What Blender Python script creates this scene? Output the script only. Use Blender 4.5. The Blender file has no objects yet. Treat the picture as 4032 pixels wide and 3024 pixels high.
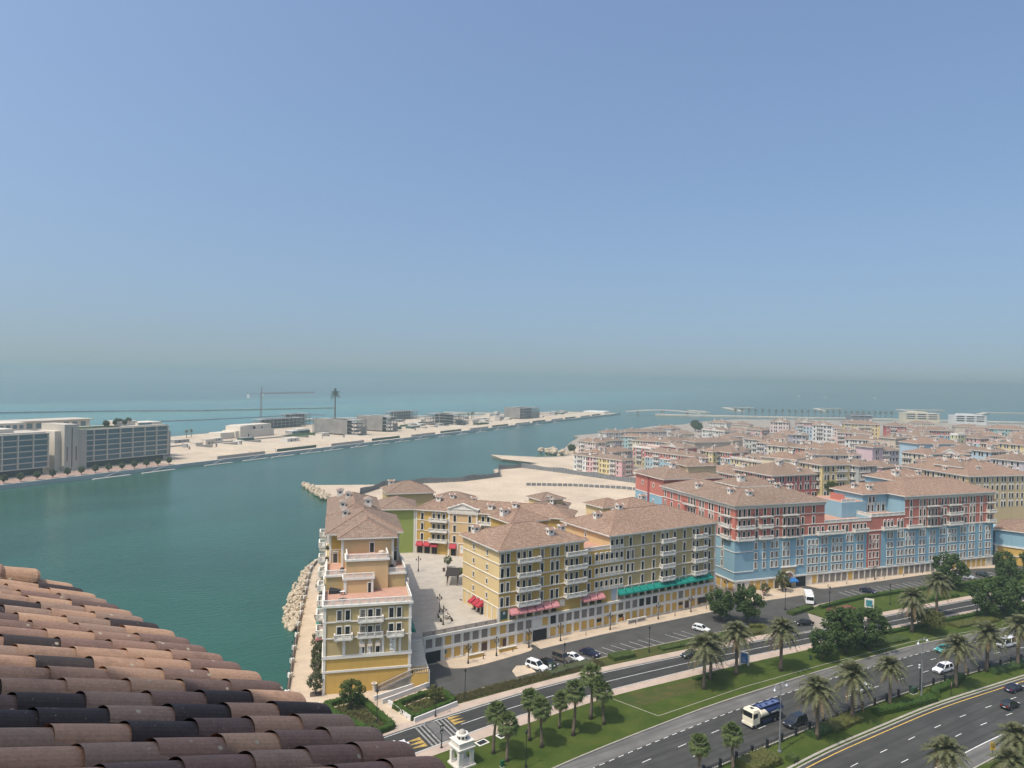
import bpy, math, random
from mathutils import Vector, Matrix
random.seed(7)
R = math.radians
scene = bpy.context.scene
col = scene.collection

# ---------------------------------------------------------------- camera
HCAM = 63.0
YAW, PITCH, ROLL = R(58.6), math.atan(22 / 2796), R(1.06)
cam_d = bpy.data.cameras.new('camera')
cam = bpy.data.objects.new('camera', cam_d)
col.objects.link(cam)
scene.camera = cam
cam_d.sensor_fit = 'HORIZONTAL'
cam_d.sensor_width = 36.0
cam_d.lens = 36.0 * 2796 / 4032
cam_d.clip_start, cam_d.clip_end = 0.1, 60000
f0 = Vector((math.cos(YAW), math.sin(YAW), 0)); r0 = Vector((math.sin(YAW), -math.cos(YAW), 0)); zz = Vector((0, 0, 1))
fw = f0 * math.cos(PITCH) - zz * math.sin(PITCH)
u0 = f0 * math.sin(PITCH) + zz * math.cos(PITCH)
rv = r0 * math.cos(ROLL) + u0 * math.sin(ROLL)
uv = -r0 * math.sin(ROLL) + u0 * math.cos(ROLL)
cm = Matrix.Identity(4)
for i in range(3):
    cm[i][0], cm[i][1], cm[i][2] = rv[i], uv[i], -fw[i]
cm[2][3] = HCAM
cam.matrix_world = cm

# ---------------------------------------------------------------- sky, sun, exposure
SUN_EL = R(61)
SUN_AZ = R(189.8)            # direction towards the sun, counter-clockwise from +X
SKY_LIFT = 0.10
world = bpy.data.worlds.new('World'); scene.world = world; world.use_nodes = True
nt = world.node_tree; nt.nodes.clear()
wo = nt.nodes.new('ShaderNodeOutputWorld'); bg = nt.nodes.new('ShaderNodeBackground'); sky = nt.nodes.new('ShaderNodeTexSky')
sky.sky_type = 'NISHITA'; sky.sun_disc = False
sky.sun_elevation = SUN_EL; sky.sun_rotation = R(90) - SUN_AZ
sky.altitude = 0; sky.air_density = 1.3; sky.dust_density = 5.0; sky.ozone_density = 5.0
bg.inputs['Strength'].default_value = 0.15
tc = nt.nodes.new('ShaderNodeTexCoord'); va = nt.nodes.new('ShaderNodeVectorMath'); va.operation = 'ADD'; va.inputs[1].default_value = (0, 0, SKY_LIFT)
vn = nt.nodes.new('ShaderNodeVectorMath'); vn.operation = 'NORMALIZE'      # dusty air thickens low in the sky: the horizon shows the haze a few degrees up
nt.links.new(tc.outputs['Generated'], va.inputs[0]); nt.links.new(va.outputs[0], vn.inputs[0]); nt.links.new(vn.outputs[0], sky.inputs[0])
nt.links.new(sky.outputs[0], bg.inputs[0]); nt.links.new(bg.outputs[0], wo.inputs[0])
sd = bpy.data.lights.new('sun', 'SUN'); sd.energy = 3.0; sd.angle = R(0.53); sd.color = (1.0, 0.93, 0.82)
sun = bpy.data.objects.new('sun', sd); col.objects.link(sun)
to_sun = Vector((math.cos(SUN_EL) * math.cos(SUN_AZ), math.cos(SUN_EL) * math.sin(SUN_AZ), math.sin(SUN_EL)))
sun.rotation_euler = to_sun.to_track_quat('Z', 'Y').to_euler()
vs = scene.view_settings
vs.view_transform = 'Standard'; vs.look = 'None'; vs.exposure = 0.27; vs.gamma = 1.0; vs.use_curve_mapping = False
scene.cycles.use_denoising = True
scene.cycles.max_bounces = 6; scene.cycles.diffuse_bounces = 3; scene.cycles.glossy_bounces = 2
scene.cycles.transmission_bounces = 2; scene.cycles.volume_bounces = 1; scene.cycles.transparent_max_bounces = 8
scene.cycles.caustics_reflective = False; scene.cycles.caustics_refractive = False
scene.cycles.volume_step_rate = 4.0

# ---------------------------------------------------------------- materials
def new_mat(name):
    m = bpy.data.materials.new(name); m.use_nodes = True
    b = m.node_tree.nodes['Principled BSDF']
    return m, m.node_tree, b
def N(t, kind, **kw):
    n = t.nodes.new(kind)
    for k, v in kw.items(): setattr(n, k, v)
    return n
def mixc(t, a, b, fac, mode='MIX'):
    n = N(t, 'ShaderNodeMix', data_type='RGBA', blend_type=mode)
    for s, v in ((0, fac), (6, a), (7, b)):
        if hasattr(v, 'links'): t.links.new(v, n.inputs[s])
        else: n.inputs[s].default_value = v if s == 0 else (*v, 1)[:4]
    return n.outputs[2]
def ramp(t, src, stops, interp='LINEAR'):
    n = N(t, 'ShaderNodeValToRGB'); e = n.color_ramp.elements; n.color_ramp.interpolation = interp
    while len(e) < len(stops): e.new(0.5)
    for i, (p, c) in enumerate(stops):
        e[i].position = p; e[i].color = (*c, 1) if len(c) == 3 else c
    t.links.new(src, n.inputs[0]); return n.outputs[0]
def noise(t, vec, scale, detail=3, rough=0.55, dist=0):
    n = N(t, 'ShaderNodeTexNoise'); n.inputs['Scale'].default_value = scale; n.inputs['Detail'].default_value = detail
    n.inputs['Roughness'].default_value = rough; n.inputs['Distortion'].default_value = dist
    t.links.new(vec, n.inputs['Vector']); return n.outputs['Fac']
def bump(t, b, h, s, d=0.1):
    n = N(t, 'ShaderNodeBump'); n.inputs['Strength'].default_value = s; n.inputs['Distance'].default_value = d
    t.links.new(h, n.inputs['Height']); t.links.new(n.outputs[0], b.inputs['Normal'])
def posn(t): return N(t, 'ShaderNodeNewGeometry').outputs['Position']
def vscale(t, v, s):
    n = N(t, 'ShaderNodeMapping'); n.inputs['Scale'].default_value = s; t.links.new(v, n.inputs['Vector']); return n.outputs[0]
def g3(v): return (v, v, v)
def gw(v): return (v * 1.03, v, v * 0.93)
MATS = {}
def M(name, c, rough=0.85, var=0.10, scale=0.5, bmp=0.0, bscale=6.0, metal=0.0, spec=0.3, streak=0.0, fine=0.0):
    """plain surface with mottled wear; colour varies around c by noise in world space"""
    if name in MATS: return MATS[name]
    c = tuple(x * 0.90 for x in c)
    m, t, b = new_mat(name); p = posn(t)
    f = noise(t, p, scale, 4)
    out = ramp(t, f, [(0.25, tuple(max(0, x * (1 - var)) for x in c)), (0.75, tuple(min(1, x * (1 + var)) for x in c))])
    if streak:
        s = noise(t, vscale(t, p, (1.2, 1.2, 0.06)), 1.0, 3)
        out = mixc(t, out, tuple(x * 0.72 for x in c), ramp(t, s, [(0.52, g3(0)), (0.75, g3(streak))]))
    if fine:
        s = noise(t, p, scale * 14, 2)
        out = mixc(t, out, ramp(t, s, [(0.3, g3(1 - fine)), (0.7, g3(1))]), 1.0, 'MULTIPLY')
    t.links.new(out, b.inputs['Base Color'])
    b.inputs['Roughness'].default_value = rough; b.inputs['Metallic'].default_value = metal
    b.inputs['Specular IOR Level'].default_value = spec
    if bmp: bump(t, b, noise(t, p, bscale, 3), bmp, 0.05)
    MATS[name] = m; return m

# ---------------------------------------------------------------- mesh builder
class MB:
    def __init__(s): s.v = []; s.f = []; s.m = []; s.uv = None
    def face(s, pts, mi=0):
        i = len(s.v); s.v += [tuple(p) for p in pts]; s.f.append(tuple(range(i, i + len(pts)))); s.m.append(mi)
    def box(s, x0, x1, y0, y1, z0, z1, mi=0, skip=''):
        i = len(s.v)
        s.v += [(x0, y0, z0), (x1, y0, z0), (x1, y1, z0), (x0, y1, z0), (x0, y0, z1), (x1, y0, z1), (x1, y1, z1), (x0, y1, z1)]
        for k, q in (('b', (3, 2, 1, 0)), ('t', (4, 5, 6, 7)), ('f', (0, 1, 5, 4)), ('r', (1, 2, 6, 5)), ('k', (2, 3, 7, 6)), ('l', (3, 0, 4, 7))):
            if k in skip: continue
            s.f.append(tuple(i + j for j in q)); s.m.append(mi)
        return s
    def prism(s, poly, z0, z1, mi=0, mside=None, bottom=False):
        n = len(poly); i = len(s.v)
        a = sum(poly[k][0] * poly[(k + 1) % n][1] - poly[(k + 1) % n][0] * poly[k][1] for k in range(n))
        if a < 0: poly = poly[::-1]
        s.v += [(p[0], p[1], z1) for p in poly] + [(p[0], p[1], z0) for p in poly]
        s.f.append(tuple(range(i, i + n))); s.m.append(mi)
        if bottom: s.f.append(tuple(range(i + 2 * n - 1, i + n - 1, -1))); s.m.append(mi)
        for k in range(n):
            k2 = (k + 1) % n
            s.f.append((i + k, i + n + k, i + n + k2, i + k2)); s.m.append(mi if mside is None else mside)
        return s
    def frus(s, cx, cy, z0, r0_, z1, r1_, n=8, mi=0, cap=True, rot=0.0):
        i = len(s.v)
        for z, r in ((z0, r0_), (z1, r1_)):
            for k in range(n):
                a = rot + 2 * math.pi * k / n; s.v.append((cx + r * math.cos(a), cy + r * math.sin(a), z))
        for k in range(n):
            k2 = (k + 1) % n; s.f.append((i + k, i + k2, i + n + k2, i + n + k)); s.m.append(mi)
        if cap: s.f.append(tuple(range(i + n, i + 2 * n))); s.m.append(mi)
        return s
    def lathe(s, prof, n=10, mi=0, cx=0, cy=0):
        for (z0, a), (z1, b) in zip(prof, prof[1:]): s.frus(cx, cy, z0, a, z1, b, n, mi, cap=False)
        return s
    def tube(s, pts, rad, n=6, mi=0, cap=True):
        pts = [Vector(p) for p in pts]; i = len(s.v)
        rads = rad if isinstance(rad, (list, tuple)) else [rad] * len(pts)
        for k, p in enumerate(pts):
            d = (pts[min(k + 1, len(pts) - 1)] - pts[max(k - 1, 0)]).normalized()
            a = d.cross(Vector((0, 0, 1)) if abs(d.z) < 0.9 else Vector((1, 0, 0))).normalized(); b_ = d.cross(a)
            for j in range(n):
                t = 2 * math.pi * j / n; s.v.append(tuple(p + (a * math.cos(t) + b_ * math.sin(t)) * rads[k]))
        for k in range(len(pts) - 1):
            for j in range(n):
                j2 = (j + 1) % n; o = i + k * n
                s.f.append((o + j, o + n + j, o + n + j2, o + j2)); s.m.append(mi)
        if cap:
            s.f.append(tuple(i + j for j in range(n))); s.m.append(mi)
            s.f.append(tuple(i + (len(pts) - 1) * n + j for j in range(n - 1, -1, -1))); s.m.append(mi)
        return s
    def beam(s, a, b_, w, h, mi=0):
        a, b_ = Vector(a), Vector(b_); d = (b_ - a).normalized()
        sd_ = d.cross(Vector((0, 0, 1)) if abs(d.z) < 0.95 else Vector((1, 0, 0))).normalized() * w / 2
        u_ = sd_.cross(d).normalized() * h / 2
        i = len(s.v)
        for p in (a, b_):
            for q in (-sd_ - u_, sd_ - u_, sd_ + u_, -sd_ + u_): s.v.append(tuple(p + q))
        for q in ((0, 1, 2, 3), (7, 6, 5, 4), (0, 4, 5, 1), (1, 5, 6, 2), (2, 6, 7, 3), (3, 7, 4, 0)):
            s.f.append(tuple(i + j for j in q)); s.m.append(mi)
        return s
    def ball(s, c, r, mi=0, n=8, m=5, half=False):
        i0 = math.pi / 2 if not half else math.pi / 2
        prof = []
        for k in range(m + 1):
            a = (0 if half else -math.pi / 2) + (math.pi / 2 if half else math.pi) * k / m
            prof.append((c[2] + r * math.sin(a), max(0.001, r * math.cos(a))))
        return s.lathe(prof, n, mi, c[0], c[1])
    def mesh(s, name, mats, smooth=False):
        me = bpy.data.meshes.new(name); me.from_pydata(s.v, [], s.f)
        if not isinstance(mats, (list, tuple)): mats = [mats]
        for m in mats: me.materials.append(m)
        if len(mats) > 1: me.polygons.foreach_set('material_index', s.m)
        if smooth: me.polygons.foreach_set('use_smooth', [True] * len(me.polygons))
        if s.uv:
            l = me.uv_layers.new(name='UVMap'); flat = [c for uvs in s.uv for q in uvs for c in q]
            l.data.foreach_set('uv', flat)
        me.update(); return me
    def build(s, name, mats, parent=None, loc=(0, 0, 0), rz=0.0, smooth=False):
        return put(s.mesh(name, mats, smooth), name, parent, loc, rz)

def put(me, name, parent=None, loc=(0, 0, 0), rz=0.0, sc=None):
    o = bpy.data.objects.new(name, me); col.objects.link(o)
    o.location = loc; o.rotation_euler = (0, 0, rz) if not isinstance(rz, (tuple, list)) else rz
    if sc is not None: o.scale = sc if isinstance(sc, (tuple, list)) else (sc, sc, sc)
    if parent is not None: o.parent = parent
    return o
def tag(o, label=None, cat=None, group=None, kind=None):
    for k, v in (('label', label), ('category', cat), ('group', group), ('kind', kind)):
        if v: o[k] = v
    return o
def thing(name, label, cat, loc=(0, 0, 0), rz=0.0, group=None, parent=None, sc=None):
    return tag(put(None, name, None, loc, rz, sc), label, cat, group)
def ordn(i): return ['first', 'second', 'third', 'fourth', 'fifth', 'sixth', 'seventh', 'eighth', 'ninth', 'tenth', 'eleventh', 'twelfth', 'thirteenth', 'fourteenth', 'fifteenth', 'sixteenth', 'seventeenth', 'eighteenth'][i]
def struct(o, kind='structure'):
    o['kind'] = kind; return o

# ---------------------------------------------------------------- shared surfaces
def sidewalk_mat(name, c, s):
    m, t, b = new_mat(name); p = posn(t)
    br = N(t, 'ShaderNodeTexBrick'); br.inputs['Scale'].default_value = s; br.inputs['Mortar Size'].default_value = 0.012
    br.inputs['Color1'].default_value = (*[x * 0.93 for x in c], 1); br.inputs['Color2'].default_value = (*[min(1, x * 1.06) for x in c], 1); br.inputs['Mortar'].default_value = (*[x * 0.7 for x in c], 1)
    t.links.new(p, br.inputs['Vector'])
    o = mixc(t, br.outputs[0], ramp(t, noise(t, p, 0.35, 5), [(0.3, g3(0.80)), (0.7, g3(1.0))]), 1.0, 'MULTIPLY')
    t.links.new(o, b.inputs['Base Color']); b.inputs['Roughness'].default_value = 0.9
    return m
def asphalt_mat(name, c, ang=0.0, tracks=True):
    m, t, b = new_mat(name); p = posn(t)
    f = noise(t, p, 0.25, 5)
    o = ramp(t, f, [(0.3, gw(c * 0.82)), (0.7, gw(c * 1.22))])
    if tracks:   # oil and tyre wear drawn out along the direction of travel
        s = noise(t, vscale(t, p, (0.03, 1.1, 1)), 1.0, 3)
        o = mixc(t, o, gw(c * 0.6), ramp(t, s, [(0.42, g3(0)), (0.66, g3(0.8))]))
    o = mixc(t, o, gw(c * 1.7), ramp(t, noise(t, vscale(t, p, (0.05, 0.25, 1)), 1.0, 5, 0.7), [(0.55, g3(0)), (0.75, g3(0.5))]))   # dusty, sun-bleached patches
    o = mixc(t, o, ramp(t, noise(t, p, 9, 2), [(0.3, g3(0.86)), (0.7, g3(1.08))]), 1.0, 'MULTIPLY')
    t.links.new(o, b.inputs['Base Color']); b.inputs['Roughness'].default_value = 0.85; b.inputs['Specular IOR Level'].default_value = 0.35
    bump(t, b, noise(t, p, 30, 2), 0.2, 0.02)
    return m
def grass_mat(name, c0, c1, brown=0.0):
    m, t, b = new_mat(name); p = posn(t)
    o = ramp(t, noise(t, p, 0.22, 5), [(0.3, c0), (0.7, c1)])
    if brown: o = mixc(t, o, (0.13, 0.10, 0.035), ramp(t, noise(t, p, 0.5, 4, 0.7), [(0.5, g3(0)), (0.72, g3(brown))]))
    o = mixc(t, o, ramp(t, noise(t, p, 7, 3, 0.7), [(0.25, g3(0.6)), (0.75, g3(1.15))]), 1.0, 'MULTIPLY')
    t.links.new(o, b.inputs['Base Color']); b.inputs['Roughness'].default_value = 0.95; b.inputs['Specular IOR Level'].default_value = 0.1
    bump(t, b, noise(t, p, 18, 3), 0.7, 0.08)
    return m
TAN = sidewalk_mat('tan_paving', (0.54, 0.43, 0.31), 1.6)
PINKP = sidewalk_mat('pink_paving', (0.46, 0.36, 0.285), 2.2)
PLAZA = sidewalk_mat('plaza_paving', (0.47, 0.42, 0.35), 1.2)
ASPH = asphalt_mat('asphalt', 0.040)
ASPH2 = asphalt_mat('asphalt_worn', 0.052)
ASPHL = asphalt_mat('asphalt_shoulder', 0.13)
ASPHS = asphalt_mat('asphalt_service', 0.060, tracks=False)
KERB = M('kerb_concrete', (0.36, 0.33, 0.28), 0.9, 0.15, 0.8)
PAINT = M('road_paint', (0.72, 0.71, 0.67), 0.7, 0.15, 2.0)
WORN = M('worn_road_paint', (0.26, 0.255, 0.24), 0.8, 0.45, 1.2)
YELP = M('yellow_paint', (0.72, 0.47, 0.10), 0.7, 0.15, 2.0)
GRASS = grass_mat('lawn_grass', (0.042, 0.072, 0.012), (0.078, 0.104, 0.020), 0.28)
GRASSD = grass_mat('dry_planting', (0.045, 0.075, 0.018), (0.09, 0.085, 0.03), 0.8)
SAND = M('sand', (0.58, 0.47, 0.345), 0.95, 0.17, 0.045, 0.6, 0.5, fine=0.2)
SOIL = M('soil', (0.36, 0.31, 0.25), 0.95, 0.2, 0.1, fine=0.2)
WHITE = M('white_trim', (0.72, 0.69, 0.62), 0.8, 0.07, 0.7, streak=0.25)
WHITE2 = M('white_plaster', (0.78, 0.77, 0.74), 0.8, 0.05, 0.4, streak=0.2)
STONE = M('pale_stone', (0.66, 0.61, 0.52), 0.85, 0.10, 0.5, streak=0.2)
BLACK = M('black_iron', (0.015, 0.016, 0.018), 0.5, 0.1, 3, spec=0.5)
GREYM = M('grey_metal', (0.33, 0.34, 0.35), 0.45, 0.08, 2, metal=0.6)
DARK = M('dark_opening', (0.018, 0.018, 0.02), 0.7, 0.2, 1)
LOUV = M('grey_louvre', (0.22, 0.19, 0.165), 0.7, 0.1, 1)
TERR = M('terracotta_floor', (0.50, 0.29, 0.21), 0.85, 0.12, 0.8, fine=0.15)
CONC = M('concrete', (0.50, 0.47, 0.42), 0.9, 0.12, 0.3, streak=0.3)

# ---------------------------------------------------------------- water
def water_mat():
    m, t, b = new_mat('sea_water'); p = posn(t)
    mp = N(t, 'ShaderNodeMapping'); mp.inputs['Rotation'].default_value = (0, 0, R(-32.5)); t.links.new(p, mp.inputs['Vector'])
    sx = N(t, 'ShaderNodeSeparateXYZ'); t.links.new(mp.outputs[0], sx.inputs[0])
    # v = distance across the channel, rotated so that the peninsula quay lies near v = 413
    nz = noise(t, vscale(t, mp.outputs[0], (0.0016, 0.006, 1)), 1.0, 4, 0.6)
    ad = N(t, 'ShaderNodeMath', operation='MULTIPLY_ADD'); t.links.new(nz, ad.inputs[0]); ad.inputs[1].default_value = 260; t.links.new(sx.outputs['Y'], ad.inputs[2])
    rg = N(t, 'ShaderNodeMapRange'); rg.inputs['From Min'].default_value = 0; rg.inputs['From Max'].default_value = 3000; t.links.new(ad.outputs[0], rg.inputs['Value'])
    near, mid, turq, deep = (0.018, 0.072, 0.046), (0.048, 0.112, 0.086), (0.085, 0.215, 0.170), (0.036, 0.088, 0.092)
    o = ramp(t, rg.outputs[0], [(0.0, near), (0.13, near), (0.22, mid), (0.30, (0.045, 0.18, 0.18)), (0.36, turq), (0.42, (0.045, 0.16, 0.18)), (0.47, turq), (0.54, deep), (1.0, deep)])
    patch = noise(t, vscale(t, p, (0.012, 0.02, 1)), 1.0, 4, 0.6, 0.6)
    o = mixc(t, o, ramp(t, patch, [(0.32, g3(0.80)), (0.7, g3(1.18))]), 1.0, 'MULTIPLY')
    t.links.new(o, b.inputs['Base Color'])
    b.inputs['Roughness'].default_value = 0.16; b.inputs['IOR'].default_value = 1.33; b.inputs['Specular IOR Level'].default_value = 0.3
    h = noise(t, vscale(t, p, (0.35, 0.75, 1)), 1.0, 4, 0.6, 0.4)
    bump(t, b, h, 0.30, 0.6)
    return m
WZ = -1.6
mb = MB(); S_ = 14000
mb.face([(-S_, -2000, WZ), (S_, -2000, WZ), (S_, S_, WZ), (-S_, S_, WZ)])
struct(mb.build('sea', water_mat()))

# ---------------------------------------------------------------- land
main_land = [(420, -40), (-10, -40), (22, 100), (35.4, 140.6), (42.6, 163), (51.8, 190.5), (58, 210), (63.5, 226), (67.5, 234), (73, 243), (84, 275), (97, 318), (112, 362), (111, 410), (115.5, 405), (150, 391), (200, 389), (229, 394), (245, 424), (262, 434), (296, 443), (284, 478), (291, 508), (297, 500), (318, 478), (345, 474), (358, 505), (383, 532), (420, 575), (470, 626), (476, 645), (520, 660), (590, 690), (690, 745), (760, 760), (830, 800), (960, 840), (1080, 800), (1250, 700), (1420, 560), (1600, 300), (1700, -300)]
mb = MB(); mb.prism(main_land, -5, -0.06); struct(mb.build('ground', SOIL))
def pl(pts, sm=7.0):
    def f(x):
        def lin(x):
            if x <= pts[0][0]: a, b_ = pts[0], pts[1]
            elif x >= pts[-1][0]: a, b_ = pts[-2], pts[-1]
            else:
                for a, b_ in zip(pts, pts[1:]):
                    if x <= b_[0]: break
            return a[1] + (b_[1] - a[1]) * (x - a[0]) / (b_[0] - a[0])
        return (lin(x - sm) + lin(x - sm / 2) + lin(x) + lin(x + sm / 2) + lin(x + sm)) / 5
    return f
def off(f, d): return lambda x: f(x) + d
def strip(name, fa, fb, x0, x1, z0, z1, mat_, step=3.0, parent=None, kind='structure'):
    """slab between two curves (fa nearer the camera)"""
    mb = MB(); n = max(2, int((x1 - x0) / step)); xs = [x0 + (x1 - x0) * i / n for i in range(n + 1)]
    for xa, xb in zip(xs, xs[1:]):
        a, b_, c, d = (xa, fa(xa)), (xb, fa(xb)), (xb, fb(xb)), (xa, fb(xa))
        mb.face([(*a, z1), (*b_, z1), (*c, z1), (*d, z1)]); mb.face([(*a, z0), (*b_, z0), (*b_, z1), (*a, z1)]); mb.face([(*c, z0), (*d, z0), (*d, z1), (*c, z1)])
    o = mb.build(name, mat_, parent)
    if kind: struct(o, kind)
    return o
R1F = pl([(10, 111), (50.8, 117.3), (61, 118.2), (74, 119.4), (87, 119.9), (99, 119.5), (121, 117.9), (142, 115.9), (160, 113.7), (190, 111.4), (227, 107.8), (340, 96)])
R1N = pl([(10, 103), (47.6, 108.3), (56, 109.5), (69, 111.3), (90, 111.7), (118, 110.8), (134, 109.9), (153, 107.9), (181, 105.6), (193, 104.3), (340, 89)])
LF = pl([(10, 100), (51.4, 106.7), (90, 109.5), (126, 107.7), (151, 105.7), (177, 103.6), (340, 87)])
H1F = pl([(10, 85), (66, 93.6), (79, 95), (106, 96.9), (138, 96.9), (175, 95.2), (193, 92.7), (208, 90.3), (340, 72)])
FEN = pl([(10, 74), (60, 79.3), (90, 80.7), (118, 81.5), (146, 81.2), (162, 80.2), (188, 77.8), (340, 62)])
H2C = pl([(10, 64), (60, 70.5), (101, 73.8), (108, 74.5), (144, 74.8), (176, 72.6), (340, 57)])
GSN = pl([(60, 121.0), (64, 121.1), (89, 122.0), (101, 121.4), (121, 120.3), (146, 117.9), (152, 117.2)])
GSF = pl([(60, 124.2), (64, 124.6), (77, 125.4), (90, 125.2), (106, 126.0), (118, 125.3), (129, 124.8), (146, 124.0), (152, 123.2)])
CURB = pl([(66, 136.2), (87, 136.5), (100, 137.0), (114, 137.3), (147, 136.5), (156, 136.3)], 3)
strip('road', R1N, R1F, 10, 330, -0.3, 0.0, ASPH)
strip('highway', FEN, H1F, 10, 330, -0.3, 0.002, ASPH2)
strip('highway', off(H2C, -15.4), H2C, 10, 330, -0.3, 0.004, ASPH2)
strip('highway_shoulder', off(H1F, -3.6), off(H1F, -0.2), 12, 328, 0.0, 0.007, ASPHL)
strip('highway_shoulder', off(H2C, -15.2), off(H2C, -12.1), 12, 328, 0.0, 0.009, ASPHL)
mb = MB(); mb.prism([(58, 118), (62, 122), (64, 124), (100, 124.5), (157, 118), (157, 150), (164, 170), (172, 170), (164, 146), (164, 141), (168, 136.5), (188, 133.8), (193, 141), (198, 135), (245, 129), (275, 123), (300, 120), (300, 116), (262, 117), (216, 124), (196, 126.5), (176, 127.5), (163, 118), (200, 112), (160, 112), (140, 117), (66, 122), (62, 139), (157, 140), (157, 137)][:0] or [(58, 119), (160, 112.5), (176, 127), (196, 126.6), (216, 124.4), (242, 118.8), (263, 116.8), (300, 113), (305, 130), (172, 146), (172, 190), (158, 190), (158, 138), (60, 141)], -0.3, -0.012)
struct(mb.build('service_street', ASPHS))
strip('sidewalk', off(R1F, 0.0), GSN, 60, 152, -0.2, 0.13, PINKP)
strip('sidewalk', R1F, off(R1F, 2.0), 10, 60.2, -0.2, 0.126, PINKP)
strip('sidewalk', LF, R1N, 12, 330, -0.2, 0.13, PINKP)
strip('sidewalk', R1F, off(R1F, 2.2), 172, 330, -0.2, 0.13, PINKP)
strip('planted_verge', GSN, GSF, 60, 150, -0.2, 0.16, GRASSD)
strip('planted_verge', off(R1F, 2.2), pl([(172, 124.6), (182, 126), (196, 126.6), (216, 124.4), (242, 118.8), (263, 116.8), (330, 109)], 3), 172, 330, -0.2, 0.15, GRASS)
strip('lawn', H1F, LF, 12, 330, -0.2, 0.11, GRASS)
strip('median', H2C, FEN, 12, 330, -0.2, 0.12, GRASS)
strip('lawn', lambda x: -30, off(H2C, -15.4), 12, 330, -0.2, 0.12, GRASS)
for f, d in ((R1F, 0.0), (R1N, 0.0), (H1F, 0.0), (FEN, 0.0), (H2C, 0.0), (off(H2C, -15.4), 0.0)):
    strip('kerb', off(f, -0.12), off(f, 0.14), 12, 328, -0.2, 0.15, KERB)
strip('kerb', off(H2C, 0.55), off(H2C, 1.0), 60, 328, 0.1, 0.17, KERB)
strip('kerb', off(GSF, -0.1), off(GSF, 0.12), 64, 150, -0.2, 0.17, KERB)
strip('sidewalk', CURB, lambda x: 141.9, 92.5, 157, -0.2, 0.13, TAN)
mb = MB(); mb.prism([(68.3, 140), (68.6, 138.4), (69.9, 136.6), (72.6, 135.4), (76.5, 135.3), (87, 136.4), (90, 136.9), (91.2, 138), (91.4, 141.9), (68.3, 141.9)], -0.2, 0.13); struct(mb.build('sidewalk', TAN))
strip('kerb', off(CURB, -0.12), off(CURB, 0.04), 92.5, 157, -0.2, 0.15, KERB)
cs = [(163.8, 175), (163.8, 142), (164.8, 139), (167.5, 136.9), (171, 136), (188, 133.9), (190.4, 134.6), (191, 139), (191, 143.5), (168.5, 147), (170, 175)]
mb = MB(); mb.prism(cs, -0.2, 0.13); struct(mb.build('sidewalk', TAN))
mb = MB(); mb.prism([(194.5, 142), (194.6, 139.8), (195.4, 136.2), (197, 135.3), (207, 133.8), (245, 129), (262, 126.8), (275, 122), (280, 128), (200, 141)], -0.2, 0.13); struct(mb.build('sidewalk', TAN))
mb = MB(); mb.prism([(79.5, 126.3), (80.3, 129.3), (82.5, 131.2), (85, 130.2), (84.5, 126.4)], -0.2, 0.13); struct(mb.build('traffic_island', TAN))
# promenade, quay wall, plaza
PROM = [(30, 128), (35.4, 140.6), (42.6, 163), (51.8, 190.5), (58, 210), (63.5, 226), (67.5, 234), (73, 243), (90, 236), (66, 180), (52, 141), (60, 133), (62, 124), (50.5, 117.6), (28, 113)]
mb = MB(); mb.prism(PROM, -0.2, 0.10); struct(mb.build('promenade', TAN))
# road markings
def dash(f, xs, ln, w, m, z=0.015, name='lane_marking'):
    mb = MB()
    for x in xs:
        n = max(1, int(ln / 4))
        for i in range(n):
            a, b_ = x + ln * i / n, x + ln * (i + 1) / n
            mb.face([(a, f(a) - w / 2, z), (b_, f(b_) - w / 2, z), (b_, f(b_) + w / 2, z), (a, f(a) + w / 2, z)])
    return struct(mb.build(name, m))
dash(off(R1F, -0.35), [14], 310, 0.14, PAINT); dash(off(R1N, 0.4), [14], 310, 0.14, PAINT)
dash(lambda x: (R1F(x) + R1N(x)) / 2 - 0.2, [60], 260, 0.13, PAINT)
dash(off(H1F, -3.75), [14 + 2.2 * i for i in range(140)], 1.2, 0.13, PAINT)
for d in (-7.2, -10.7): dash(off(H1F, d), [18.5 + 8.8 * i for i in range(35)], 2.1, 0.13, PAINT)
dash(off(H2C, -0.75), [14], 310, 0.16, YELP)
for d in (-4.55, -8.2): dash(off(H2C, d), [22.4 + 8.7 * i for i in range(35)], 2.1, 0.13, PAINT)
dash(off(H2C, -12.0), [14], 310, 0.17, PAINT)
mb = MB()
for i in range(16):      # parking bays on the service street
    x = 88.5 + 2.7 * i + (3 if i > 12 else 0)
    y = GSF(x) + 0.3
    mb.face([(x, y, 0.006), (x + 0.1, y, 0.006), (x - 1.3, y + 4.8, 0.006), (x - 1.4, y + 4.8, 0.006)])
for i in range(26):
    x = 197 + 2.7 * i; y = 127.0 - max(0, x - 200) * 0.155
    mb.face([(x, y, 0.006), (x + 0.13, y, 0.006), (x + 0.9, y + 4.2, 0.006), (x + 0.77, y + 4.2, 0.006)])
struct(mb.build('lane_marking', PAINT))
for i, x in enumerate((52.2, 53.0, 53.8, 56.6, 57.4, 58.2)):   # raised crossing with give-way teeth
    mb = MB(); mb.face([(x, 109.6, 0.02), (x + 0.35, 109.6, 0.02), (x + 0.35, 117.4, 0.02), (x, 117.4, 0.02)]); struct(mb.build('crossing_marking', WORN))
mb = MB(); mb.face([(54.4, 109.8, 0.018), (56.4, 109.8, 0.018), (56.4, 117.4, 0.018), (54.4, 117.4, 0.018)]); struct(mb.build('crossing_panel', M('crossing_grey', (0.13, 0.125, 0.12), 0.9, 0.3, 0.6)))
mb = MB()
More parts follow.
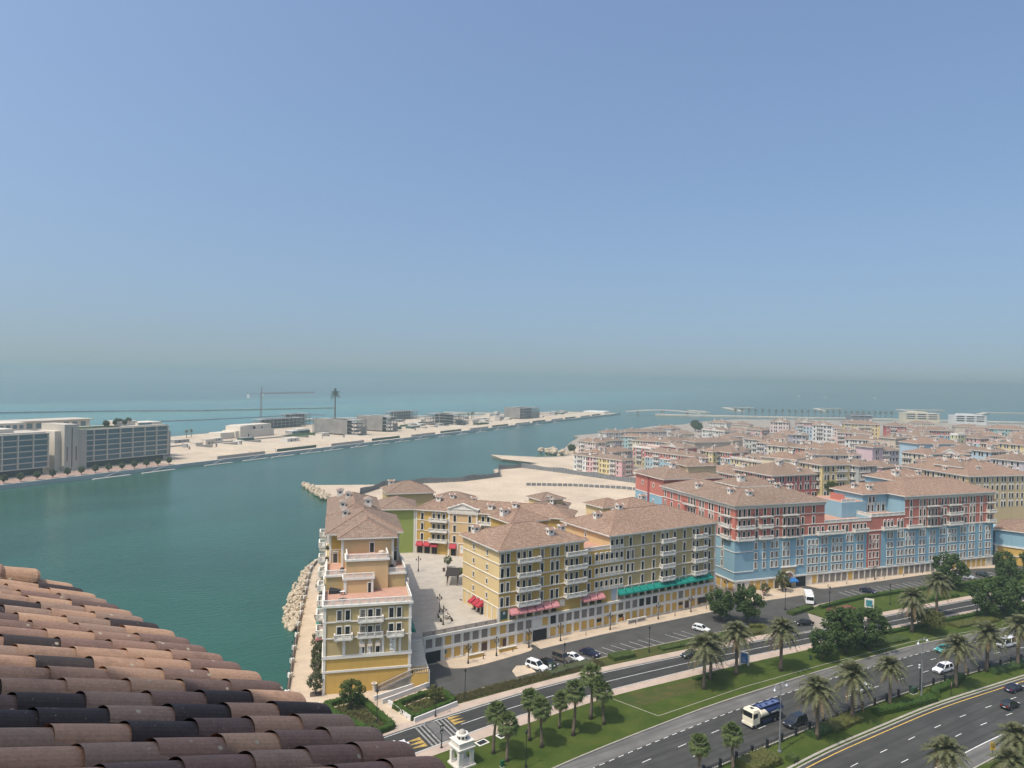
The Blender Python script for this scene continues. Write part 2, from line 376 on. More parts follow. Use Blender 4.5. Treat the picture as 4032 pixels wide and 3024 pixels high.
for i in range(3):
    y = 114.3 + i * 1.1; mb.face([(58.9, y, 0.02), (61.6, y + 0.5, 0.02), (58.9, y + 1.0, 0.02)])
    y = 109.9 + i * 1.2; mb.face([(51.6, y + 1.1, 0.02), (48.8, y + 0.55, 0.02), (51.6, y, 0.02)])
struct(mb.build('crossing_marking', M('worn_yellow_paint', (0.42, 0.28, 0.08), 0.8, 0.4, 1.2)))
# beach, building site sand, peninsula and far arms
mb = MB(); mb.prism([(98, 318), (113, 362), (112.5, 402), (116, 403.5), (150, 389.5), (200, 387), (229, 392), (245, 422), (262, 432), (296, 440), (318, 420), (345, 360), (330, 300), (250, 250), (170, 240), (110, 250)], -0.2, -0.02); struct(mb.build('beach', SAND))
mb = MB(); mb.prism([(262, 432), (295, 442), (283, 477), (290, 505), (298, 496), (320, 470), (350, 474), (365, 505), (400, 540), (400, 470), (330, 420)], -0.2, -0.01); struct(mb.build('beach', SAND))
QD = Vector((math.cos(R(32.3)), math.sin(R(32.3)), 0)); QN = Vector((-QD.y, QD.x, 0)); Q0 = Vector((-35.3, 466.7, 0))
def Q(s, n): 
    p = Q0 + QD * s + QN * n; return (p.x, p.y)
mb = MB(); mb.prism([Q(-160, 0), Q(300, 0), Q(700, 4), Q(1085, 0), Q(1100, 60), Q(1060, 118), Q(700, 190), Q(420, 215), Q(330, 200), Q(245, 190), Q(180, 176), Q(-160, 176)], -5, 0.0); struct(mb.build('peninsula', SAND))
mb = MB(); mb.prism([Q(-160, 0.3), Q(112, 0.3), Q(112, 26), Q(-160, 26)], -0.2, 0.25); struct(mb.build('waterfront_walk', M('red_paving', (0.36, 0.25, 0.20), 0.9, 0.15, 0.3)))
mb = MB()
for a, b_ in ((-160, 300), (300, 700), (700, 1085)):
    na = 0 if a < 700 else 4; nb = 0 if b_ != 700 else 4
    p, q = Q(a, na), Q(b_, nb); mb.beam((p[0], p[1], -0.4), (q[0], q[1], -0.4), 0.9, 2.6)
struct(mb.build('quay_wall', M('quay_concrete', (0.44, 0.46, 0.45), 0.9, 0.12, 0.05, streak=0.3)))
def arm(pts, w, z=0.6, m=None, name='breakwater'):
    mb = MB()
    for a, b_ in zip(pts, pts[1:]): mb.beam((*a, WZ), (*b_, WZ), w, 2 * (z - WZ))
    return struct(mb.build(name, m or SAND))
PALE = M('pale_rubble', (0.55, 0.49, 0.40), 0.95, 0.2, 0.05)
DIMM = M('dark_rubble', (0.30, 0.30, 0.28), 0.95, 0.2, 0.05)
arm([(-900, 1150), (-97, 1274), (49, 1304), (181, 1300), (425, 1361)], 3.5, 0.2, DIMM)
arm([(92, 1028), (147, 1050), (211, 1085), (295, 1140), (340, 1132)], 1.2, -0.9, M('red_boom', (0.30, 0.12, 0.10), 0.8), 'floating_boom')
arm([(240, 990), (330, 1010), (470, 990)], 14, 0.9, PALE)
arm([(400, 1080), (470, 1040), (560, 1020)], 12, 0.9, PALE)
arm([(560, 1150), (640, 1090), (720, 1075)], 12, 0.9, PALE)
arm([(930, 1002), (1010, 945), (1091, 889), (1170, 838), (1262, 797), (1317, 735), (1500, 600)], 18, 0.8, PALE, 'causeway')
arm([(1146, 1126), (1121, 1052)], 12, 0.9, PALE); arm([(1246, 1068), (1367, 1228), (1457, 1216)], 12, 0.9, PALE)
arm([(1506, 1050), (1621, 1154), (1711, 1141)], 12, 0.9, PALE); arm([(1730, 953), (1829, 1057), (1948, 1006)], 14, 0.9, PALE); arm([(1760, 830), (1920, 889), (2010, 844), (2200, 760)], 14, 0.9, PALE)
arm([(-600, 5000), (-330, 4950)], 40, 2.0, PALE, 'far_spit')
arm([(-2600, 9600), (-900, 9300), (200, 8600)], 60, 4.0, PALE, 'far_shore')
arm([(3900, 5600), (5200, 4600), (6600, 3900)], 40, 2.5, PALE, 'far_spit')
# ================================================================ building kit
def roof_mat(name, c1, c2):
    m, t, b = new_mat(name); p = posn(t)
    uvn = N(t, 'ShaderNodeUVMap').outputs[0]
    br = N(t, 'ShaderNodeTexBrick'); br.offset = 0.5
    br.inputs['Scale'].default_value = 1.0; br.inputs['Brick Width'].default_value = 0.42; br.inputs['Row Height'].default_value = 0.34
    br.inputs['Mortar Size'].default_value = 0.03; br.inputs['Mortar Smooth'].default_value = 0.6; br.inputs['Bias'].default_value = -0.1
    br.inputs['Color1'].default_value = (*c1, 1); br.inputs['Color2'].default_value = (*c2, 1); br.inputs['Mortar'].default_value = (*[x * 0.45 for x in c1], 1)
    t.links.new(uvn, br.inputs['Vector'])
    o = mixc(t, br.outputs[0], ramp(t, noise(t, vscale(t, uvn, (0.7, 1.6, 1)), 1.0, 4, 0.7), [(0.25, g3(0.60)), (0.75, g3(1.28))]), 1.0, 'MULTIPLY')
    o = mixc(t, o, ramp(t, noise(t, p, 0.08, 3), [(0.3, g3(0.9)), (0.7, g3(1.06))]), 1.0, 'MULTIPLY')
    t.links.new(o, b.inputs['Base Color']); b.inputs['Roughness'].default_value = 0.9; b.inputs['Specular IOR Level'].default_value = 0.2
    w = N(t, 'ShaderNodeTexWave'); w.bands_direction = 'X'; w.inputs['Scale'].default_value = 0.75; t.links.new(uvn, w.inputs['Vector'])
    bump(t, b, w.outputs['Fac'], 0.5, 0.08)
    return m
ROOF = roof_mat('roof_tiles', (0.25, 0.160, 0.112), (0.37, 0.26, 0.188))
ROOF2 = roof_mat('roof_tiles_brown', (0.225, 0.155, 0.112), (0.325, 0.24, 0.18))
RIDGE = M('ridge_tiles', (0.29, 0.18, 0.13), 0.9, 0.2, 1.5)
def glass_mat():
    m, t, b = new_mat('window_glass')
    r = N(t, 'ShaderNodeObjectInfo').outputs['Random']
    o = ramp(t, r, [(0, (0.010, 0.014, 0.018)), (0.40, (0.016, 0.020, 0.024)), (0.55, (0.05, 0.05, 0.048)), (0.68, (0.012, 0.018, 0.022)), (0.84, (0.10, 0.095, 0.085)), (0.94, (0.22, 0.20, 0.17))], 'CONSTANT')
    t.links.new(o, b.inputs['Base Color']); b.inputs['Roughness'].default_value = 0.12; b.inputs['Specular IOR Level'].default_value = 0.5
    return m
GLASS = glass_mat()
FRAME = M('window_frame_dark', (0.03, 0.028, 0.026), 0.5, 0.1, 3)
SHUT = M('window_shutter_brown', (0.23, 0.185, 0.15), 0.8, 0.10, 1.5)
_c = {}
def cached(key, fn):
    if key not in _c: _c[key] = fn()
    return _c[key]
def win_mesh(w, h, head, sill=True, trim=None):
    def mk():
        mb = MB(); j = 0.17; d = -0.13
        mb.box(-w / 2 - j, -w / 2, d, 0, 0, h); mb.box(w / 2, w / 2 + j, d, 0, 0, h); mb.box(-w / 2 - j, w / 2 + j, d - 0.01, 0, h, h + 0.2)
        if sill: mb.box(-w / 2 - j - 0.06, w / 2 + j + 0.06, d - 0.08, 0, -0.16, 0)
        e = w / 2 + j + 0.10; z = h + 0.24
        if head == 1:
            for a, b_ in (((-e, z), (0, z + 0.36)), ((0, z + 0.36), (e, z))): mb.beam((a[0], d, a[1]), (b_[0], d, b_[1]), 0.26, 0.11)
        elif head in (2, 3):
            rise = 0.26 if head == 2 else w / 2 + j + 0.05; r = e if head == 2 else w / 2 + j - 0.06
            pts = [(-r * math.cos(math.pi * i / 6), (h + 0.2 if head == 3 else z) + rise * math.sin(math.pi * i / 6)) for i in range(7)]
            for a, b_ in zip(pts, pts[1:]): mb.beam((a[0], d, a[1]), (b_[0], d, b_[1]), 0.24 if head == 2 else 0.2, 0.11 if head == 2 else 0.16)
        return mb.mesh('window', trim or WHITE)
    return cached(('w', w, h, head, sill, trim.name if trim else ''), mk)
def pane_mesh(w, h, shut=False):
    def mk():
        mb = MB(); mb.box(-w / 2, w / 2, -0.03, 0.0, 0, h, 0, 'bk')
        if not shut:
            for x in (-w / 2 + 0.03, 0, w / 2 - 0.03): mb.box(x - 0.035, x + 0.035, -0.06, -0.03, 0, h, 1, 'bk')
            for z in (0.03, h * 0.52, h - 0.04): mb.box(-w / 2, w / 2, -0.058, -0.03, z - 0.04, z + 0.04, 1, 'k')
        return mb.mesh('pane', [SHUT if shut else GLASS, FRAME])
    return cached(('p', w, h, shut), mk)
def bal_run(mb, x0, x1, y, z, h=0.95, t=0.13, mi=0, step=0.24, ped=2.1, axis='x'):
    """a run of stone balustrade along local x (or y): pedestals, rails and single balusters"""
    def bx(a, b_, c, d, e, f_):
        if axis == 'x': mb.box(a, b_, y + c, y + d, z + e, z + f_, mi)
        else: mb.box(y + c, y + d, a, b_, z + e, z + f_, mi)
    L = x1 - x0; n = max(1, round(L / ped))
    bx(x0, x1, -t, t, h - 0.13, h); bx(x0, x1, -t * 0.9, t * 0.9, 0, 0.14)
    for i in range(n + 1):
        x = x0 + L * i / n; bx(x - 0.16 if i else x, x + 0.16 if i < n else x, -t * 1.15, t * 1.15, 0, h + 0.03)
        if i < n:
            k = max(1, int((L / n - 0.4) / step)); 
            for q in range(k):
                xx = x + 0.2 + (L / n - 0.4) * (q + 0.5) / k; bx(xx - 0.065, xx + 0.065, -0.065, 0.065, 0.14, h - 0.13)
def balcony_meshes(w, d, iron=False):
    def mk():
        s = MB(); s.box(-w / 2, w / 2, -d, 0.0, -0.22, 0.0); s.box(-w / 2 + 0.15, w / 2 - 0.15, -d + 0.15, 0.0, -0.36, -0.22)
        for x in (-w / 2 + 0.5, w / 2 - 0.5): s.prism([(0, 0), (0, 0)], 0, 0) if False else s.box(x - 0.12, x + 0.12, -d * 0.7, 0, -0.65, -0.36)
        b_ = MB()
        if iron:
            for x0, y0, x1, y1 in ((-w / 2 + .05, -d + .05, w / 2 - .05, -d + .05), (-w / 2 + .05, -d + .05, -w / 2 + .05, 0), (w / 2 - .05, -d + .05, w / 2 - .05, 0)):
                b_.beam((x0, y0, 0.95), (x1, y1, 0.95), 0.05, 0.05); b_.beam((x0, y0, 0.12), (x1, y1, 0.12), 0.03, 0.03)
                n = max(2, int(math.hypot(x1 - x0, y1 - y0) / 0.3))
                for i in range(n + 1):
                    x, y = x0 + (x1 - x0) * i / n, y0 + (y1 - y0) * i / n; b_.box(x - .015, x + .015, y - .015, y + .015, 0, 0.95)
        else:
            bal_run(b_, -w / 2, w / 2, -d + 0.13, 0, ped=1.9)
            bal_run(b_, -d + 0.3, 0, -w / 2 + 0.13, 0, axis='y', ped=2.5); bal_run(b_, -d + 0.3, 0, w / 2 - 0.13, 0, axis='y', ped=2.5)
        return s.mesh('balcony', WHITE), b_.mesh('balustrade', BLACK if iron else WHITE)
    return cached(('b', w, d, iron), mk)
def awning_mesh(w, d, h, m, m2=None):
    def mk():
        mb = MB(); a, b_ = -w / 2, w / 2
        mb.face([(a, -0.02, h), (a, -d, 0.25), (b_, -d, 0.25), (b_, -0.02, h)])
        mb.face([(a, -d, 0.25), (a, -d - 0.05, -0.1), (b_, -d - 0.05, -0.1), (b_, -d, 0.25)])
        for x in (a, b_): mb.face([(x, -0.02, h), (x, -0.02, 0.1), (x, -d - 0.05, -0.1), (x, -d, 0.25)])
        return mb.mesh('awning', m)
    return cached(('a', w, d, h, m.name), mk)
class Face:
    """a wall face of a building: s runs along it, z up; things are set on it facing outwards"""
    def __init__(f, root, x, y, a): f.r, f.x, f.y, f.a = root, x, y, a
    def at(f, s, z, o=0.0):
        return (f.x + s * math.cos(f.a) + o * math.sin(f.a), f.y + s * math.sin(f.a) - o * math.cos(f.a), z)
    def add(f, me, name, s, z, o=0.0, parent=None): return put(me, name, f.r if parent is None else parent, f.at(s, z, o), f.a)
    def win(f, s, z, w=0.85, h=2.1, head=0, sill=True, shut=False, trim=None):
        o = f.add(win_mesh(w, h, head, sill, trim), 'window', s, z); put(pane_mesh(w, h, shut), 'pane', o); return o
    def bal(f, s, z, w, d=1.3, iron=False):
        a, b_ = balcony_meshes(w, d, iron); o = f.add(a, 'balcony', s, z); put(b_, 'balustrade', o); return o
    def box(f, name, s0, s1, z0, z1, d, m, o=0.0):
        L, H = round(s1 - s0, 3), round(z1 - z0, 3)
        me = cached(('fb', name, L, H, d, m.name), lambda: MB().box(0, L, -d, 0, 0, H, 0, 'k').mesh(name, m))
        return f.add(me, name, s0, z0, o)
    def awn(f, s, z, w, d, h, m): return f.add(awning_mesh(w, d, h, m), 'awning', s, z)
def faces4(root, x0, x1, y0, y1):
    return (Face(root, x0, y0, 0.0), Face(root, x1, y0, R(90)), Face(root, x1, y1, R(180)), Face(root, x0, y1, R(-90)))   # front, right, back, left
def hip_fn(x0, x1, y0, y1, z, p, ov):
    def f(x, y): return z + p * max(0.0, min(x - (x0 - ov), (x1 + ov) - x, y - (y0 - ov), (y1 + ov) - y))
    return f
def hip_roof(root, x0, x1, y0, y1, z, p=0.36, ov=0.7, m=None, name='roof', fas=None, ridge=True):
    a, b_, c, d = x0 - ov, x1 + ov, y0 - ov, y1 + ov; w, l = b_ - a, d - c; k = min(w, l) / 2; zt = z + p * k; sl = math.sqrt(1 + p * p)
    if w >= l: r1, r2 = (a + k, c + k, zt), (b_ - k, c + k, zt)
    else: r1, r2 = (a + k, c + k, zt), (a + k, d - k, zt)
    mb = MB(); mb.uv = []
    A_, B_, C_, D_ = (a, c, z), (b_, c, z), (b_, d, z), (a, d, z)
    if w >= l: sl4 = [(A_, B_, r2, r1), (B_, C_, r2), (C_, D_, r1, r2), (D_, A_, r1)]
    else: sl4 = [(A_, B_, r1), (B_, C_, r2, r1), (C_, D_, r2), (D_, A_, r1, r2)]
    for q in sl4:
        mb.face(q); e = Vector(q[1]) - Vector(q[0]); ex = e.normalized(); o = Vector(q[0])
        us = []
        for v in q:
            dv = Vector(v) - o; u_ = dv.dot(ex); vv = (dv - ex * u_).length; us.append((u_ + o.x + o.y, vv))
        mb.uv.append(us)
    t = 0.28
    for p0, p1 in ((A_, B_), (B_, C_), (C_, D_), (D_, A_)):
        mb.face([p0, (p0[0], p0[1], z - t), (p1[0], p1[1], z - t), p1], 1); mb.f[-1] = mb.f[-1]; mb.uv.append([(0, 0)] * 4)
    mb.face([(a, c, z - t), (a, d, z - t), (b_, d, z - t), (b_, c, z - t)], 1); mb.uv.append([(0, 0)] * 4)
    o = mb.build(name, [m or ROOF, fas or WHITE], root)
    if ridge:
        rb = MB()
        ends = [(A_, r1), (B_, r2 if w >= l else r1), (C_, r2), (D_, r1 if w >= l else r2), (r1, r2)]
        for p0, p1 in ends:
            if (Vector(p0) - Vector(p1)).length > 0.3: rb.beam(p0, p1, 0.26, 0.16)
        rb.build('ridge', RIDGE, o)
    return o, hip_fn(x0, x1, y0, y1, z, p, ov)
def chimney_mesh(kind=0):
    def mk():
        mb = MB(); w, d, h = (0.8, 0.65, 1.1) if kind == 0 else (0.62, 0.55, 0.9) if kind == 1 else (1.0, 0.85, 1.45)
        mb.box(-w, w, -d, d, -1.6, h)
        for x in (-1, 1): mb.box(x * w - 0.02, x * w + 0.02, -0.28, 0.28, h - 0.72, h - 0.25, 2)
        for y in (-1, 1): mb.box(-0.28, 0.28, y * d - 0.02, y * d + 0.02, h - 0.72, h - 0.25, 2)
        e, g = w + 0.22, d + 0.22
        mb.box(-e, e, -g, g, h, h + 0.12)
        mb.face([(-e, -g, h + .12), (e, -g, h + .12), (e, 0, h + .52), (-e, 0, h + .52)], 1); mb.face([(e, g, h + .12), (-e, g, h + .12), (-e, 0, h + .52), (e, 0, h + .52)], 1)
        for x in (-e, e):
            mb.face([(x, -g, h + .12), (x, g, h + .12), (x, 0, h + .52)])
            for s in (-1, 1): mb.beam((x, s * g, h + .14), (x, 0, h + .54), 0.16, 0.1)
        return mb.mesh('chimney', [WHITE, RIDGE, DARK])
    return cached(('ch', kind), mk)
def chimney(roof, fn, x, y, rz=0.0, kind=0): return put(chimney_mesh(kind), 'chimney', roof, (x, y, fn(x, y) + 0.1), rz)
def wall_box(root, x0, x1, y0, y1, z0, z1, m, name='wall', top=False):
    return MB().box(x0, x1, y0, y1, z0, z1, 0, 'b' if top else 'b').build(name, m, root)
def band(root, x0, x1, y0, y1, z, h, d, m=None, name='string_course'):
    mb = MB(); mb.box(x0 - d, x1 + d, y0 - d, y0, z, z + h); mb.box(x0 - d, x1 + d, y1, y1 + d, z, z + h); mb.box(x0 - d, x0, y0, y1, z, z + h); mb.box(x1, x1 + d, y0, y1, z, z + h)
    return mb.build(name, m or WHITE, root)
def dentils(f, s0, s1, z, n=None):
    mb = MB(); n = n or int((s1 - s0) / 0.55)
    for i in range(n): s = s0 + (s1 - s0) * (i + 0.5) / n; mb.box(s - 0.11, s + 0.11, -0.5, 0, 0, 0.3)
    return put(mb.mesh('dentil_course', WHITE), 'dentil_course', f.r, f.at(0, z), f.a)
MUST = M('mustard_render', (0.50, 0.33, 0.095), 0.9, 0.07, 0.25, streak=0.2)
MUSTP = M('pale_yellow_render', (0.68, 0.52, 0.27), 0.9, 0.05, 0.2, streak=0.15)
OLIVE = M('khaki_yellow_render', (0.45, 0.35, 0.17), 0.9, 0.06, 0.25, streak=0.2)
PEACH = M('peach_yellow_render', (0.60, 0.42, 0.22), 0.9, 0.06, 0.25, streak=0.2)
LIME = M('lime_green_render', (0.27, 0.33, 0.085), 0.9, 0.06, 0.2, streak=0.2)
YELL = M('bright_yellow_render', (0.58, 0.37, 0.10), 0.9, 0.07, 0.25, streak=0.25)
SKYB = M('sky_blue_render', (0.25, 0.41, 0.49), 0.9, 0.06, 0.2, streak=0.3)
REDW = M('coral_red_render', (0.50, 0.175, 0.13), 0.9, 0.06, 0.2, streak=0.15)
GREENA = M('green_awning', (0.01, 0.22, 0.17), 0.7, 0.06, 1)
PINKA = M('pink_awning', (0.52, 0.22, 0.22), 0.7, 0.06, 1)
REDA = M('red_awning', (0.38, 0.035, 0.05), 0.7, 0.06, 1)
BLUEA = M('blue_awning', (0.03, 0.16, 0.42), 0.6, 0.06, 1)

# ================================================================ long yellow block on the street
t = thing('apartment_building', 'long mustard yellow apartment block with rows of green and pink awnings above the street', 'building', (84, 141.7, 0))
wall_box(t, 0, 71.4, 0, 18.3, 0, 6.0, WHITE, 'plinth')
wall_box(t, 0, 24.4, 0, 18.3, 6.0, 23.0, MUST); wall_box(t, 24.4, 37.6, 0.02, 18, 6.0, 19.7, MUST); wall_box(t, 32.9, 71.4, 0, 20.3, 6.003, 23.2, OLIVE)
MB().box(0, 0.02, 0, 18.3, 0, 17).build('side_wall', MUSTP, t, (-0.021, 0, 6.0)); MB().box(0, 0.02, 0, 20.3, 0, 3.5).build('side_wall', PEACH, t, (32.878, 0, 19.72))
MB().box(24.4, 32.9, 0.3, 17, 19.7, 19.76).build('roof_terrace', TERR, t)
F, Rr, Bk, Lf = faces4(t, 0, 24.4, 0, 18.3)
F3 = Face(t, 32.9, 0, 0.0); F3L = Face(t, 32.88, 20.3, R(-90)); R3 = Face(t, 71.4, 0, R(90))
for z in (9.35, 12.75, 16.15, 19.55):
    band(t, 0, 24.4, 0, 18.3, z, 0.22, 0.16)
    if z < 19: F.box('string_course', 24.6, 71.3, z, z + 0.22, 0.16, WHITE)
    else: F.box('string_course', 32.9, 71.3, z, z + 0.22, 0.16, WHITE)
F.box('cornice', -0.3, 71.7, 5.55, 6.15, 0.35, WHITE); F.box('string_course', -0.1, 71.5, 2.62, 3.28, 0.2, WHITE); F.box('skirting', -0.1, 71.5, 0.0, 0.35, 0.22, STONE)
band(t, 0, 24.4, 0, 18.3, 22.4, 0.6, 0.3, name='cornice'); band(t, 32.9, 71.4, 0, 20.3, 22.6, 0.6, 0.3, name='cornice')
ro, fn = hip_roof(t, 0, 24.4, 0, 18.3, 23.1, 0.37, 0.9)
chimney(ro, fn, 16.2, 3.0, 0, 0); chimney(ro, fn, 23.2, 8.0, 0, 0); chimney(ro, fn, 2.0, 15.5, 0, 0)
ro, fn = hip_roof(t, 32.9, 71.4, 0, 20.3, 23.3, 0.37, 0.9)
chimney(ro, fn, 44.5, 10.5); chimney(ro, fn, 37.5, 11.5)
heads = {19.7: 1, 16.3: 2, 12.9: 0, 9.5: 0}
apron_mb = MB(); bal_run(apron_mb, -0.62, 0.62, -0.12, 0, 0.8, 0.1, ped=3); apron = apron_mb.mesh('balustrade', WHITE)
cols4 = [0.75, 2.3, 5.2, 6.8, 8.4, 11.9, 14.9, 16.4, 19.1, 20.7, 22.3]
for z, hd in heads.items():
    for s in cols4: F.win(s, z + 0.15, 0.82, 2.15, hd)
    for s, w in ((7.8, 6.2), (21.7, 6.2)): F.bal(s - 0.0, z + 0.02, w, 1.35)
    if z < 19:
        for s in ((24.9, 26.4) if z > 10 else (26.1,)): F.win(s, z + 0.15, 0.8, 2.15, hd)
        for i in range(6):
            F.win(28.6 + 1.62 * i, z + 0.95, 0.85, 1.4, hd, False)
            F.add(apron, 'balustrade', 28.6 + 1.62 * i, z + 0.08)
    else:
        for i in range(3):
            F.win(33.5 + 1.6 * i, z + 0.95, 0.85, 1.4, hd, False); F.add(apron, 'balustrade', 33.5 + 1.6 * i, z + 0.1)
    for s in ([39.7] if z in (19.7, 9.5) else [38.9, 40.45]) + [44.0, 47.9, 50.9, 52.6, 55.4, 59.1, 62.6, 64.1, 67.3, 68.9]: F.win(s, z + 0.15, 0.82, 2.15, hd)
    for s in (52.4, 64.6): F.bal(s, z + 0.02, 4.7, 1.35)
    for s in (3.5, 8, 13): R3.win(s, z + 0.15, 0.82, 2.1, hd)
    for s in (3.6, 12.0): R3.bal(s, z + 0.02, 4.2, 1.2)
    for s in (5.7, 12.4): Lf.win(18.3 - s, z + 0.95, 0.6, 1.15, hd if hd == 1 else 0)
Lf_b = MB(); bal_run(Lf_b, 24.5, 32.8, 0.2, 19.75, 1.0); Lf_b.build('balustrade', WHITE, t)
F3L.win(10, 20.9, 0.5, 0.9, 3)
for i in range(31):                                   # plinth pilasters and panels, two rows
    s = 0.1 + 2.37 * i
    F.box('pilaster', s - 0.24, s + 0.24, 0.35, 5.55, 0.16, WHITE)
    if i == 30: break
    up = LOUV if i in (1, 2, 3, 7, 8, 9, 10, 11, 12, 15, 16, 17, 24) else DARK if i in (6, 18, 19, 20) else YELL
    if i == 4: continue
    F.box('panel', s + 0.4, s + 1.97, 3.4, 5.35, 0.03, up)
    if i in (5,): continue
    F.box('panel', s + 0.4, s + 1.97, 0.45, 2.52, 0.03, YELL)
    if i in (12, 15, 24): F.box('vent', s + 0.4, s + 1.97, 1.5, 2.3, 0.06, DARK)
    if i in (25,): F.box('door', s + 0.45, s + 1.9, 0.2, 2.3, 0.08, M('brown_door', (0.09, 0.05, 0.045), 0.6))
F.box('shop_window', 64.8, 68.0, 0.9, 2.5, 0.24, DARK); F.box('door', 1.2, 2.2, 0.2, 2.2, 0.09, M('brown_door', (0.09, 0.05, 0.045), 0.6))
F.box('garage_entrance', 9.5, 13.5, 0.0, 2.75, 0.24, DARK)
for s, z in ((36.9, 0.6),): F.box('fire_cabinet', s + 0.6, s + 1.1, z, z + 0.95, 0.15, M('fire_red', (0.35, 0.02, 0.02), 0.5))
shops = [3.8 + 2.35 * i for i in range(6)] + [24.9 + 2.4 * i for i in range(3)] + [36.6 + 2.44 * i for i in range(14)]
for i, s in enumerate(shops):
    m_ = PINKA if i < 9 else GREENA
    F.box('shop_window', s - 0.75, s + 0.75, 6.35, 8.6, 0.04, GLASS); F.awn(s, 7.75, 2.05 if i < 9 else 2.15, 1.35, 1.25, m_)
    F.box('pilaster', s - 1.2, s - 0.95, 6.15, 9.3, 0.14, WHITE)
F.box('pilaster', 70.9, 71.5, 6.15, 22.6, 0.12, WHITE); F.box('pilaster', -0.1, 0.35, 6.15, 9.35, 0.15, WHITE)
F.box('sign_panel', 0.55, 2.35, 6.7, 8.7, 0.06, M('green_sign', (0.03, 0.08, 0.075), 0.6)); F.box('sign_panel', 17.3, 18.9, 7.3, 8.9, 0.06, STONE); F.box('sign_panel', 33.6, 35.3, 6.4, 9.2, 0.05, M('grey_sign', (0.38, 0.42, 0.46), 0.5))
sign_flower = MB()
for i in range(7): a = 2 * math.pi * i / 7; sign_flower.frus(0.22 * math.cos(a), 0.22 * math.sin(a), 0, 0.13, 0.02, 0.13, 8)
put(sign_flower.mesh('emblem', WHITE2), 'emblem', t, F.at(1.45, 8.15, 0.07), (R(90), 0, 0))
for s in (0.4, 2.9, 5.3, 13.2, 15.4, 17.9): Lf.box('pilaster', s - 0.18, s + 0.18, 6.0, 9.3, 0.16, WHITE)
for s in (6.9, 8.9, 10.7):
    Lf.box('shop_door', s - 0.65, s + 0.65, 6.0, 8.3, 0.06, DARK); Lf.awn(s, 7.9, 1.55, 1.7, 1.3, REDA); Lf.box('pilaster', s + 0.75, s + 1.05, 6.0, 9.3, 0.16, WHITE)

# ---------------------------------------------------------------- plaza, podium wall, stairs
plaza = [(61.4, 141.75), (84.05, 141.75), (84.05, 162), (120, 162), (131, 178), (96, 214), (83, 216), (74, 190)]
mb = MB(); mb.prism(plaza, 0.0, 6.0, 0, 1); struct(mb.build('plaza', [PLAZA, WHITE]))
t = thing('podium_wall', 'white and yellow panelled retaining wall with dark garage entrance below the plaza', 'wall', (65.0, 141.7, 0))
F = Face(t, 0, 0, 0.0)
MB().box(0, 19, 0, 0.04, 0, 6.0).build('wall', WHITE, t)
F.box('cornice', -0.2, 18.7, 5.5, 6.12, 0.35, WHITE); F.box('string_course', 0, 18.9, 2.62, 3.28, 0.2, WHITE); F.box('skirting', 4.4, 18.9, 0, 0.35, 0.22, STONE)
for i in range(9):
    s = 0.15 + 2.33 * i; F.box('pilaster', s - 0.15, s + 0.3, 0.35 if i > 1 else 3.3, 5.5, 0.16, WHITE)
    if i > 7: continue
    F.box('panel', s + 0.45, s + 1.95, 3.42, 5.3, 0.05, LOUV if i not in (2, 7) else YELL)
    if i > 1: F.box('panel', s + 0.45, s + 1.95, 0.45, 2.52, 0.05, YELL)
F.box('garage_entrance', 0.6, 4.2, 0, 2.6, 0.08, DARK); F.box('door', 14.6, 16.0, 0.2, 2.2, 0.1, M('brown_door', (0.09, 0.05, 0.045), 0.6))
F.box('parking_sign', 5.2, 5.75, 1.5, 2.35, 0.08, M('sign_blue_grey', (0.09, 0.16, 0.2), 0.5))
mb = MB(); bal_run(mb, 0, 18.6, 0.3, 6.0, 1.0, ped=2.6); mb.build('balustrade', M('weathered_stone', (0.36, 0.31, 0.27), 0.9, 0.15, 0.8), t)
for i, (x, L) in enumerate(((75.2, 3.8), (83.0, 4.6))):
    w = thing('planter_wall', ['low cream planter wall before the brown garage door', 'low cream planter wall with ramped end beside the garage ramp'][i], 'wall', (x, 139.3, 0.1))
    MB().box(0, L, 0, 0.35, 0, 0.75).build('wall', YELL, w); MB().box(-0.1, L + 0.1, -0.08, 0.43, 0.75, 0.92).build('coping', STONE, w); MB().box(-0.001, 0.35, 0.36, 1.7, 0, 0.85).build('return_wall', STONE, w)
w = thing('planter_wall', 'grey stone parapet with recessed panels in front of the street block', 'wall', (121.5, 139.7, 0.1))
MB().box(0, 6.5, 0, 0.4, 0, 1.15).build('wall', STONE, w)
for x in (0.4, 3.4): MB().box(x, x + 2.5, -0.05, 0, 0.25, 0.85).build('panel', LOUV, w)
# stair from the plaza down between the two blocks
t = thing('staircase', 'broad stone staircase rising from the street to the plaza between the two yellow blocks', 'staircase', (0, 0, 0))
u_, n_ = Vector((0.9548, -0.2974, 0)), Vector((0.2974, 0.9548, 0)); o_ = Vector((59.0, 135.0, 0))
def sq(a0, a1, b0, b1): return [tuple((o_ + u_ * a + n_ * b_)[:2]) for a, b_ in ((a0, b0), (a1, b0), (a1, b1), (a0, b1))]
for i in range(16): MB().prism(sq(0.3, 3.4, 0.2 + 0.42 * i, 7.4), 2.9 + 0.19 * i, 2.9 + 0.19 * (i + 1)).build('step', STONE, t)
MB().prism(sq(0.0, 3.5, -3.2, 0.3), 0, 2.9).build('landing', YELL, t)
MB().prism(sq(3.4, 3.7, -3.2, 7.6), 0, 3.2).build('side_wall', STONE, t)
for i in range(15): MB().prism(sq(-0.3 - 0.45 * (i + 1), 0.0, -3.1, -1.3), 0, 2.9 - 0.19 * (i + 1)).build('step', STONE, t)
mb = MB()
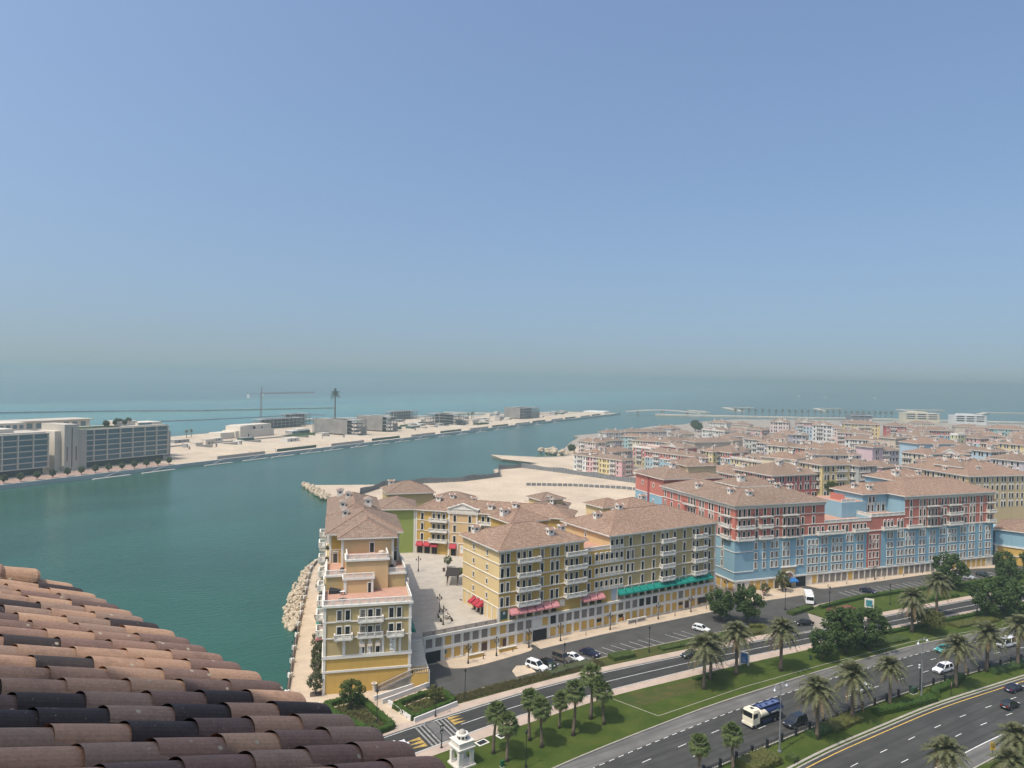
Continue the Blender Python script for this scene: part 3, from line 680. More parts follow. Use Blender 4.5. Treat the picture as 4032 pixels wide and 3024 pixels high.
for i in range(21):
    a = 0.2 - 7.2 * i / 20; zb = 2.9 - max(0, (-a)) * 0.40; p = o_ + u_ * a + n_ * -3.15; mb.box(p.x - 0.07, p.x + 0.07, p.y - 0.07, p.y + 0.07, zb, zb + 0.9)
pa, pb = o_ + u_ * 0.2 + n_ * -3.15, o_ + u_ * -7.0 + n_ * -3.15
mb.beam((pa.x, pa.y, 3.9), (pb.x, pb.y, 1.05), 0.26, 0.16); mb.beam((pa.x, pa.y, 2.95), (pb.x, pb.y, 0.2), 0.26, 0.3)
pc = o_ + u_ * 3.4 + n_ * -3.15; mb.beam((pa.x, pa.y, 3.9), (pc.x, pc.y, 3.9), 0.26, 0.16)
for i in range(10): p = pa + (pc - pa) * (i / 9); mb.box(p.x - 0.07, p.x + 0.07, p.y - 0.07, p.y + 0.07, 2.9, 3.85)
mb.build('balustrade', M('weathered_stone', (0.36, 0.31, 0.27), 0.9, 0.15, 0.8), t)
MB().lathe([(0, 0.3), (1.0, 0.3), (1.02, 0.4), (1.12, 0.4), (1.13, 0.12), (1.3, 0.2), (1.6, 0.55), (1.72, 0.6), (1.72, 0.3)], 12).build('urn', STONE, t, (pb.x - 0.4, pb.y, 0.1), smooth=True)

# ================================================================ terraced yellow block on the waterfront
t = thing('apartment_building', 'terraced yellow block with stepped roof terraces beside the waterfront promenade', 'building', (41.6, 137.6, 0), R(-17.3))
W1 = 17.2
wall_box(t, 0, W1, 0, 40, 0, 7.3, YELL); wall_box(t, 0.05, W1 - 0.05, 0.05, 40, 7.3, 17.5, OLIVE); wall_box(t, 0.3, W1 - 0.3, 10.5, 40, 17.5, 20.6, OLIVE)
wall_box(t, 3.9, 10.0, 7.6, 10.5, 17.5, 20.6, PEACH); wall_box(t, 4.4, 13.2, 10.0, 16, 17.52, 23.9, PEACH)
wall_box(t, 3.4, 14.8, 15.7, 24, 20.6, 27.3, PEACH); wall_box(t, 0.8, W1 - 0.8, 20.6, 40, 20.6, 27.28, MUST); wall_box(t, 0.8, 13, 39, 66, 0, 27.26, MUST)
MB().box(W1 - 0.03, W1 + 0.02, 5, 40, 7.3, 17.4).build('side_wall', LIME, t)
fl = MB(); fl.box(0.25, W1 - 0.25, 0.25, 10.5, 17.5, 17.56); fl.box(0.5, 4.4, 10.8, 20.6, 20.6, 20.66); fl.box(13.2, W1 - 0.5, 10.8, 20.6, 20.6, 20.66); fl.box(4.6, 13.0, 10.2, 15.7, 23.9, 23.96); fl.box(4.1, 9.8, 7.8, 10, 20.6, 20.66)
fl.build('roof_terrace', TERR, t)
F, Rr, Bk, Lf = faces4(t, 0, W1, 0, 40)
for z, h, d in ((4.3, 0.4, 0.18), (7.0, 0.65, 0.22), (10.95, 0.25, 0.14), (14.15, 0.25, 0.14), (17.2, 0.45, 0.35)): band(t, 0, W1, 0, 40, z, h, d, name='string_course' if d < 0.3 else 'cornice')
band(t, 0.3, W1 - 0.3, 10.5, 40, 20.35, 0.4, 0.28, name='cornice'); band(t, 3.9, 10.0, 7.6, 10.5, 20.35, 0.42, 0.28, name='cornice'); band(t, 4.4, 13.2, 10.0, 16, 23.6, 0.42, 0.3, name='cornice')
bl = MB(); bal_run(bl, 0, W1, 0.0, 17.62, 1.05, ped=1.75); bal_run(bl, 0.2, 10, 0.05, 17.62, 1.05, axis='y'); bal_run(bl, 0.2, 10, W1 - 0.05, 17.62, 1.05, axis='y')
bal_run(bl, 3.8, 10.1, 7.5, 20.72, 1.05, ped=1.9); bal_run(bl, 0.3, 4.4, 10.5, 20.72, 1.05, ped=1.9); bal_run(bl, 13.2, W1 - 0.3, 10.5, 20.72, 1.05, ped=1.9); bal_run(bl, 10.6, 20, 0.35, 20.72, 1.05, axis='y'); bal_run(bl, 10.6, 20, W1 - 0.35, 20.72, 1.05, axis='y')
bal_run(bl, 4.4, 13.2, 10.0, 24.0, 1.05, ped=2.1); bal_run(bl, 10.1, 15, 4.5, 24.0, 1.05, axis='y'); bal_run(bl, 10.1, 15, 13.1, 24.0, 1.05, axis='y')
bl.build('balustrade', WHITE, t)
for s in (0.25, W1 - 0.25): F.box('pilaster', s - 0.27, s + 0.27, 0.1, 17.2, 0.12, WHITE)
for s in (4.0, 7.3): F.box('pilaster', s - 0.3, s + 0.3, 7.6, 10.9, 0.12, WHITE)
for s in (9.0, 11.6, 13.9, 15.0): F.box('pilaster', s - 0.25, s + 0.25, 7.6, 10.9, 0.10, WHITE)
for s in (3.05, 4.65, 13.2, 14.75): F.win(s, 14.55, 0.85, 1.95, 0); F.win(s, 11.35, 0.85, 1.95, 0)
for s in (7.55, 9.05, 10.6): F.win(s, 14.45, 0.9, 2.0, 0); F.win(s, 11.9, 0.9, 1.25, 0); F.win(s, 7.75, 0.75, 1.5, 0); F.awn(s, 9.2, 0.95, 0.35, 0.9, M('cream_awning', (0.55, 0.47, 0.38), 0.8))
F.bal(9.1, 14.3, 5.0, 1.1); F.bal(9.1, 11.05, 5.0, 0.6); F.bal(3.85, 11.1, 3.6, 1.1); F.bal(14.0, 11.1, 3.4, 1.1)
sg = F.box('sign_panel', 13.0, 14.25, 7.9, 10.4, 0.06, WHITE2)
def text(body, size, m, parent, loc, rot, name='lettering', ax='CENTER'):
    c = bpy.data.curves.new(name, 'FONT'); c.body = body; c.size = size; c.align_x = ax; c.extrude = 0.004; c.materials.append(m)
    o = bpy.data.objects.new(name, c); col.objects.link(o)
    me = bpy.data.meshes.new_from_object(o.evaluated_get(bpy.context.evaluated_depsgraph_get())); bpy.data.objects.remove(o)
    return put(me, name, parent, loc, rot)
text('Regus', 0.52, BLACK, sg, (0.62, -0.075, 0.55), (R(90), 0, 0)); text('ريجس', 0.5, BLACK, sg, (0.62, -0.075, 1.65), (R(90), 0, 0))
me = MB().frus(0, 0, 0, 0.13, 0.02, 0.13, 8).mesh('emblem', BLACK)
for z in (1.12, 2.2): put(me, 'emblem', sg, (0.62, -0.07, z), (R(90), 0, 0))
FB = Face(t, 0, 7.6, 0.0); FB.win(9.3, 17.6, 0.8, 2.0, 0, False); FT = Face(t, 0, 15.7, 0.0); FT.win(10.0, 24.0, 0.85, 2.1, 1)
FS = Face(t, 0, 20.6, 0.0); FS.win(2.2, 20.75, 0.95, 2.1, 2); FS.win(15.5, 20.75, 0.95, 2.1, 2)
for f_, s0, s1, z0, z1 in ((FT, 3.4, 3.9, 20.7, 27.0), (FT, 14.3, 14.8, 20.7, 27.0), (FS, 0.8, 1.3, 20.7, 27.0), (FS, W1 - 1.3, W1 - 0.8, 20.7, 27.0), (FB, 3.9, 4.5, 17.55, 20.3), (FB, 9.4 + .1, 10.0, 17.55, 20.3)): f_.box('pilaster', s0, s1, z0, z1, 0.12, WHITE)
FT.box('string_course', 3.4, 14.8, 23.0, 23.2, 0.1, WHITE); FS.box('string_course', 0.8, 3.4, 23.6, 23.8, 0.1, WHITE); FS.box('string_course', 14.8, W1 - 0.8, 23.6, 23.8, 0.1, WHITE)
dentils(FT, 3.2, 15.0, 26.75); dentils(FS, 0.6, 3.0, 26.75); dentils(FS, 15.0, 16.6, 26.75)
ro, fn = hip_roof(t, 0.8, W1 - 0.8, 20.6, 40, 27.4, 0.42, 1.0, ROOF2); ro2, fn2 = hip_roof(t, 3.4, 14.8, 15.7, 34, 27.42, 0.42, 0.9, ROOF2)
ro3, fn3 = hip_roof(t, 0.9, 13, 36, 66, 27.38, 0.42, 1.0, ROOF2)
chimney(ro, fn, 4.4, 31.0, R(90)); chimney(ro3, fn3, 4.0, 44, R(90)); chimney(ro3, fn3, 5.5, 55, R(90)); chimney(ro3, fn3, 3.5, 63, R(90), 2); chimney(ro3, fn3, 10.5, 47, R(90), 2)
for z in (11.1, 14.3, 17.6, 20.8, 24.1):
    for n in (13, 24, 35) if z > 17 else (4, 13, 24, 35):
        if z > 20 and n < 22: continue
        Lf.bal(40 - n, z, 4.0, 1.5)
        for q in (-1, 0, 1): Lf.win(40 - n + q * 1.3, z + 0.1, 0.85, 2.0)
for n, mm in ((9, PINKA), (12, PINKA), (15, GREENA), (19, GREENA), (24, GREENA), (29, GREENA)): Lf.awn(40 - n, 8.2 if mm == PINKA else 9.0, 3.0, 1.6, 1.6, mm)
for n in (6, 9.2, 12.4): Rr.awn(n, 9.6, 2.9, 1.5, 1.6, GREENA)
for z in (11.1, 14.3, 17.6):
    for n in (21, 30): Rr.bal(n, z, 3.6, 1.2)
    for n in (8, 20, 22, 29, 31): Rr.win(n, z + 0.1, 0.85, 2.0)

# ================================================================ courtyard range behind the plaza (45 degrees)
t = thing('apartment_building', 'yellow courtyard range with white pediment and red awnings across the plaza', 'building', (93.8, 212.0, 6.0), R(-45))
wall_box(t, 0, 11.2, 0, 13, 0, 14.1, MUST); wall_box(t, 11.2, 21, -0.35, 13, 0, 14.1, PEACH); wall_box(t, 21, 50, 0, 13, 0, 14.1, MUST)
F = Face(t, 0, 0, 0.0); FP = Face(t, 0, -0.35, 0.0)
for z in (4.0, 7.3, 10.6): F.box('string_course', 0, 11.2, z, z + 0.22, 0.14, WHITE); FP.box('string_course', 11.2, 21, z, z + 0.22, 0.14, WHITE); F.box('string_course', 21, 50, z, z + 0.22, 0.14, WHITE)
for z, hd in ((4.3, 0), (7.6, 2), (10.9, 1)):
    F.win(2.3, z, 0.85, 2.1, hd); 
    for s in (13.4, 18.4): FP.win(s, z, 0.85, 2.1, hd)
    for c_ in (7.9, 24.4, 40): 
        for q in (-1, 0, 1): F.win(c_ + q * 1.7, z, 0.9, 2.1, hd)
        F.bal(c_ + 0.1, z - 0.15, 6.2, 1.4)
    for s in (30.5, 34): F.win(s, z, 0.85, 2.1, hd)
for s in (11.45, 20.75): FP.box('pilaster', s - 0.25, s + 0.25, 0, 13.6, 0.12, WHITE)
F.box('pilaster', 0, 0.5, 0, 13.6, 0.12, WHITE)
for s in (1.6, 4.1, 6.6): F.box('shop_window', s - 0.85, s + 0.85, 0.1, 2.6, 0.05, DARK); F.awn(s, 2.6, 2.2, 1.2, 1.2, REDA); F.box('pilaster', s - 1.4, s - 1.05, 0, 3.9, 0.2, STONE)
FP.box('shop_door', 12.2, 13.9, 0.1, 2.8, 0.05, DARK); FP.awn(13.0, 2.6, 2.3, 1.2, 1.2, REDA); FP.box('pilaster', 14.3, 14.8, 0, 3.9, 0.2, STONE); FP.box('pilaster', 17.5, 18.0, 0, 3.9, 0.2, STONE)
sg = FP.box('sign_panel', 15.4, 16.8, 1.0, 3.4, 0.06, WHITE2)
mb = MB()
for i in range(14): a = -0.9 + (math.pi + 1.8) * i / 13; mb.box(0.38 * math.cos(a) - .06, 0.38 * math.cos(a) + .06, -0.02, 0, 0.38 * math.sin(a) - .06, 0.38 * math.sin(a) + .06)
mb.build('emblem', BLACK, sg, (0.7, -0.065, 1.65))
pd = MB(); pd.box(11.0, 21.2, -0.75, 1.2, 13.5, 15.2); 
pd.face([(11.6, -0.85, 15.2), (20.6, -0.85, 15.2), (16.1, -0.85, 16.9)]); pd.beam((11.3, -0.8, 15.25), (16.1, -0.8, 17.0), 0.8, 0.28); pd.beam((20.9, -0.8, 15.25), (16.1, -0.8, 17.0), 0.8, 0.28); pd.box(10.9, 21.3, -0.95, 1.2, 15.0, 15.25)
pd.build('pediment', WHITE, t)
for i in range(4): FP.box('panel', 11.9 + 2.2 * i, 13.6 + 2.2 * i, 13.8, 14.8, 0.46, STONE)
ro, fn = hip_roof(t, 0, 50, 0, 13, 14.2, 0.38, 0.8); 
for x, y in ((6, 5), (24.5, 2.2), (17, 9), (32, 4)): chimney(ro, fn, x, y, 0, 0)
dentils(F, 0.3, 11, 13.55); dentils(F, 21.3, 40, 13.55)
t = thing('apartment_building', 'plain lime green end wall block under a brown hip roof', 'building', (83.5, 215.7, 0), R(-20))
wall_box(t, 0, 10.9, 0, 16, 0, 20.2, LIME); F = Face(t, 0, 0, 0.0); F.box('pilaster', 10.3, 10.8, 6, 20, 0.1, WHITE)
ro, fn = hip_roof(t, -0.2, 10.8, 0, 16, 20.3, 0.38, 0.9, ROOF2); dentils(F, 0, 10.6, 19.7)
def plain(name, label, x, y, ang, w, d, z0, z1, wm, rm=None, p=0.36, ch=(), ov=0.8):
    t = thing(name, label, 'building', (x, y, 0), R(ang))
    wall_box(t, 0, w, 0, d, z0, z1, wm); ro, fn = hip_roof(t, 0, w, 0, d, z1 + 0.05, p, ov, rm)
    band(t, 0, w, 0, d, z1 - 0.5, 0.45, 0.2, name='cornice')
    for c_ in ch: chimney(ro, fn, c_[0], c_[1], 0 if len(c_) < 3 else R(c_[2]), 0 if len(c_) < 4 else c_[3])
    return t
b_ = plain('apartment_building', 'square yellow stair block whose hip roof stands behind the street corner roof', 102.4, 166.8, 0, 12.0, 11.2, 6, 23.1, MUST, None, 0.40, [(1.6, 6.5, 0, 2)])
Face(b_, 0, 0, 0).box('side_wall', 12.02, 12.2, 19, 22.4, 0.02, STONE)
plain('apartment_building', 'yellow rear wing with double hip roof left of the blue and coral blocks', 141.5, 175.2, 0, 10, 9, 0, 22.9, MUSTP)
plain('apartment_building', 'yellow rear wing with long eave directly behind the street block roof', 146.2, 169.4, 0, 13, 11, 0, 23.0, MUSTP, None, 0.36, [(11, 5.5, 0, 2)])
plain('apartment_building', 'ribbed brown wing roof running back towards the sandy site', 128, 183.5, 45, 32, 13, 0, 18.5, WHITE2, ROOF2, 0.40, [(11, 3.2), (20, 4.0), (22, 5.5), (26, 9)])
plain('apartment_building', 'small square hip roof raised above the ribbed wing', 136, 202, 0, 9, 8, 0, 21.5, MUSTP, ROOF2)
plain('apartment_building', 'grey-brown hip roofed house at the back of the waterfront block', 97.5, 246, -14, 17, 15, 0, 19.8, OLIVE, ROOF2, 0.42, [(3, 13, 0, 2)])
plain('apartment_building', 'lower tile roofed house next to the sandy building site', 112, 238, -30, 15, 12, 0, 17, OLIVE, ROOF2, 0.42, [(7, 2)])
for i, (x, y) in enumerate(((121.5, 164.5), (104.5, 163.0), (140.5, 168.0), (147, 165.5))):
    o = put(chimney_mesh(2), 'vent_house', None, (x, y, 22.0 if i else 21.0)); tag(o, ['white vent house with tiled cap in the gap between the two street roofs', 'white vent house with tiled cap behind the street corner roof', 'white vent house beside the yellow rear wings', 'white vent house nearest the street block ridge'][i], 'vent house')

# ================================================================ blue and coral street block
t = thing('apartment_building', 'long sky blue block with coral red upper floors and white balconies along the service street', 'building', (168.1, 145.8, 0), R(-11.1))
wall_box(t, 0, 110, 0, 18, 0, 3.5, STONE, 'plinth'); wall_box(t, 0, 110, 0, 18, 3.5, 15.7, SKYB); wall_box(t, 0.0, 34, 0.0, 40, 15.7, 26.1, REDW); wall_box(t, 0, 17, 17, 40, 0, 15.72, SKYB)
wall_box(t, 34, 53.4, 0.0, 17.9, 15.7, 18.9, REDW); wall_box(t, 53.4, 68, 0.0, 17.9, 15.7, 20.0, REDW); wall_box(t, 53.3, 53.42, 0.0, 12, 15.71, 20.02, SKYB, 'side_wall')
wall_box(t, 57, 110, 7, 20, 18.9, 26.3, REDW); wall_box(t, 68, 110, 0.0, 18, 15.7, 26.3, REDW); wall_box(t, 47, 57.5, 6, 19.5, 18.9, 24.0, SKYB); wall_box(t, 56.9, 67.9, 6.9, 19.5, 20, 26.28, SKYB); wall_box(t, 67.97, 67.99, 0, 7, 20, 26.2, SKYB, 'side_wall')
MB().box(51.6, 57.7, -0.03, 0, 3.5, 15.6).build('wall_strip', REDW, t)
MB().box(34, 53.3, 0.4, 17.5, 18.9, 18.95).build('roof_terrace', TERR, t); MB().box(53.4, 68, 0.4, 7, 20, 20.06).build('roof_terrace', TERR, t)
F = Face(t, 0, 0, 0.0); Lf = Face(t, 0, 40, R(-90)); F2 = Face(t, 0, 6.9, 0.0); Rr = Face(t, 110, 0, R(90))
for z, h, d in ((3.2, 0.45, 0.3), (15.5, 0.35, 0.22)): F.box('string_course', -0.3, 110.3, z, z + h, d, WHITE); Lf.box('string_course', 0, 40.3, z, z + h, d, WHITE)
for z in (6.0, 12.0): F.box('string_course', -0.1, 7.0, z, z + 0.22, 0.14, WHITE); Lf.box('string_course', 20, 40.1, z, z + 0.22, 0.14, WHITE)
for z in (19.0, 22.4): F.box('string_course', -0.1, 33.9, z, z + 0.2, 0.14, WHITE); F.box('string_course', 68, 110, z, z + 0.2, 0.14, WHITE); Lf.box('string_course', 0, 40, z, z + 0.2, 0.14, WHITE)
for f_, s0, s1, z in ((F, -0.4, 34.2, 25.3), (Lf, 0, 40.4, 25.3), (F, 67.8, 110.3, 25.5)): f_.box('cornice', s0, s1, z, z + 0.9, 0.45, STONE); dentils(f_, s0, s1, z - 0.3)
ro, fn = hip_roof(t, 0, 34, 0, 24, 26.3, 0.36, 0.9, ROOF2); ro2, fn2 = hip_roof(t, 0, 18, 0, 40, 26.28, 0.36, 0.9, ROOF2)
chimney(ro2, fn2, 3.6, 24); chimney(ro, fn, 5.0, 9.0); chimney(ro, fn, 8.5, 4.6); chimney(ro, fn, 22.5, 8.5, 0, 1); chimney(ro, fn, 26.5, 7.5, 0, 1); chimney(ro, fn, 22.0, 11, 0, 1)
wall_box(t, 9, 24.5, 10, 21, 26, 30.2, REDW, 'attic_wall'); ro, fn = hip_roof(t, 9, 24.5, 10, 21, 30.2, 0.36, 0.8, ROOF2); chimney(ro, fn, 12, 13, 0, 2)
ro, fn = hip_roof(t, 57, 110, 6.9, 20, 26.4, 0.36, 0.9, ROOF); ro2, fn2 = hip_roof(t, 68, 110, 0, 20, 26.42, 0.36, 0.9, ROOF)
chimney(ro, fn, 59.5, 13); chimney(ro, fn, 62, 9.0); chimney(ro2, fn2, 86, 14, 0, 2)
wall_box(t, 76, 95, 12, 24, 26, 29.8, SKYB, 'attic_wall'); ro, fn = hip_roof(t, 76, 95, 12, 24, 29.8, 0.36, 0.8, ROOF); chimney(ro, fn, 80, 14.5, 0, 2); chimney(ro, fn, 91, 14.5, 0, 1)
for z, hd in ((22.75, 0), (19.35, 0), (15.95, 0)):
    L1 = [1.5, 3.2, 4.9, 7.8, 10.8, 13.7, 15.6, 18.2, 19.9, 21.5, 23.5, 25.3, 29.6]
    for s in L1:
        if s == 29.6 and z < 17: continue
        F.win(s, z, 0.85, 2.2, 3 if (z < 22 and s in (7.8, 10.8)) else hd)
    if z < 17:
        for s in (28.2, 29.8, 31.4, 33.3): F.win(s, z, 0.85, 2.2, 0)
    for k, s in enumerate((3.4, 10.9, 20.2)): F.bal(s, z - 0.1, 6.0 if k != 1 else 4.6, 1.3, iron=(z > 22 or k == 2))
    for s in (70.7, 75.0, 76.8, 79, 80.6, 82.2, 85.0, 86.6, 89.0, 90.5, 92.1, 94.7, 96.3, 98.7, 100.3, 103.8, 107.2, 108.7): F.win(s, z, 0.85, 2.2, 3 if (z < 22 and (s in (70.7, 103.8) or s in (75.0, 76.8, 98.7, 100.3))) else 0)
    for s, ir in ((80.7, True), (90.6, z > 22), (108.2, z > 22)): F.bal(s, z - 0.1, 6.2 if s < 100 else 3.6, 1.3, iron=ir)
    for n in (3.0, 4.6): Lf.win(40 - n, z, 0.85, 2.2, 0)
    Lf.bal(40 - 3.6, z - 0.1, 4.2, 1.2, iron=z > 22)
    for n in (7.6, 11, 12.6, 16, 17.6, 20.6, 22.2, 23.8, 29.5, 34, 38): Lf.win(40 - n, z, 0.85, 2.2, 3 if z < 22 and n < 18 else 0)
    Lf.bal(40 - 23, z - 0.1, 6.4, 1.2, iron=True)
for s in (36, 37.6, 39.2, 41.6, 43.2, 46, 47.6, 49.2, 50.8): F.win(s, 15.95, 0.85, 2.2, 0)
F.bal(33.0, 15.85, 4.2, 1.2); F.bal(38.3, 15.85, 6.0, 1.2); F.bal(48.6, 15.85, 6.0, 1.2)
for s in (59.2, 60.8, 62.4, 65.2, 66.8): F.win(s, 15.95, 0.85, 2.2, 3)
for s in (70.2, 71.8, 73.4): pass
F.bal(60.8, 15.85, 6.0, 1.2); F.bal(72.0, 15.85, 6.2, 1.2)
bl = MB(); bal_run(bl, 34, 53.2, 0.0, 18.95, 1.1, ped=2.4); bal_run(bl, 53.5, 68, 0.0, 20.05, 1.1, ped=2.4); bal_run(bl, 0, 7, 53.6, 20.05, 1.1, axis='y'); bal_run(bl, 0, 7, 34.1, 18.95, 1.1, axis='y'); bal_run(bl, 47, 53, 6.2, 24.0, 1.1)
bl.build('balustrade', WHITE, t); MB().box(47.3, 57.2, 6.3, 19.2, 24.0, 24.05).build('roof_terrace', TERR, t); MB().box(50, 50.15, 8, 14, 24.0, 26.2).build('screen_wall', REDW, t)
F2.win(59.5, 20.3, 0.9, 2.2, 3); F2.win(61.2, 20.3, 0.9, 2.2, 3); F2.win(63.8, 20.3, 0.9, 2.2, 3); F2.win(66, 20.3, 1.2, 2.2, 3); F2.win(60, 23.2, 0.85, 2.2); F2.win(61.7, 23.2, 0.85, 2.2)
cols = [(7.7,), (10.8,), (13.8, 15.5), (18.3, 19.9), (23.6, 25.2), (28.0, 29.6, 31.2), (33.3, 34.9), (37.7, 39.3, 40.9), (43.6, 45.2), (48.0, 49.6), (53.1, 54.7, 56.3), (60.9, 62.5), (65.4, 67.0), (68.9, 70.5, 72.1), (75.2, 76.8), (80.0, 81.5), (84.6, 86.2), (88.4, 90.0, 91.5), (94.4, 96.0), (98.6, 100.2), (103.7,), (106.7, 108.2)]
for i, c_ in enumerate(cols):
    tri = len(c_) == 3 or i in (3, 15, 21)
    for s in c_:
        if tri: F.win(s, 12.7, 0.85, 1.5, 0, True, True); F.win(s, 9.75, 0.85, 1.75, 3, True, True)
        else: F.win(s, 12.6, 0.9, 2.0, 3, True, True); F.win(s, 9.6, 0.9, 1.9, 0, True, True)
        if s not in (18.3, 19.9) or True: F.win(s, 6.75, 0.9, 1.9, 0, True, True)
        if s > 27: F.win(s, 4.05, 0.9, 1.75, 0, True, True)
for n, z in ((5.8, 12.6), (5.8, 9.6), (5.8, 6.75)): Lf.win(40 - n, z, 0.9, 1.95, 3 if z > 12 else 0, True, True)
for i in range(45):
    s = 0.2 + 2.42 * i
    if 22.6 < s < 27: continue
    F.box('pilaster', s - 0.2, s + 0.2, 0, 3.2, 0.16, STONE)
    if i < 44 and s > 27: F.box('panel', s + 0.3, s + 2.1, 0.5, 2.95, 0.05, LOUV if 12 < i < 37 and i % 9 else YELL)
for s0, s1 in ((6, 11.5), (12.6, 14.6)): F.box('panel', s0, s1, 0.4, 2.9, 0.05, YELL)
F.box('shop_window', 1.2, 3.8, 0.5, 2.6, 0.08, DARK); F.box('door', 15.2, 16.4, 0.1, 2.5, 0.08, M('brown_door', (0.09, 0.05, 0.045), 0.6)); F.box('garage_entrance', 23.2, 26.8, 0, 3.0, 0.2, DARK)
for i in range(8): Lf.box('panel', 17 + 2.9 * i, 19.3 + 2.9 * i, 0.5, 2.9, 0.06, YELL); Lf.box('pilaster', 16.3 + 2.9 * i, 16.8 + 2.9 * i, 0, 3.2, 0.16, STONE)
pt = MB(); pt.box(17.5, 22.7, -0.25, 0, 0.1, 6.4)
pt.build('portal', M('sandstone', (0.50, 0.38, 0.20), 0.9, 0.1, 0.5), t)
F.box('cornice', 17.2, 23.0, 6.3, 6.6, 0.5, WHITE)
mb = MB(); 
for i in range(10): a, b2 = math.pi * i / 10, math.pi * (i + 1) / 10; mb.beam((1.9 * math.cos(a), 0, 1.9 * math.sin(a)), (1.9 * math.cos(b2), 0, 1.9 * math.sin(b2)), 0.4, 0.35)
mb.build('arch', WHITE, t, (20.1, -0.3, 3.0)); mb = MB(); mb.face([(1.75 * math.cos(math.pi * i / 12), 0, 1.75 * math.sin(math.pi * i / 12)) for i in range(12, -1, -1)]); mb.build('tympanum', REDW, t, (20.1, -0.3, 3.0))
F.awn(20.6, 2.2, 3.4, 2.2, 0.9, BLUEA); F.box('door', 19.2, 21.2, 0.1, 2.4, 0.3, DARK)

t = thing('apartment_building', 'sky blue and coral corner block with small arched windows facing the sandy site', 'building', (187.8, 196.8, 0), R(-11.1))
wall_box(t, 0, 26, 0, 21, 0, 19.5, SKYB); wall_box(t, 0, 26, 0, 21, 19.5, 26.2, REDW); Lf = Face(t, 0, 21, R(-90)); F = Face(t, 0, 0, 0.0)
Lf.box('string_course', 0, 21.1, 19.3, 19.6, 0.15, WHITE); F.box('string_course', 0, 26, 19.3, 19.6, 0.15, WHITE); Lf.box('wall_strip', 9.4, 10.6, 0, 26, 0.2, M('dark_coral', (0.30, 0.06, 0.06), 0.9))
for z, hd, h in ((22.3, 0, 1.4), (15.8, 3, 1.3), (12.0, 3, 1.3), (8.2, 3, 1.3)):
    for s in (5.5, 13.6): Lf.win(s, z, 0.65, h, hd)
for s in (2, 4, 8, 10, 12): F.win(s, 22.0, 0.9, 1.8)
ro, fn = hip_roof(t, 0, 26, 0, 21, 26.3, 0.34, 0.9, ROOF2); chimney(ro, fn, 9, 8.5, 0, 2)
wall_box(t, 13, 26, 4, 17, 26, 30.5, M('pale_cream_render', (0.60, 0.51, 0.32), 0.9), 'attic_wall'); ro, fn = hip_roof(t, 13, 26, 4, 17, 30.5, 0.34, 0.8, ROOF2); chimney(ro, fn, 21, 6, 0, 2); chimney(ro, fn, 24, 8)
# ================================================================ the canal quarter
PAL = {
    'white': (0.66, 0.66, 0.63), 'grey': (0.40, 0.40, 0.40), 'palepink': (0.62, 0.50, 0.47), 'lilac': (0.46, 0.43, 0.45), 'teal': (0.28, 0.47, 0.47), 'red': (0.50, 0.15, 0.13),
    'beige': (0.50, 0.43, 0.34), 'yellow': (0.64, 0.52, 0.26), 'pink': (0.60, 0.36, 0.36), 'sage': (0.40, 0.42, 0.39), 'pinkplain': (0.62, 0.47, 0.48), 'cream': (0.62, 0.55, 0.40),
    'lightblue': (0.40, 0.53, 0.60), 'khaki': (0.52, 0.42, 0.24), 'limey': (0.56, 0.60, 0.32), 'orange': (0.55, 0.36, 0.20)}
def qm(k): return M('render_' + k, PAL[k], 0.9, 0.06, 0.15, streak=0.25)
def fwin_mesh(w, h, arch):
    def mk():
        mb = MB(); mb.box(-w / 2 - 0.2, w / 2 + 0.2, -0.1, 0, -0.15, h + 0.2, 0, 'k'); mb.box(-w / 2, w / 2, -0.14, -0.1, 0, h, 1, 'k')
        if arch:
            r = w / 2 + 0.2
            mb.face([(r * math.cos(math.pi * i / 6), -0.1, h + 0.2 + r * math.sin(math.pi * i / 6)) for i in range(6, -1, -1)])
        return mb.mesh('window', [WHITE, GLASS])
    return cached(('fw', w, h, arch), mk)
def fbal_mesh(w):
    def mk():
        mb = MB(); mb.box(-w / 2, w / 2, -1.2, 0, -0.2, 0); 
        for x0, x1, y0, y1 in ((-w / 2, w / 2, -1.2, -1.08), (-w / 2, -w / 2 + .12, -1.08, 0), (w / 2 - .12, w / 2, -1.08, 0)): mb.box(x0, x1, y0, y1, 0.85, 1.0); mb.box(x0, x1, y0, y1, 0, 0.12)
        n = int(w / 0.45)
        for i in range(n + 1): x = -w / 2 + 0.08 + (w - 0.16) * i / n; mb.box(x - .08, x + .08, -1.19, -1.09, 0.1, 0.87)
        return mb.mesh('balcony', WHITE)
    return cached(('fbal', w), mk)
rq = random.Random(11)
def fenestrate(f, L, z1, floors, zmin, style):
    pat = rq.choice([(1, 3, 1, 2), (2, 1, 3, 1), (1, 2, 2, 1), (3, 1, 1, 3)]); s = 1.6; i = 0
    while s < L - 1.0:
        k = pat[i % 4]; i += 1
        if s + 1.5 * (k - 1) > L - 1.0: k = 1
        for q in range(floors):
            z = z1 - 0.75 - 2.0 - 3.4 * q
            if z < zmin: break
            for j in range(k): f.add(fwin_mesh(0.9, 2.0, q % 2 == 1 and style), 'window', s + 1.5 * j, z)
            if k == 3 and q < 3: f.add(fbal_mesh(5.2), 'balcony', s + 1.5, z - 0.1)
        s += 1.5 * (k - 1) + 2.6
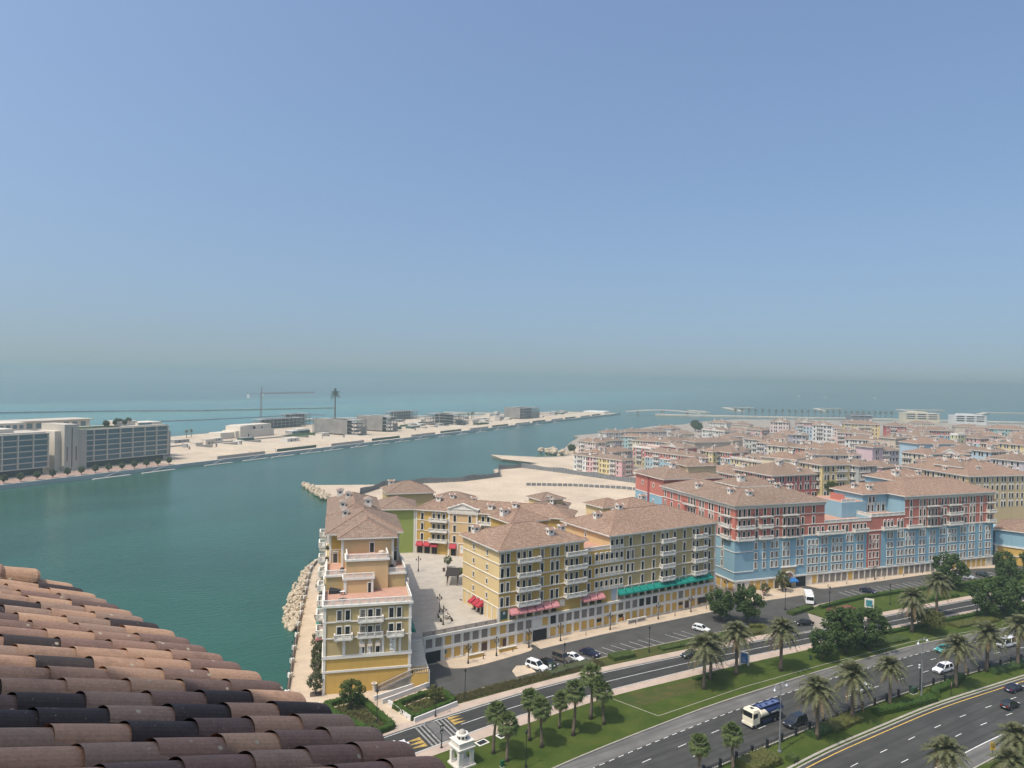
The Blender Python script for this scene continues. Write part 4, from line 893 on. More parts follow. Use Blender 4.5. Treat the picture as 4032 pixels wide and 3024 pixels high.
def qblock(x, y, ang, L, d, z, kind, nf, label, group='houses of the canal quarter'):
    t = thing('quarter_house', label, 'building', (x, y, 0), R(ang), group)
    F, Rr, Bk, Lf = faces4(t, 0, L, 0, d); rm = rq.choice([ROOF, ROOF2, ROOF2]); terr = kind == 'redterr'
    low = None; top = kind
    if kind in ('redblue', 'redteal', 'redblue2', 'pinkblue'):
        top = 'pink' if kind == 'pinkblue' else 'red'; low = {'redteal': qm('teal'), 'pinkblue': qm('lightblue')}.get(kind, SKYB); zs = z - 4.0
    if kind in ('row', 'redterr', 'turqpink'): top = {'row': 'pink', 'redterr': 'red', 'turqpink': 'pink'}[kind]
    if kind == 'redterr': low = qm('khaki'); zs = z - 7.2
    if low:
        wall_box(t, 0, L, 0, d, -1, zs, low); wall_box(t, 0, L, 0, d, zs, z, qm(top)); band(t, 0, L, 0, d, zs - 0.1, 0.3, 0.15)
    else: wall_box(t, 0, L, 0, d, -1, z, qm(top))
    if kind == 'row':
        for a, b_, c in ((0, 0.27, 'white'), (0.27, 0.5, 'pink'), (0.5, 0.76, 'yellow')): F.box('house_front', L * a, L * b_, 0, z - 0.5, 0.12, qm(c)); F.box('pilaster', L * b_ - 0.25, L * b_ + 0.25, 0, z - 0.5, 0.3, WHITE)
        F.box('string_course', 0, L, 3.7, 3.95, 0.3, WHITE); F.box('string_course', 0, L, 7.2, 7.4, 0.3, WHITE)
    if kind == 'turqpink': F.box('house_front', 0, L * 0.6, 0, z - 0.5, 0.12, qm('teal'))
    band(t, 0, L, 0, d, z - 0.7, 0.65, 0.25, name='cornice')
    if terr or kind == 'limey' or 'parapet' in label:
        band(t, 0, L, 0, d, z - 0.05, 1.0, 0.1, name='parapet')
        if terr or kind == 'limey': MB().box(0.2, L - 0.2, 0.2, d - 0.2, z, z + 0.05).build('roof_terrace', TERR, t)
    if not (terr or kind == 'limey'):
        ro, fn = hip_roof(t, 0, L, 0, d, z + 0.02, 0.34, 0.8, rm, ridge=False)
        for _ in range(2 + int(L * d / 130)): 
            cx, cy = rq.uniform(1.5, L - 1.5), rq.uniform(1.5, d - 1.5); chimney(ro, fn, cx, cy, R(rq.choice((0, 90))) , rq.choice((0, 1, 1, 2)))
        if 'pediment' in label or 'gable' in label:
            pm = MB(); c = L / 2; pm.face([(c - 4, -0.35, z), (c + 4, -0.35, z), (c, -0.35, z + 2.2)]); pm.beam((c - 4.2, -0.4, z), (c, -0.4, z + 2.3), 0.5, 0.3); pm.beam((c + 4.2, -0.4, z), (c, -0.4, z + 2.3), 0.5, 0.3); pm.build('pediment', WHITE, t)
    if 'blank' in label or 'windowless' in label or kind == 'beige':
        F.add(fwin_mesh(0.9, 1.2, False), 'window', L * 0.5, z - 2.3); Rr.add(fwin_mesh(0.9, 1.2, False), 'window', d * 0.6, z - 2.3)
        if kind == 'pinkplain':
            for q in range(4): F.add(fwin_mesh(0.9, 2.0, False), 'window', L * .35, z - 4 - 3.4 * q); F.add(fwin_mesh(0.9, 2.0, False), 'window', L * .35 + 1.5, z - 4 - 3.4 * q)
        return t
    zm = 1.0 if z < 18 else 8
    nv = min(nf, 4)
    fenestrate(F, L, z, nv, zm, True); fenestrate(Rr, d, z, nv, zm, False)
    if -30 < ang < 20: fenestrate(Lf, d, z, min(nv, 3), zm, False)
    return t
QB = [
    (294.9, 398.7, -80, 43.2, 12.0, 11, 'row', 3, 'row of white, pink and yellow canal houses under one hip roof beside the sandy site'),
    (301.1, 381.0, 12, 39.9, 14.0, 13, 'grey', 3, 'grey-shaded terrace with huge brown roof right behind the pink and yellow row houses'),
    (365.3, 487.7, -85, 21.1, 12.0, 11, 'palepink', 3, 'pale pink hip-roofed house at the tip of the canal quarter by the water'),
    (375.2, 475.1, 6, 30.7, 12.0, 11, 'lilac', 3, 'lilac house with brown roof behind the tip house'),
    (445.8, 549.9, -4, 21.0, 14.0, 11, 'white', 3, 'white pavilion house with hip roof standing by the channel'),
    (425.1, 503.7, -54, 30.1, 12.0, 12, 'teal', 3, 'teal-walled low house with long roof near the channel'),
    (466.5, 545.5, -11, 48.1, 12.0, 12, 'palepink', 3, 'long low brown roof along the channel shore'),
    (524.1, 564.0, -88, 21.9, 14.0, 14, 'white', 3, 'pale corner house with pointed hip roof at the water edge'),
    (353.6, 404.1, -82, 21.1, 16.0, 14, 'redterr', 4, 'coral red corner house with white-railed roof terrace'),
    (378.1, 421.1, -49, 20.9, 16.0, 16, 'red', 3, 'red house with white cornice band behind the roof terrace'),
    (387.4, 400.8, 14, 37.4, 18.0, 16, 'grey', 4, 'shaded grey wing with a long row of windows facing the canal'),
    (364.5, 387.6, -86, 22.7, 14.0, 16, 'red', 4, 'red windowless gable block with three white chimneys'),
    (325.7, 360.1, -83, 41.1, 13.0, 16, 'redblue', 4, 'long coral red over sky blue block with white balconies beyond the sandy site'),
    (459.5, 469.7, -25, 18.5, 16.0, 16, 'beige', 3, 'beige attic storey with wide hip roof in the middle of the low quarter'),
    (514.6, 488.7, -86, 26.1, 16.0, 17, 'white', 4, 'white palace-like block with parapet and pediment'),
    (568.5, 481.9, -86, 18.1, 14.0, 17, 'pink', 4, 'pink block with white balconies next to the white palace-like block'),
    (686.1, 642.2, -80, 26.3, 15.0, 12, 'white', 3, 'white house with ribbed sawtooth roof beside the dark tree at the channel'),
    (652.7, 575.6, -65, 21.3, 16.0, 14, 'beige', 3, 'beige house with stepped ribbed roof near the channel mouth'),
    (384.1, 371.7, -10, 31.9, 14.0, 19, 'beige', 4, 'plain beige attic block with one small window'),
    (342.2, 327.8, -86, 11.3, 16.0, 19, 'yellow', 4, 'narrow yellow house joined to a red one'),
    (348.9, 319.1, -86, 12.0, 16.0, 19, 'redblue', 4, 'small red over blue house joined to the narrow yellow one'),
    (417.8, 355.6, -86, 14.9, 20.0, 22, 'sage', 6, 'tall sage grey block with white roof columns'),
    (318.1, 280.2, -95, 23.5, 18.0, 20, 'yellow', 4, 'yellow and pink crescent with white balustrade parapet'),
    (235.8, 186.5, -8, 26.4, 21.5, 26.3, 'red', 6, 'coral red block with three-light windows behind the street block roofs'),
    (236.3, 202.8, -11, 12.6, 14.0, 24, 'red', 6, 'red block half hidden behind an attic roof'),
    (259.5, 180.9, -11, 14.5, 13.2, 30, 'yellow', 7, 'tall plain yellow tower block above a courtyard tree'),
    (296.7, 188.6, -9, 10.7, 14.0, 27, 'sage', 7, 'sage grey corner house with stacked balconies right of the yellow tower'),
    (360.3, 221.6, -4, 8.9, 10.0, 30, 'pinkplain', 7, 'tall pale pink tower with blank sunlit side'),
    (368.0, 221.4, -6, 14.0, 12.0, 28, 'lilac', 6, 'grey lilac wing with balconies against the pink tower'),
    (420.5, 243.0, -86, 15.4, 16.0, 27, 'cream', 6, 'cream block with a row of tall windows right of the pink tower'),
    (382.8, 218.6, -95, 12.9, 16.0, 27, 'cream', 6, 'cream block with white balconies in front of the tall window row'),
    (410.1, 225.4, -20, 24.6, 14.0, 30, 'lightblue', 3, 'blank light blue attic block under a wide brown roof'),
    (587.8, 323.3, -42, 27.5, 15.4, 27, 'redblue2', 6, 'maroon over blue block with evenly spaced windows near the far side'),
    (589.8, 390.1, -50, 29.1, 16.0, 28, 'yellow', 6, 'pale yellow block with stacked dark balconies at the far side'),
    (598.8, 356.5, -50, 15.6, 14.0, 28, 'red', 6, 'crimson block joined to the pale yellow one'),
    (448.0, 271.5, -86, 10.9, 14.0, 29, 'beige', 5, 'beige attic house with low hip roof in front of the pale yellow block'),
    (342.9, 275.0, -83, 12.4, 16.0, 27, 'cream', 5, 'cream fronted house with white balcony'),
    (346.4, 262.4, -83, 9.9, 16.0, 27, 'redteal', 5, 'red house with teal base next to the cream fronted one'),
    (538.0, 385.3, -55, 16.1, 18.0, 28, 'white', 6, 'white pedimented block with rows of dark windows'),
    (559.7, 417.5, -50, 13.6, 18.0, 28, 'pinkblue', 6, 'pink over pale blue block left of the white pedimented one'),
    (553.9, 441.7, -55, 16.5, 18.0, 27, 'palepink', 5, 'pale pink villa block with wide gable near the far causeway'),
    (431.7, 325.6, -38, 9.7, 10.0, 27, 'lilac', 4, 'small lavender grey pedimented front among the roofs'),
    (336.8, 248.9, -86, 7.4, 12.0, 25, 'teal', 5, 'turquoise house with painted wall'),
    (342.7, 241.5, -30, 19.4, 16.0, 28, 'lightblue', 5, 'pale blue block under a long hip roof with many vents'),
    (323.0, 227.3, -25, 23.0, 12.0, 27, 'lilac', 5, 'lilac block with long low hip roof'),
    (286.7, 233.1, -75, 16.5, 14.0, 27, 'cream', 5, 'windowless cream block before the sage grey tower'),
    (298.2, 177.5, -92, 7.0, 12.0, 26, 'red', 5, 'small pinkish red house between brown roofs'),
    (311.8, 150.3, -16, 33.8, 33.7, 26.5, 'khaki', 7, 'large khaki yellow block with stacked balconies at the right edge of the quarter'),
    (318.8, 156.3, -10, 24.0, 12.0, 29, 'beige', 2, 'attic block with its own hip roof on the large khaki block'),
    (508.9, 227.9, -95, 15.3, 20.0, 27, 'yellow', 5, 'yellow and green fronted block with grouped dark windows at the right edge'),
    (541.8, 269.2, -95, 15.8, 14.0, 27, 'pinkblue', 5, 'pink over light blue block with a long curved front'),
    (533.1, 269.8, -95, 5.3, 10.0, 29, 'limey', 6, 'narrow pale lime house with white parapet'),
    (537.8, 252.4, -84, 11.1, 12.0, 24, 'orange', 4, 'orange beige house beside the yellow and green front'),
    (736.0, 337.9, -55, 31.1, 18.0, 24, 'turqpink', 4, 'turquoise and pink terrace at the far right under a long roof'),
    (396.0, 210.7, -50, 18.8, 16.0, 27, 'palepink', 5, 'low hip roof with white gable scrolls in the middle of the quarter'),
    (396.6, 183.4, -92, 17.7, 18.0, 27, 'lilac', 5, 'grey lilac block with long sloping roof at the right edge'),
    (400.1, 182.6, -10, 13.5, 10.0, 30, 'lightblue', 3, 'light blue attic block with two chimneys'),
]
for q in QB: qblock(*q)
# fillers: roofs packed between the measured blocks
FILL = [(330, 250, -86, 16, 15, 24.5, 'cream'), (360, 262, -86, 18, 16, 24.0, 'pink'), (385, 290, -80, 18, 18, 23.5, 'beige'), (400, 330, -80, 18, 18, 22, 'lilac'), (372, 340, -86, 16, 16, 18, 'cream'), (430, 250, -86, 20, 18, 24.5, 'pink'), (455, 235, -90, 18, 20, 24.5, 'lilac'), (480, 262, -80, 20, 20, 25, 'cream'), (505, 290, -60, 22, 18, 24.5, 'beige'), (470, 310, -60, 20, 18, 24, 'white'), (440, 360, -70, 20, 18, 22, 'palepink'), (480, 380, -65, 24, 18, 22, 'cream'), (520, 350, -60, 24, 18, 24.5, 'pink'), (560, 320, -55, 24, 18, 24.5, 'lilac'), (455, 425, -75, 22, 18, 15, 'beige'), (500, 450, -75, 22, 16, 15, 'palepink'), (420, 440, -70, 22, 16, 13, 'white'), (410, 470, -60, 20, 14, 11.5, 'cream'), (545, 500, -60, 24, 16, 13, 'beige'), (590, 530, -60, 24, 16, 12, 'white'), (620, 470, -60, 26, 18, 16, 'lilac'), (640, 420, -55, 26, 18, 20, 'palepink'), (660, 360, -55, 26, 18, 22, 'cream'), (620, 300, -60, 24, 18, 24, 'pink'), (590, 265, -70, 24, 18, 24, 'beige'), (640, 250, -70, 24, 18, 23, 'lilac'), (690, 300, -60, 26, 18, 22, 'orange'), (720, 400, -55, 28, 18, 18, 'white'), (700, 460, -55, 28, 18, 15, 'beige'), (740, 520, -55, 28, 16, 12, 'palepink'), (700, 560, -55, 26, 16, 11, 'white'), (800, 470, -50, 30, 18, 14, 'cream'), (830, 400, -50, 30, 18, 16, 'pink'), (470, 200, -92, 20, 20, 24.5, 'palepink'), (520, 190, -92, 20, 20, 24.5, 'cream'), (440, 175, -92, 20, 20, 25, 'beige'), (360, 195, -50, 18, 16, 24.5, 'lilac'), (300, 205, -60, 16, 14, 23.5, 'cream'), (262, 215, -20, 18, 14, 22.5, 'red'), (275, 260, -80, 18, 16, 18, 'cream'), (300, 305, -85, 20, 14, 14.5, 'lilac'), (880, 520, -50, 30, 16, 12, 'lilac'), (900, 600, -50, 30, 16, 11, 'white'), (820, 600, -50, 30, 16, 11, 'palepink'), (960, 480, -50, 30, 16, 12, 'beige'), (1000, 560, -50, 30, 16, 11, 'cream'), (860, 300, -60, 30, 18, 16, 'lilac'), (780, 270, -60, 28, 18, 20, 'cream'), (335, 215, -90, 14, 14, 23, 'pink'), (350, 180, -16, 18, 16, 24, 'khaki')]
FILL.sort(key=lambda w: w[0] * .52 + w[1] * .85)
for i, (x, y, a, L, d, z, k) in enumerate(FILL):
    qblock(x, y, a, L, d, z, k, 3, '%s %s house crowded among the brown roofs, counted from the near side' % (ordn(sum(1 for w in FILL[:i] if w[6] == k)), {'lilac': 'grey lilac', 'palepink': 'pale pink'}.get(k, k)), 'houses crowded among the rooftops')
# low pavilion at the right edge of the service street
t = thing('pavilion', 'low sky blue and yellow pavilion with arched niche past the end of the blue block', 'building', (283, 127, 0), R(-72))
wall_box(t, 0, 40, 0, 22, 0, 6.2, YELL); wall_box(t, 0, 40, 0, 22, 6.2, 12.0, SKYB); wall_box(t, -9, 0, 2, 16, 0, 11.0, SKYB)
F, Rr, Bk, Lf = faces4(t, 0, 40, 0, 22); band(t, 0, 40, 0, 22, 3.0, 0.3, 0.2); band(t, 0, 40, 0, 22, 6.0, 0.5, 0.3, name='cornice'); band(t, -9, 0, 2, 16, 6.0, 0.5, 0.3, name='cornice'); band(t, -9, 0, 2, 16, 10.5, 0.5, 0.3, name='cornice')
F2 = Face(t, -9, 2, 0.0); F2.box('arch_niche', 3, 5.6, 6.6, 8.8, 0.1, SHUT); F2.add(fwin_mesh(2.4, 2.4, True), 'window', 4.3, 6.5)
for s in (1.5, 7.6): F2.box('pilaster', s - .3, s + .3, 0, 10.5, 0.2, WHITE)
F2.box('panel', 3, 6, 3.4, 5.6, 0.06, LOUV); F2.box('door', 3.6, 5.2, 0.1, 2.4, 0.1, M('brown_door', (0.09, 0.05, 0.045), 0.6))
for s in (0.4, 39.6): F.box('pilaster', s - .3, s + .3, 0, 6, 0.2, WHITE)
hip_roof(t, 0, 40, 0, 22, 12.05, 0.3, 0.7, ROOF)
# modern houses and the dark block beyond the quarter
def modern(label, x, y, ang, L, d, z, wm, storeys):
    t = thing('modern_house', label, 'building', (x, y, 0), R(ang)); F = Face(t, 0, 0, 0.0)
    wall_box(t, 0, L, 0, d, -1, z, wm); wall_box(t, L * 0.2, L * 0.7, d * 0.2, d * 0.9, z, z + 2.4, wm, 'penthouse')
    for q in range(storeys):
        zq = z - 3.6 * (q + 1)
        for i in range(3):
            o = F.box('window_band', L * (0.05 + 0.32 * i), L * (0.05 + 0.32 * i + 0.24), zq + 0.7, zq + 2.9, 0.08, GLASS)
        F.box('slab', -0.3, L + 0.3, zq + 3.2, zq + 3.6, 0.9, WHITE2)
    return t
modern('cream modern villa with stacked terraces beyond the quarter', 1215, 690, -40, 55, 28, 16, qm('cream'), 3)
modern('white modern villa with dark window bands near the far bridge', 1255, 628, -40, 48, 26, 15, qm('white'), 3)
modern('dark grey netted shell of a villa beside the palms of the causeway', 1085, 705, -35, 34, 22, 13, M('netting_grey', (0.16, 0.17, 0.18), 0.9), 1)

# ================================================================ the peninsula
BEI = M('peninsula_beige', (0.66, 0.59, 0.49), 0.9, 0.06, 0.05, streak=0.15); BEI2 = M('peninsula_limestone', (0.50, 0.45, 0.38), 0.9, 0.08, 0.1)
BLUG = new_mat('curtain_glass'); BLUG[2].inputs['Base Color'].default_value = (0.115, 0.175, 0.20, 1); BLUG[2].inputs['Roughness'].default_value = 0.3; BLUG = BLUG[0]
QA = R(32.3)
def qthing(name, label, s, n, cat='building', group=None): 
    p = Q(s, n); return thing(name, label, cat, (p[0], p[1], 0), QA, group)
def glassblock(label, s, n, L, d, floors, z0=4.2, fh=3.4):
    t = qthing('apartment_building', label, s, n); zt = z0 + fh * floors; F, Rr, Bk, Lf = faces4(t, 0, L, 0, d)
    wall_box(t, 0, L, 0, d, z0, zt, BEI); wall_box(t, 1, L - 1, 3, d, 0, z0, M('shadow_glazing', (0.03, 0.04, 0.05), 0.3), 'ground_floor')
    nb = round(L / 9); bw = L / nb
    for i in range(nb):
        F.box('pier', i * bw - 0.35, i * bw + 0.35, z0, zt, 1.0, BEI)
        for q in range(floors):
            o = F.box('window', i * bw + 0.5, (i + 1) * bw - 0.5, z0 + fh * q + 0.35, z0 + fh * (q + 1) - 0.15, 0.08, BLUG)
    F.box('pier', L - 0.4, L + 0.3, z0, zt, 1.0, BEI)
    for q in range(floors + 1): F.box('floor_slab', -0.4, L + 0.4, z0 + fh * q - 0.2, z0 + fh * q + 0.3, 1.3, BEI)
    for q in range(floors):
        for k in range(2): Rr.box('window', 2 + k * 8, 6.5 + k * 8, z0 + fh * q + 0.4, z0 + fh * (q + 1) - 0.3, 0.08, BLUG); Lf.box('window', 2 + k * 8, 6.5 + k * 8, z0 + fh * q + 0.4, z0 + fh * (q + 1) - 0.3, 0.08, BLUG)
    MB().box(0.5, L - 0.5, 0.5, d - 0.5, zt, zt + 0.9).build('roof_deck', BEI2, t)
    return t, zt
t, zt = glassblock('glass fronted beige apartment block cut by the left edge of the view', -44, 29.5, 86, 22, 6)
wall_box(t, 4, 70, 6, 20, zt, zt + 3.2, BEI, 'penthouse'); MB().box(5, 40, 5.8, 6, zt + 0.5, zt + 2.8).build('window', BLUG, t)
t, zt = glassblock('glass fronted beige apartment block with roof garden on the peninsula', 65, 35, 64, 22, 6)
wall_box(t, -12, -3, -4, 20, 0, 29, BEI2, 'stone_tower'); wall_box(t, -3, 3.5, -2, 20, 0, 25.5, BEI2, 'stone_tower'); wall_box(t, -15.5, -12, 0, 18, 0, 25, BEI, 'stone_tower')
for x in (-10.5, -7.5, -4.8): MB().box(x, x + 0.5, -4.05, -4.0, 6 if x != -7.5 else 2, 15 if x != -7.5 else 27).build('window_slit', DARK, t)
wall_box(t, 30, 46, 8, 20, zt, zt + 4, BEI, 'penthouse'); wall_box(t, 44, 63, 5, 20, zt - 0.02, zt + 2.6, BEI, 'penthouse'); MB().box(45, 55, 4.9, 5, zt + 0.4, zt + 2.3).build('window', BLUG, t)
GARD = grass_mat('roof_garden', (0.02, 0.045, 0.015), (0.05, 0.08, 0.03))
MB().box(4, 29, 1.5, 14, zt + 0.9, zt + 1.2).build('roof_garden', GARD, t)
t = qthing('apartment_building', 'rear block with tall window bays between the two glass fronted ones', 40, 95); wall_box(t, 0, 26, 0, 20, 0, 27, BEI); F = Face(t, 0, 0, 0.0)
for q in range(7):
    for i in range(6): F.box('window', 1 + 4.2 * i, 3.6 + 4.2 * i, 2 + 3.5 * q, 4.6 + 3.5 * q, 0.1, BLUG)
t2 = qthing('apartment_building', 'rear beige block with flat overhanging roof at the left edge', -50, 110); wall_box(t2, 0, 78, 0, 20, 0, 25, BEI); F = Face(t2, 0, 0, 0.0)
MB().box(-1.5, 30, -1.5, 21, 25, 25.5).build('roof_slab', BEI2, t2); MB().box(40, 80, -1.5, 21, 26.5, 27).build('roof_slab', BEI2, t2); wall_box(t2, 44, 74, 2, 18, 25, 26.5, BEI, 'penthouse')
for q in range(6):
    for i in range(13): F.box('window', 1.5 + 5.9 * i, 5 + 5.9 * i, 2 + 3.6 * q, 4.8 + 3.6 * q, 0.1, BLUG)
t2 = qthing('apartment_building', 'far beige block with wide flat roof seen over the roof garden', 70, 128); wall_box(t2, 0, 62, 0, 20, 0, 25, BEI); MB().box(-2, 64, -2, 22, 25, 25.6).build('roof_slab', BEI2, t2)
F = Face(t2, 0, 0, 0.0)
for i in range(9): F.box('window', 2 + 6.6 * i, 6 + 6.6 * i, 20, 23.8, 0.1, BLUG)
t2 = qthing('stone_house', 'grey stone end block with one large window beside the glass fronted block', 130, 52); wall_box(t2, 0, 15, 0, 20, 0, 19, M('grey_stone', (0.34, 0.31, 0.28), 0.9, 0.1, 0.3)); F = Face(t2, 0, 0, 0.0); F.box('window', 3, 7, 8, 14, 0.08, GLASS); F.box('window', 3, 7, 3, 7, 0.08, GLASS)
t2 = qthing('villa', 'beige unfinished villa with stepped blank walls', 278, 122); wall_box(t2, 0, 50, 8, 26, 0, 7, BEI); wall_box(t2, 8, 48, 10, 26, 7, 12, BEI); wall_box(t2, 4, 14, 6, 26, 0, 11.5, BEI); wall_box(t2, -16, 0, 10, 26, 0, 6, BEI); F = Face(t2, 0, 8, 0.0); F.box('window', 22, 25, 8, 10.5, 0.1, DARK); F.box('door', 12, 17, 0, 3.5, 0.1, DARK); F.box('window', 33, 34.5, 8.2, 10, 0.1, DARK)
NET = M('scaffold_netting', (0.30, 0.275, 0.245), 0.95, 0.25, 0.15, streak=0.5); CONS = M('raw_concrete', (0.33, 0.32, 0.31), 0.95, 0.15, 0.1)
def scaffold(label, s, n, L, d, h, net=True):
    t = qthing('construction_shell', label, s, n); F, Rr, Bk, Lf = faces4(t, 0, L, 0, d); k = int(h / 3.6)
    for q in range(k + 1): MB().box(0, L, 0, d, h * q / k - 0.35, h * q / k).build('floor_slab', CONS, t)
    nb = max(3, int(L / 6))
    for i in range(nb + 1):
        for y in (0.4, d / 2, d - 0.4): x = 0.3 + (L - 0.6) * i / nb; MB().box(x - .3, x + .3, y - .3, y + .3, 0, h).build('column', CONS, t)
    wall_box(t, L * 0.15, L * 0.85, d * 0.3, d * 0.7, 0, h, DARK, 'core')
    if net:
        MB().box(-0.8, -0.7, d * .15, d * 0.95, 1, h + 0.6).build('netting', NET, t); MB().box(L * .5, L, -0.8, -0.7, 1, h * .55).build('netting', NET, t)
    pol = MB()
    for i in range(int(L / 2.4) + 1): x = L * i / int(L / 2.4); pol.beam((x, -1.2, 0), (x, -1.2, h + 1.2), 0.12, 0.12)
    for q in range(int(h / 2) + 1): pol.beam((-0.5, -1.2, 2.0 * q), (L + 0.5, -1.2, 2.0 * q), 0.12, 0.12); pol.beam((-1.2, -1, 2.0 * q), (-1.2, d, 2.0 * q), 0.12, 0.12)
    pol.build('scaffolding', M('scaffold_steel', (0.24, 0.22, 0.20), 0.7, 0.1, 1), t); return t
scaffold('netted construction shell nearest the quay below the palm shaped mast', 372, 62, 20, 56, 16)
scaffold('bare concrete villa frame right of the netted shell', 436, 66, 18, 44, 17)
scaffold('grey villa shell under construction by the tower crane', 375, 196, 70, 16, 11, False)
scaffold('second grey villa shell behind the crane', 440, 214, 34, 18, 14, False)
scaffold('far low concrete frame near the breakwater', 620, 190, 60, 18, 12, False)
scaffold('open concrete villa frame halfway along the quay', 570, 60, 26, 44, 15, False)
scaffold('dark netted cube of a villa towards the tip of the peninsula', 780, 60, 60, 34, 17)
for i, s in enumerate((184, 211, 238, 300, 322, 350, 478, 502, 526, 552, 640, 668, 700, 850, 880, 910, 940, 970, 1000, 1030)):
    o = MB().box(0, 0.6, 0, 66 if s < 330 else 44, 0, 3.0).build('plot_wall', BEI, None, (*Q(s, 12), 0), QA); tag(o, 'beige plot wall running back from the quay, %s' % ('plot %s along the peninsula counted from the glass blocks' % ordn(i) if i < 18 else 'near the very tip, %s one' % ordn(i - 18)), 'wall', 'plot walls along the peninsula')
    o2 = MB().box(0, 24, 0, 0.5, 0, 2.6).build('garden_wall', BEI2, None, (*Q(s, 80 if s < 330 else 58), 0), QA); tag(o2, 'low back wall closing the %s sandy villa plot' % (ordn(i) if i < 18 else 'tip side ' + ordn(i - 18)), 'wall', 'back walls of the sandy plots')
o = MB().box(0, 36, 0, 40, 0, 4).build('sales_hall', WHITE2, None, (*Q(1045, 20), 0), QA); tag(o, 'low white-roofed hall at the tip of the peninsula', 'building')
for i, s in enumerate((48, 80, 128, 162, 190, 222, 250, 285, 318, 352, 386, 430, 470, 515, 560, 620, 680, 745)):
    t = qthing('floating_dock', 'slim white floating dock with gangway at the quay, %s from the left' % ordn(i), s, -5, 'dock', 'floating docks along the quay')
    MB().box(0, 24, -1.0, 1.0, WZ - 0.3, WZ + 0.3).build('pontoon', CONC, t)
    MB().beam((8, 1.0, WZ + 0.5), (19, 4.4, 0.6), 1.2, 0.15).build('gangway', GREYM, t)
# crane, palm shaped telecom mast, bridge
t = thing('tower_crane', 'red and white tower crane above the grey villa shells', 'crane', (229, 1080, 0), R(-12)); mb = MB()
for x, y in ((-1, -1), (1, -1), (1, 1), (-1, 1)): mb.beam((x, y, 0), (x, y, 34), 0.5, 0.5)
for k in range(11):
    z = 3 * k; mb.beam((-1, -1, z), (1, -1, z + 3), 0.3, 0.3); mb.beam((1, -1, z), (-1, -1, z + 3), 0.3, 0.3); mb.beam((-1, -1, z), (-1, 1, z + 3), 0.3, 0.3)
CR = M('crane_red', (0.24, 0.07, 0.05), 0.6, 0.1, 0.5)
mb.build('mast', CR, t); mb = MB()
for y in (-0.7, 0.7): mb.beam((-20, y, 33), (76, y, 36), 0.5, 0.55)
mb.beam((0, 0, 35), (76, 0, 37.4), 0.4, 0.45)
for k in range(38): x = 2 * k; mb.beam((x, -0.7, 33.6 + x * .03), (x + 1, 0, 35 + x * .032), 0.12, 0.12); mb.beam((x + 1, 0, 35 + x * .032), (x + 2, 0.7, 33.6 + x * .03), 0.12, 0.12)
mb.build('jib', CR, t); MB().beam((0, 0, 33), (0.4, 0, 44), 1.0, 1.0).build('apex', CR, t); MB().box(-20, -16, -1, 1, 27, 33).build('counterweight', WHITE2, t); MB().box(1, 3, -1.2, 1, 31, 33.5).build('cab', WHITE2, t)
mb = MB(); mb.beam((0.4, 0, 44), (48, 0, 36.4), 0.12, 0.12); mb.beam((0.4, 0, 44), (-18, 0, 33.4), 0.12, 0.12); mb.build('tie_rod', CR, t)
t = thing('telecom_mast', 'tall telecom mast disguised as a palm tree', 'mast', (300, 955, 0)); MB().frus(0, 0, 0, 1.3, 40, 0.8, 10).build('pole', M('mast_brown', (0.12, 0.10, 0.08), 0.8), t)
mb = MB()
for k in range(26):
    a = 2.4 * k; e = 0.9 - 1.6 * (k % 5) / 4; L = 6 + (k % 3); p = [Vector((0, 0, 39 + 0.2 * (k % 5)))]
    for j in range(1, 5): r = L * j / 4; p.append(Vector((r * math.cos(a), r * math.sin(a), 39 + e * r - 0.11 * r * r)))
    mb.tube(p, [0.7, 0.6, 0.5, 0.35, 0.1], 4)
mb.build('crown', M('mast_green', (0.03, 0.05, 0.03), 0.8), t); MB().frus(0, 0, 40, 1.6, 45, 1.6, 8).build('antenna_drum', M('mast_green', (0.03, 0.05, 0.03), 0.8), t)
t = thing('bridge', 'low arched sand coloured bridge joining the peninsula tip and the causeway', 'bridge', (0, 0, 0)); a, b2 = Vector((900, 1052, 0)), Vector((1012, 968, 0)); mb = MB(); pts = [a + (b2 - a) * (i / 12) + Vector((0, 0, 3.0 + 4.5 * math.sin(math.pi * i / 12))) for i in range(13)]
for p, q in zip(pts, pts[1:]): mb.beam(p, q, 14, 1.6)
mb.build('deck', PALE, t)
for i in (2, 6, 10): p = pts[i]; MB().box(-1.5, 1.5, -5, 5, WZ - 2, p.z - 0.6).build('pier', CONC, t, (p.x, p.y, 0), R(-37))

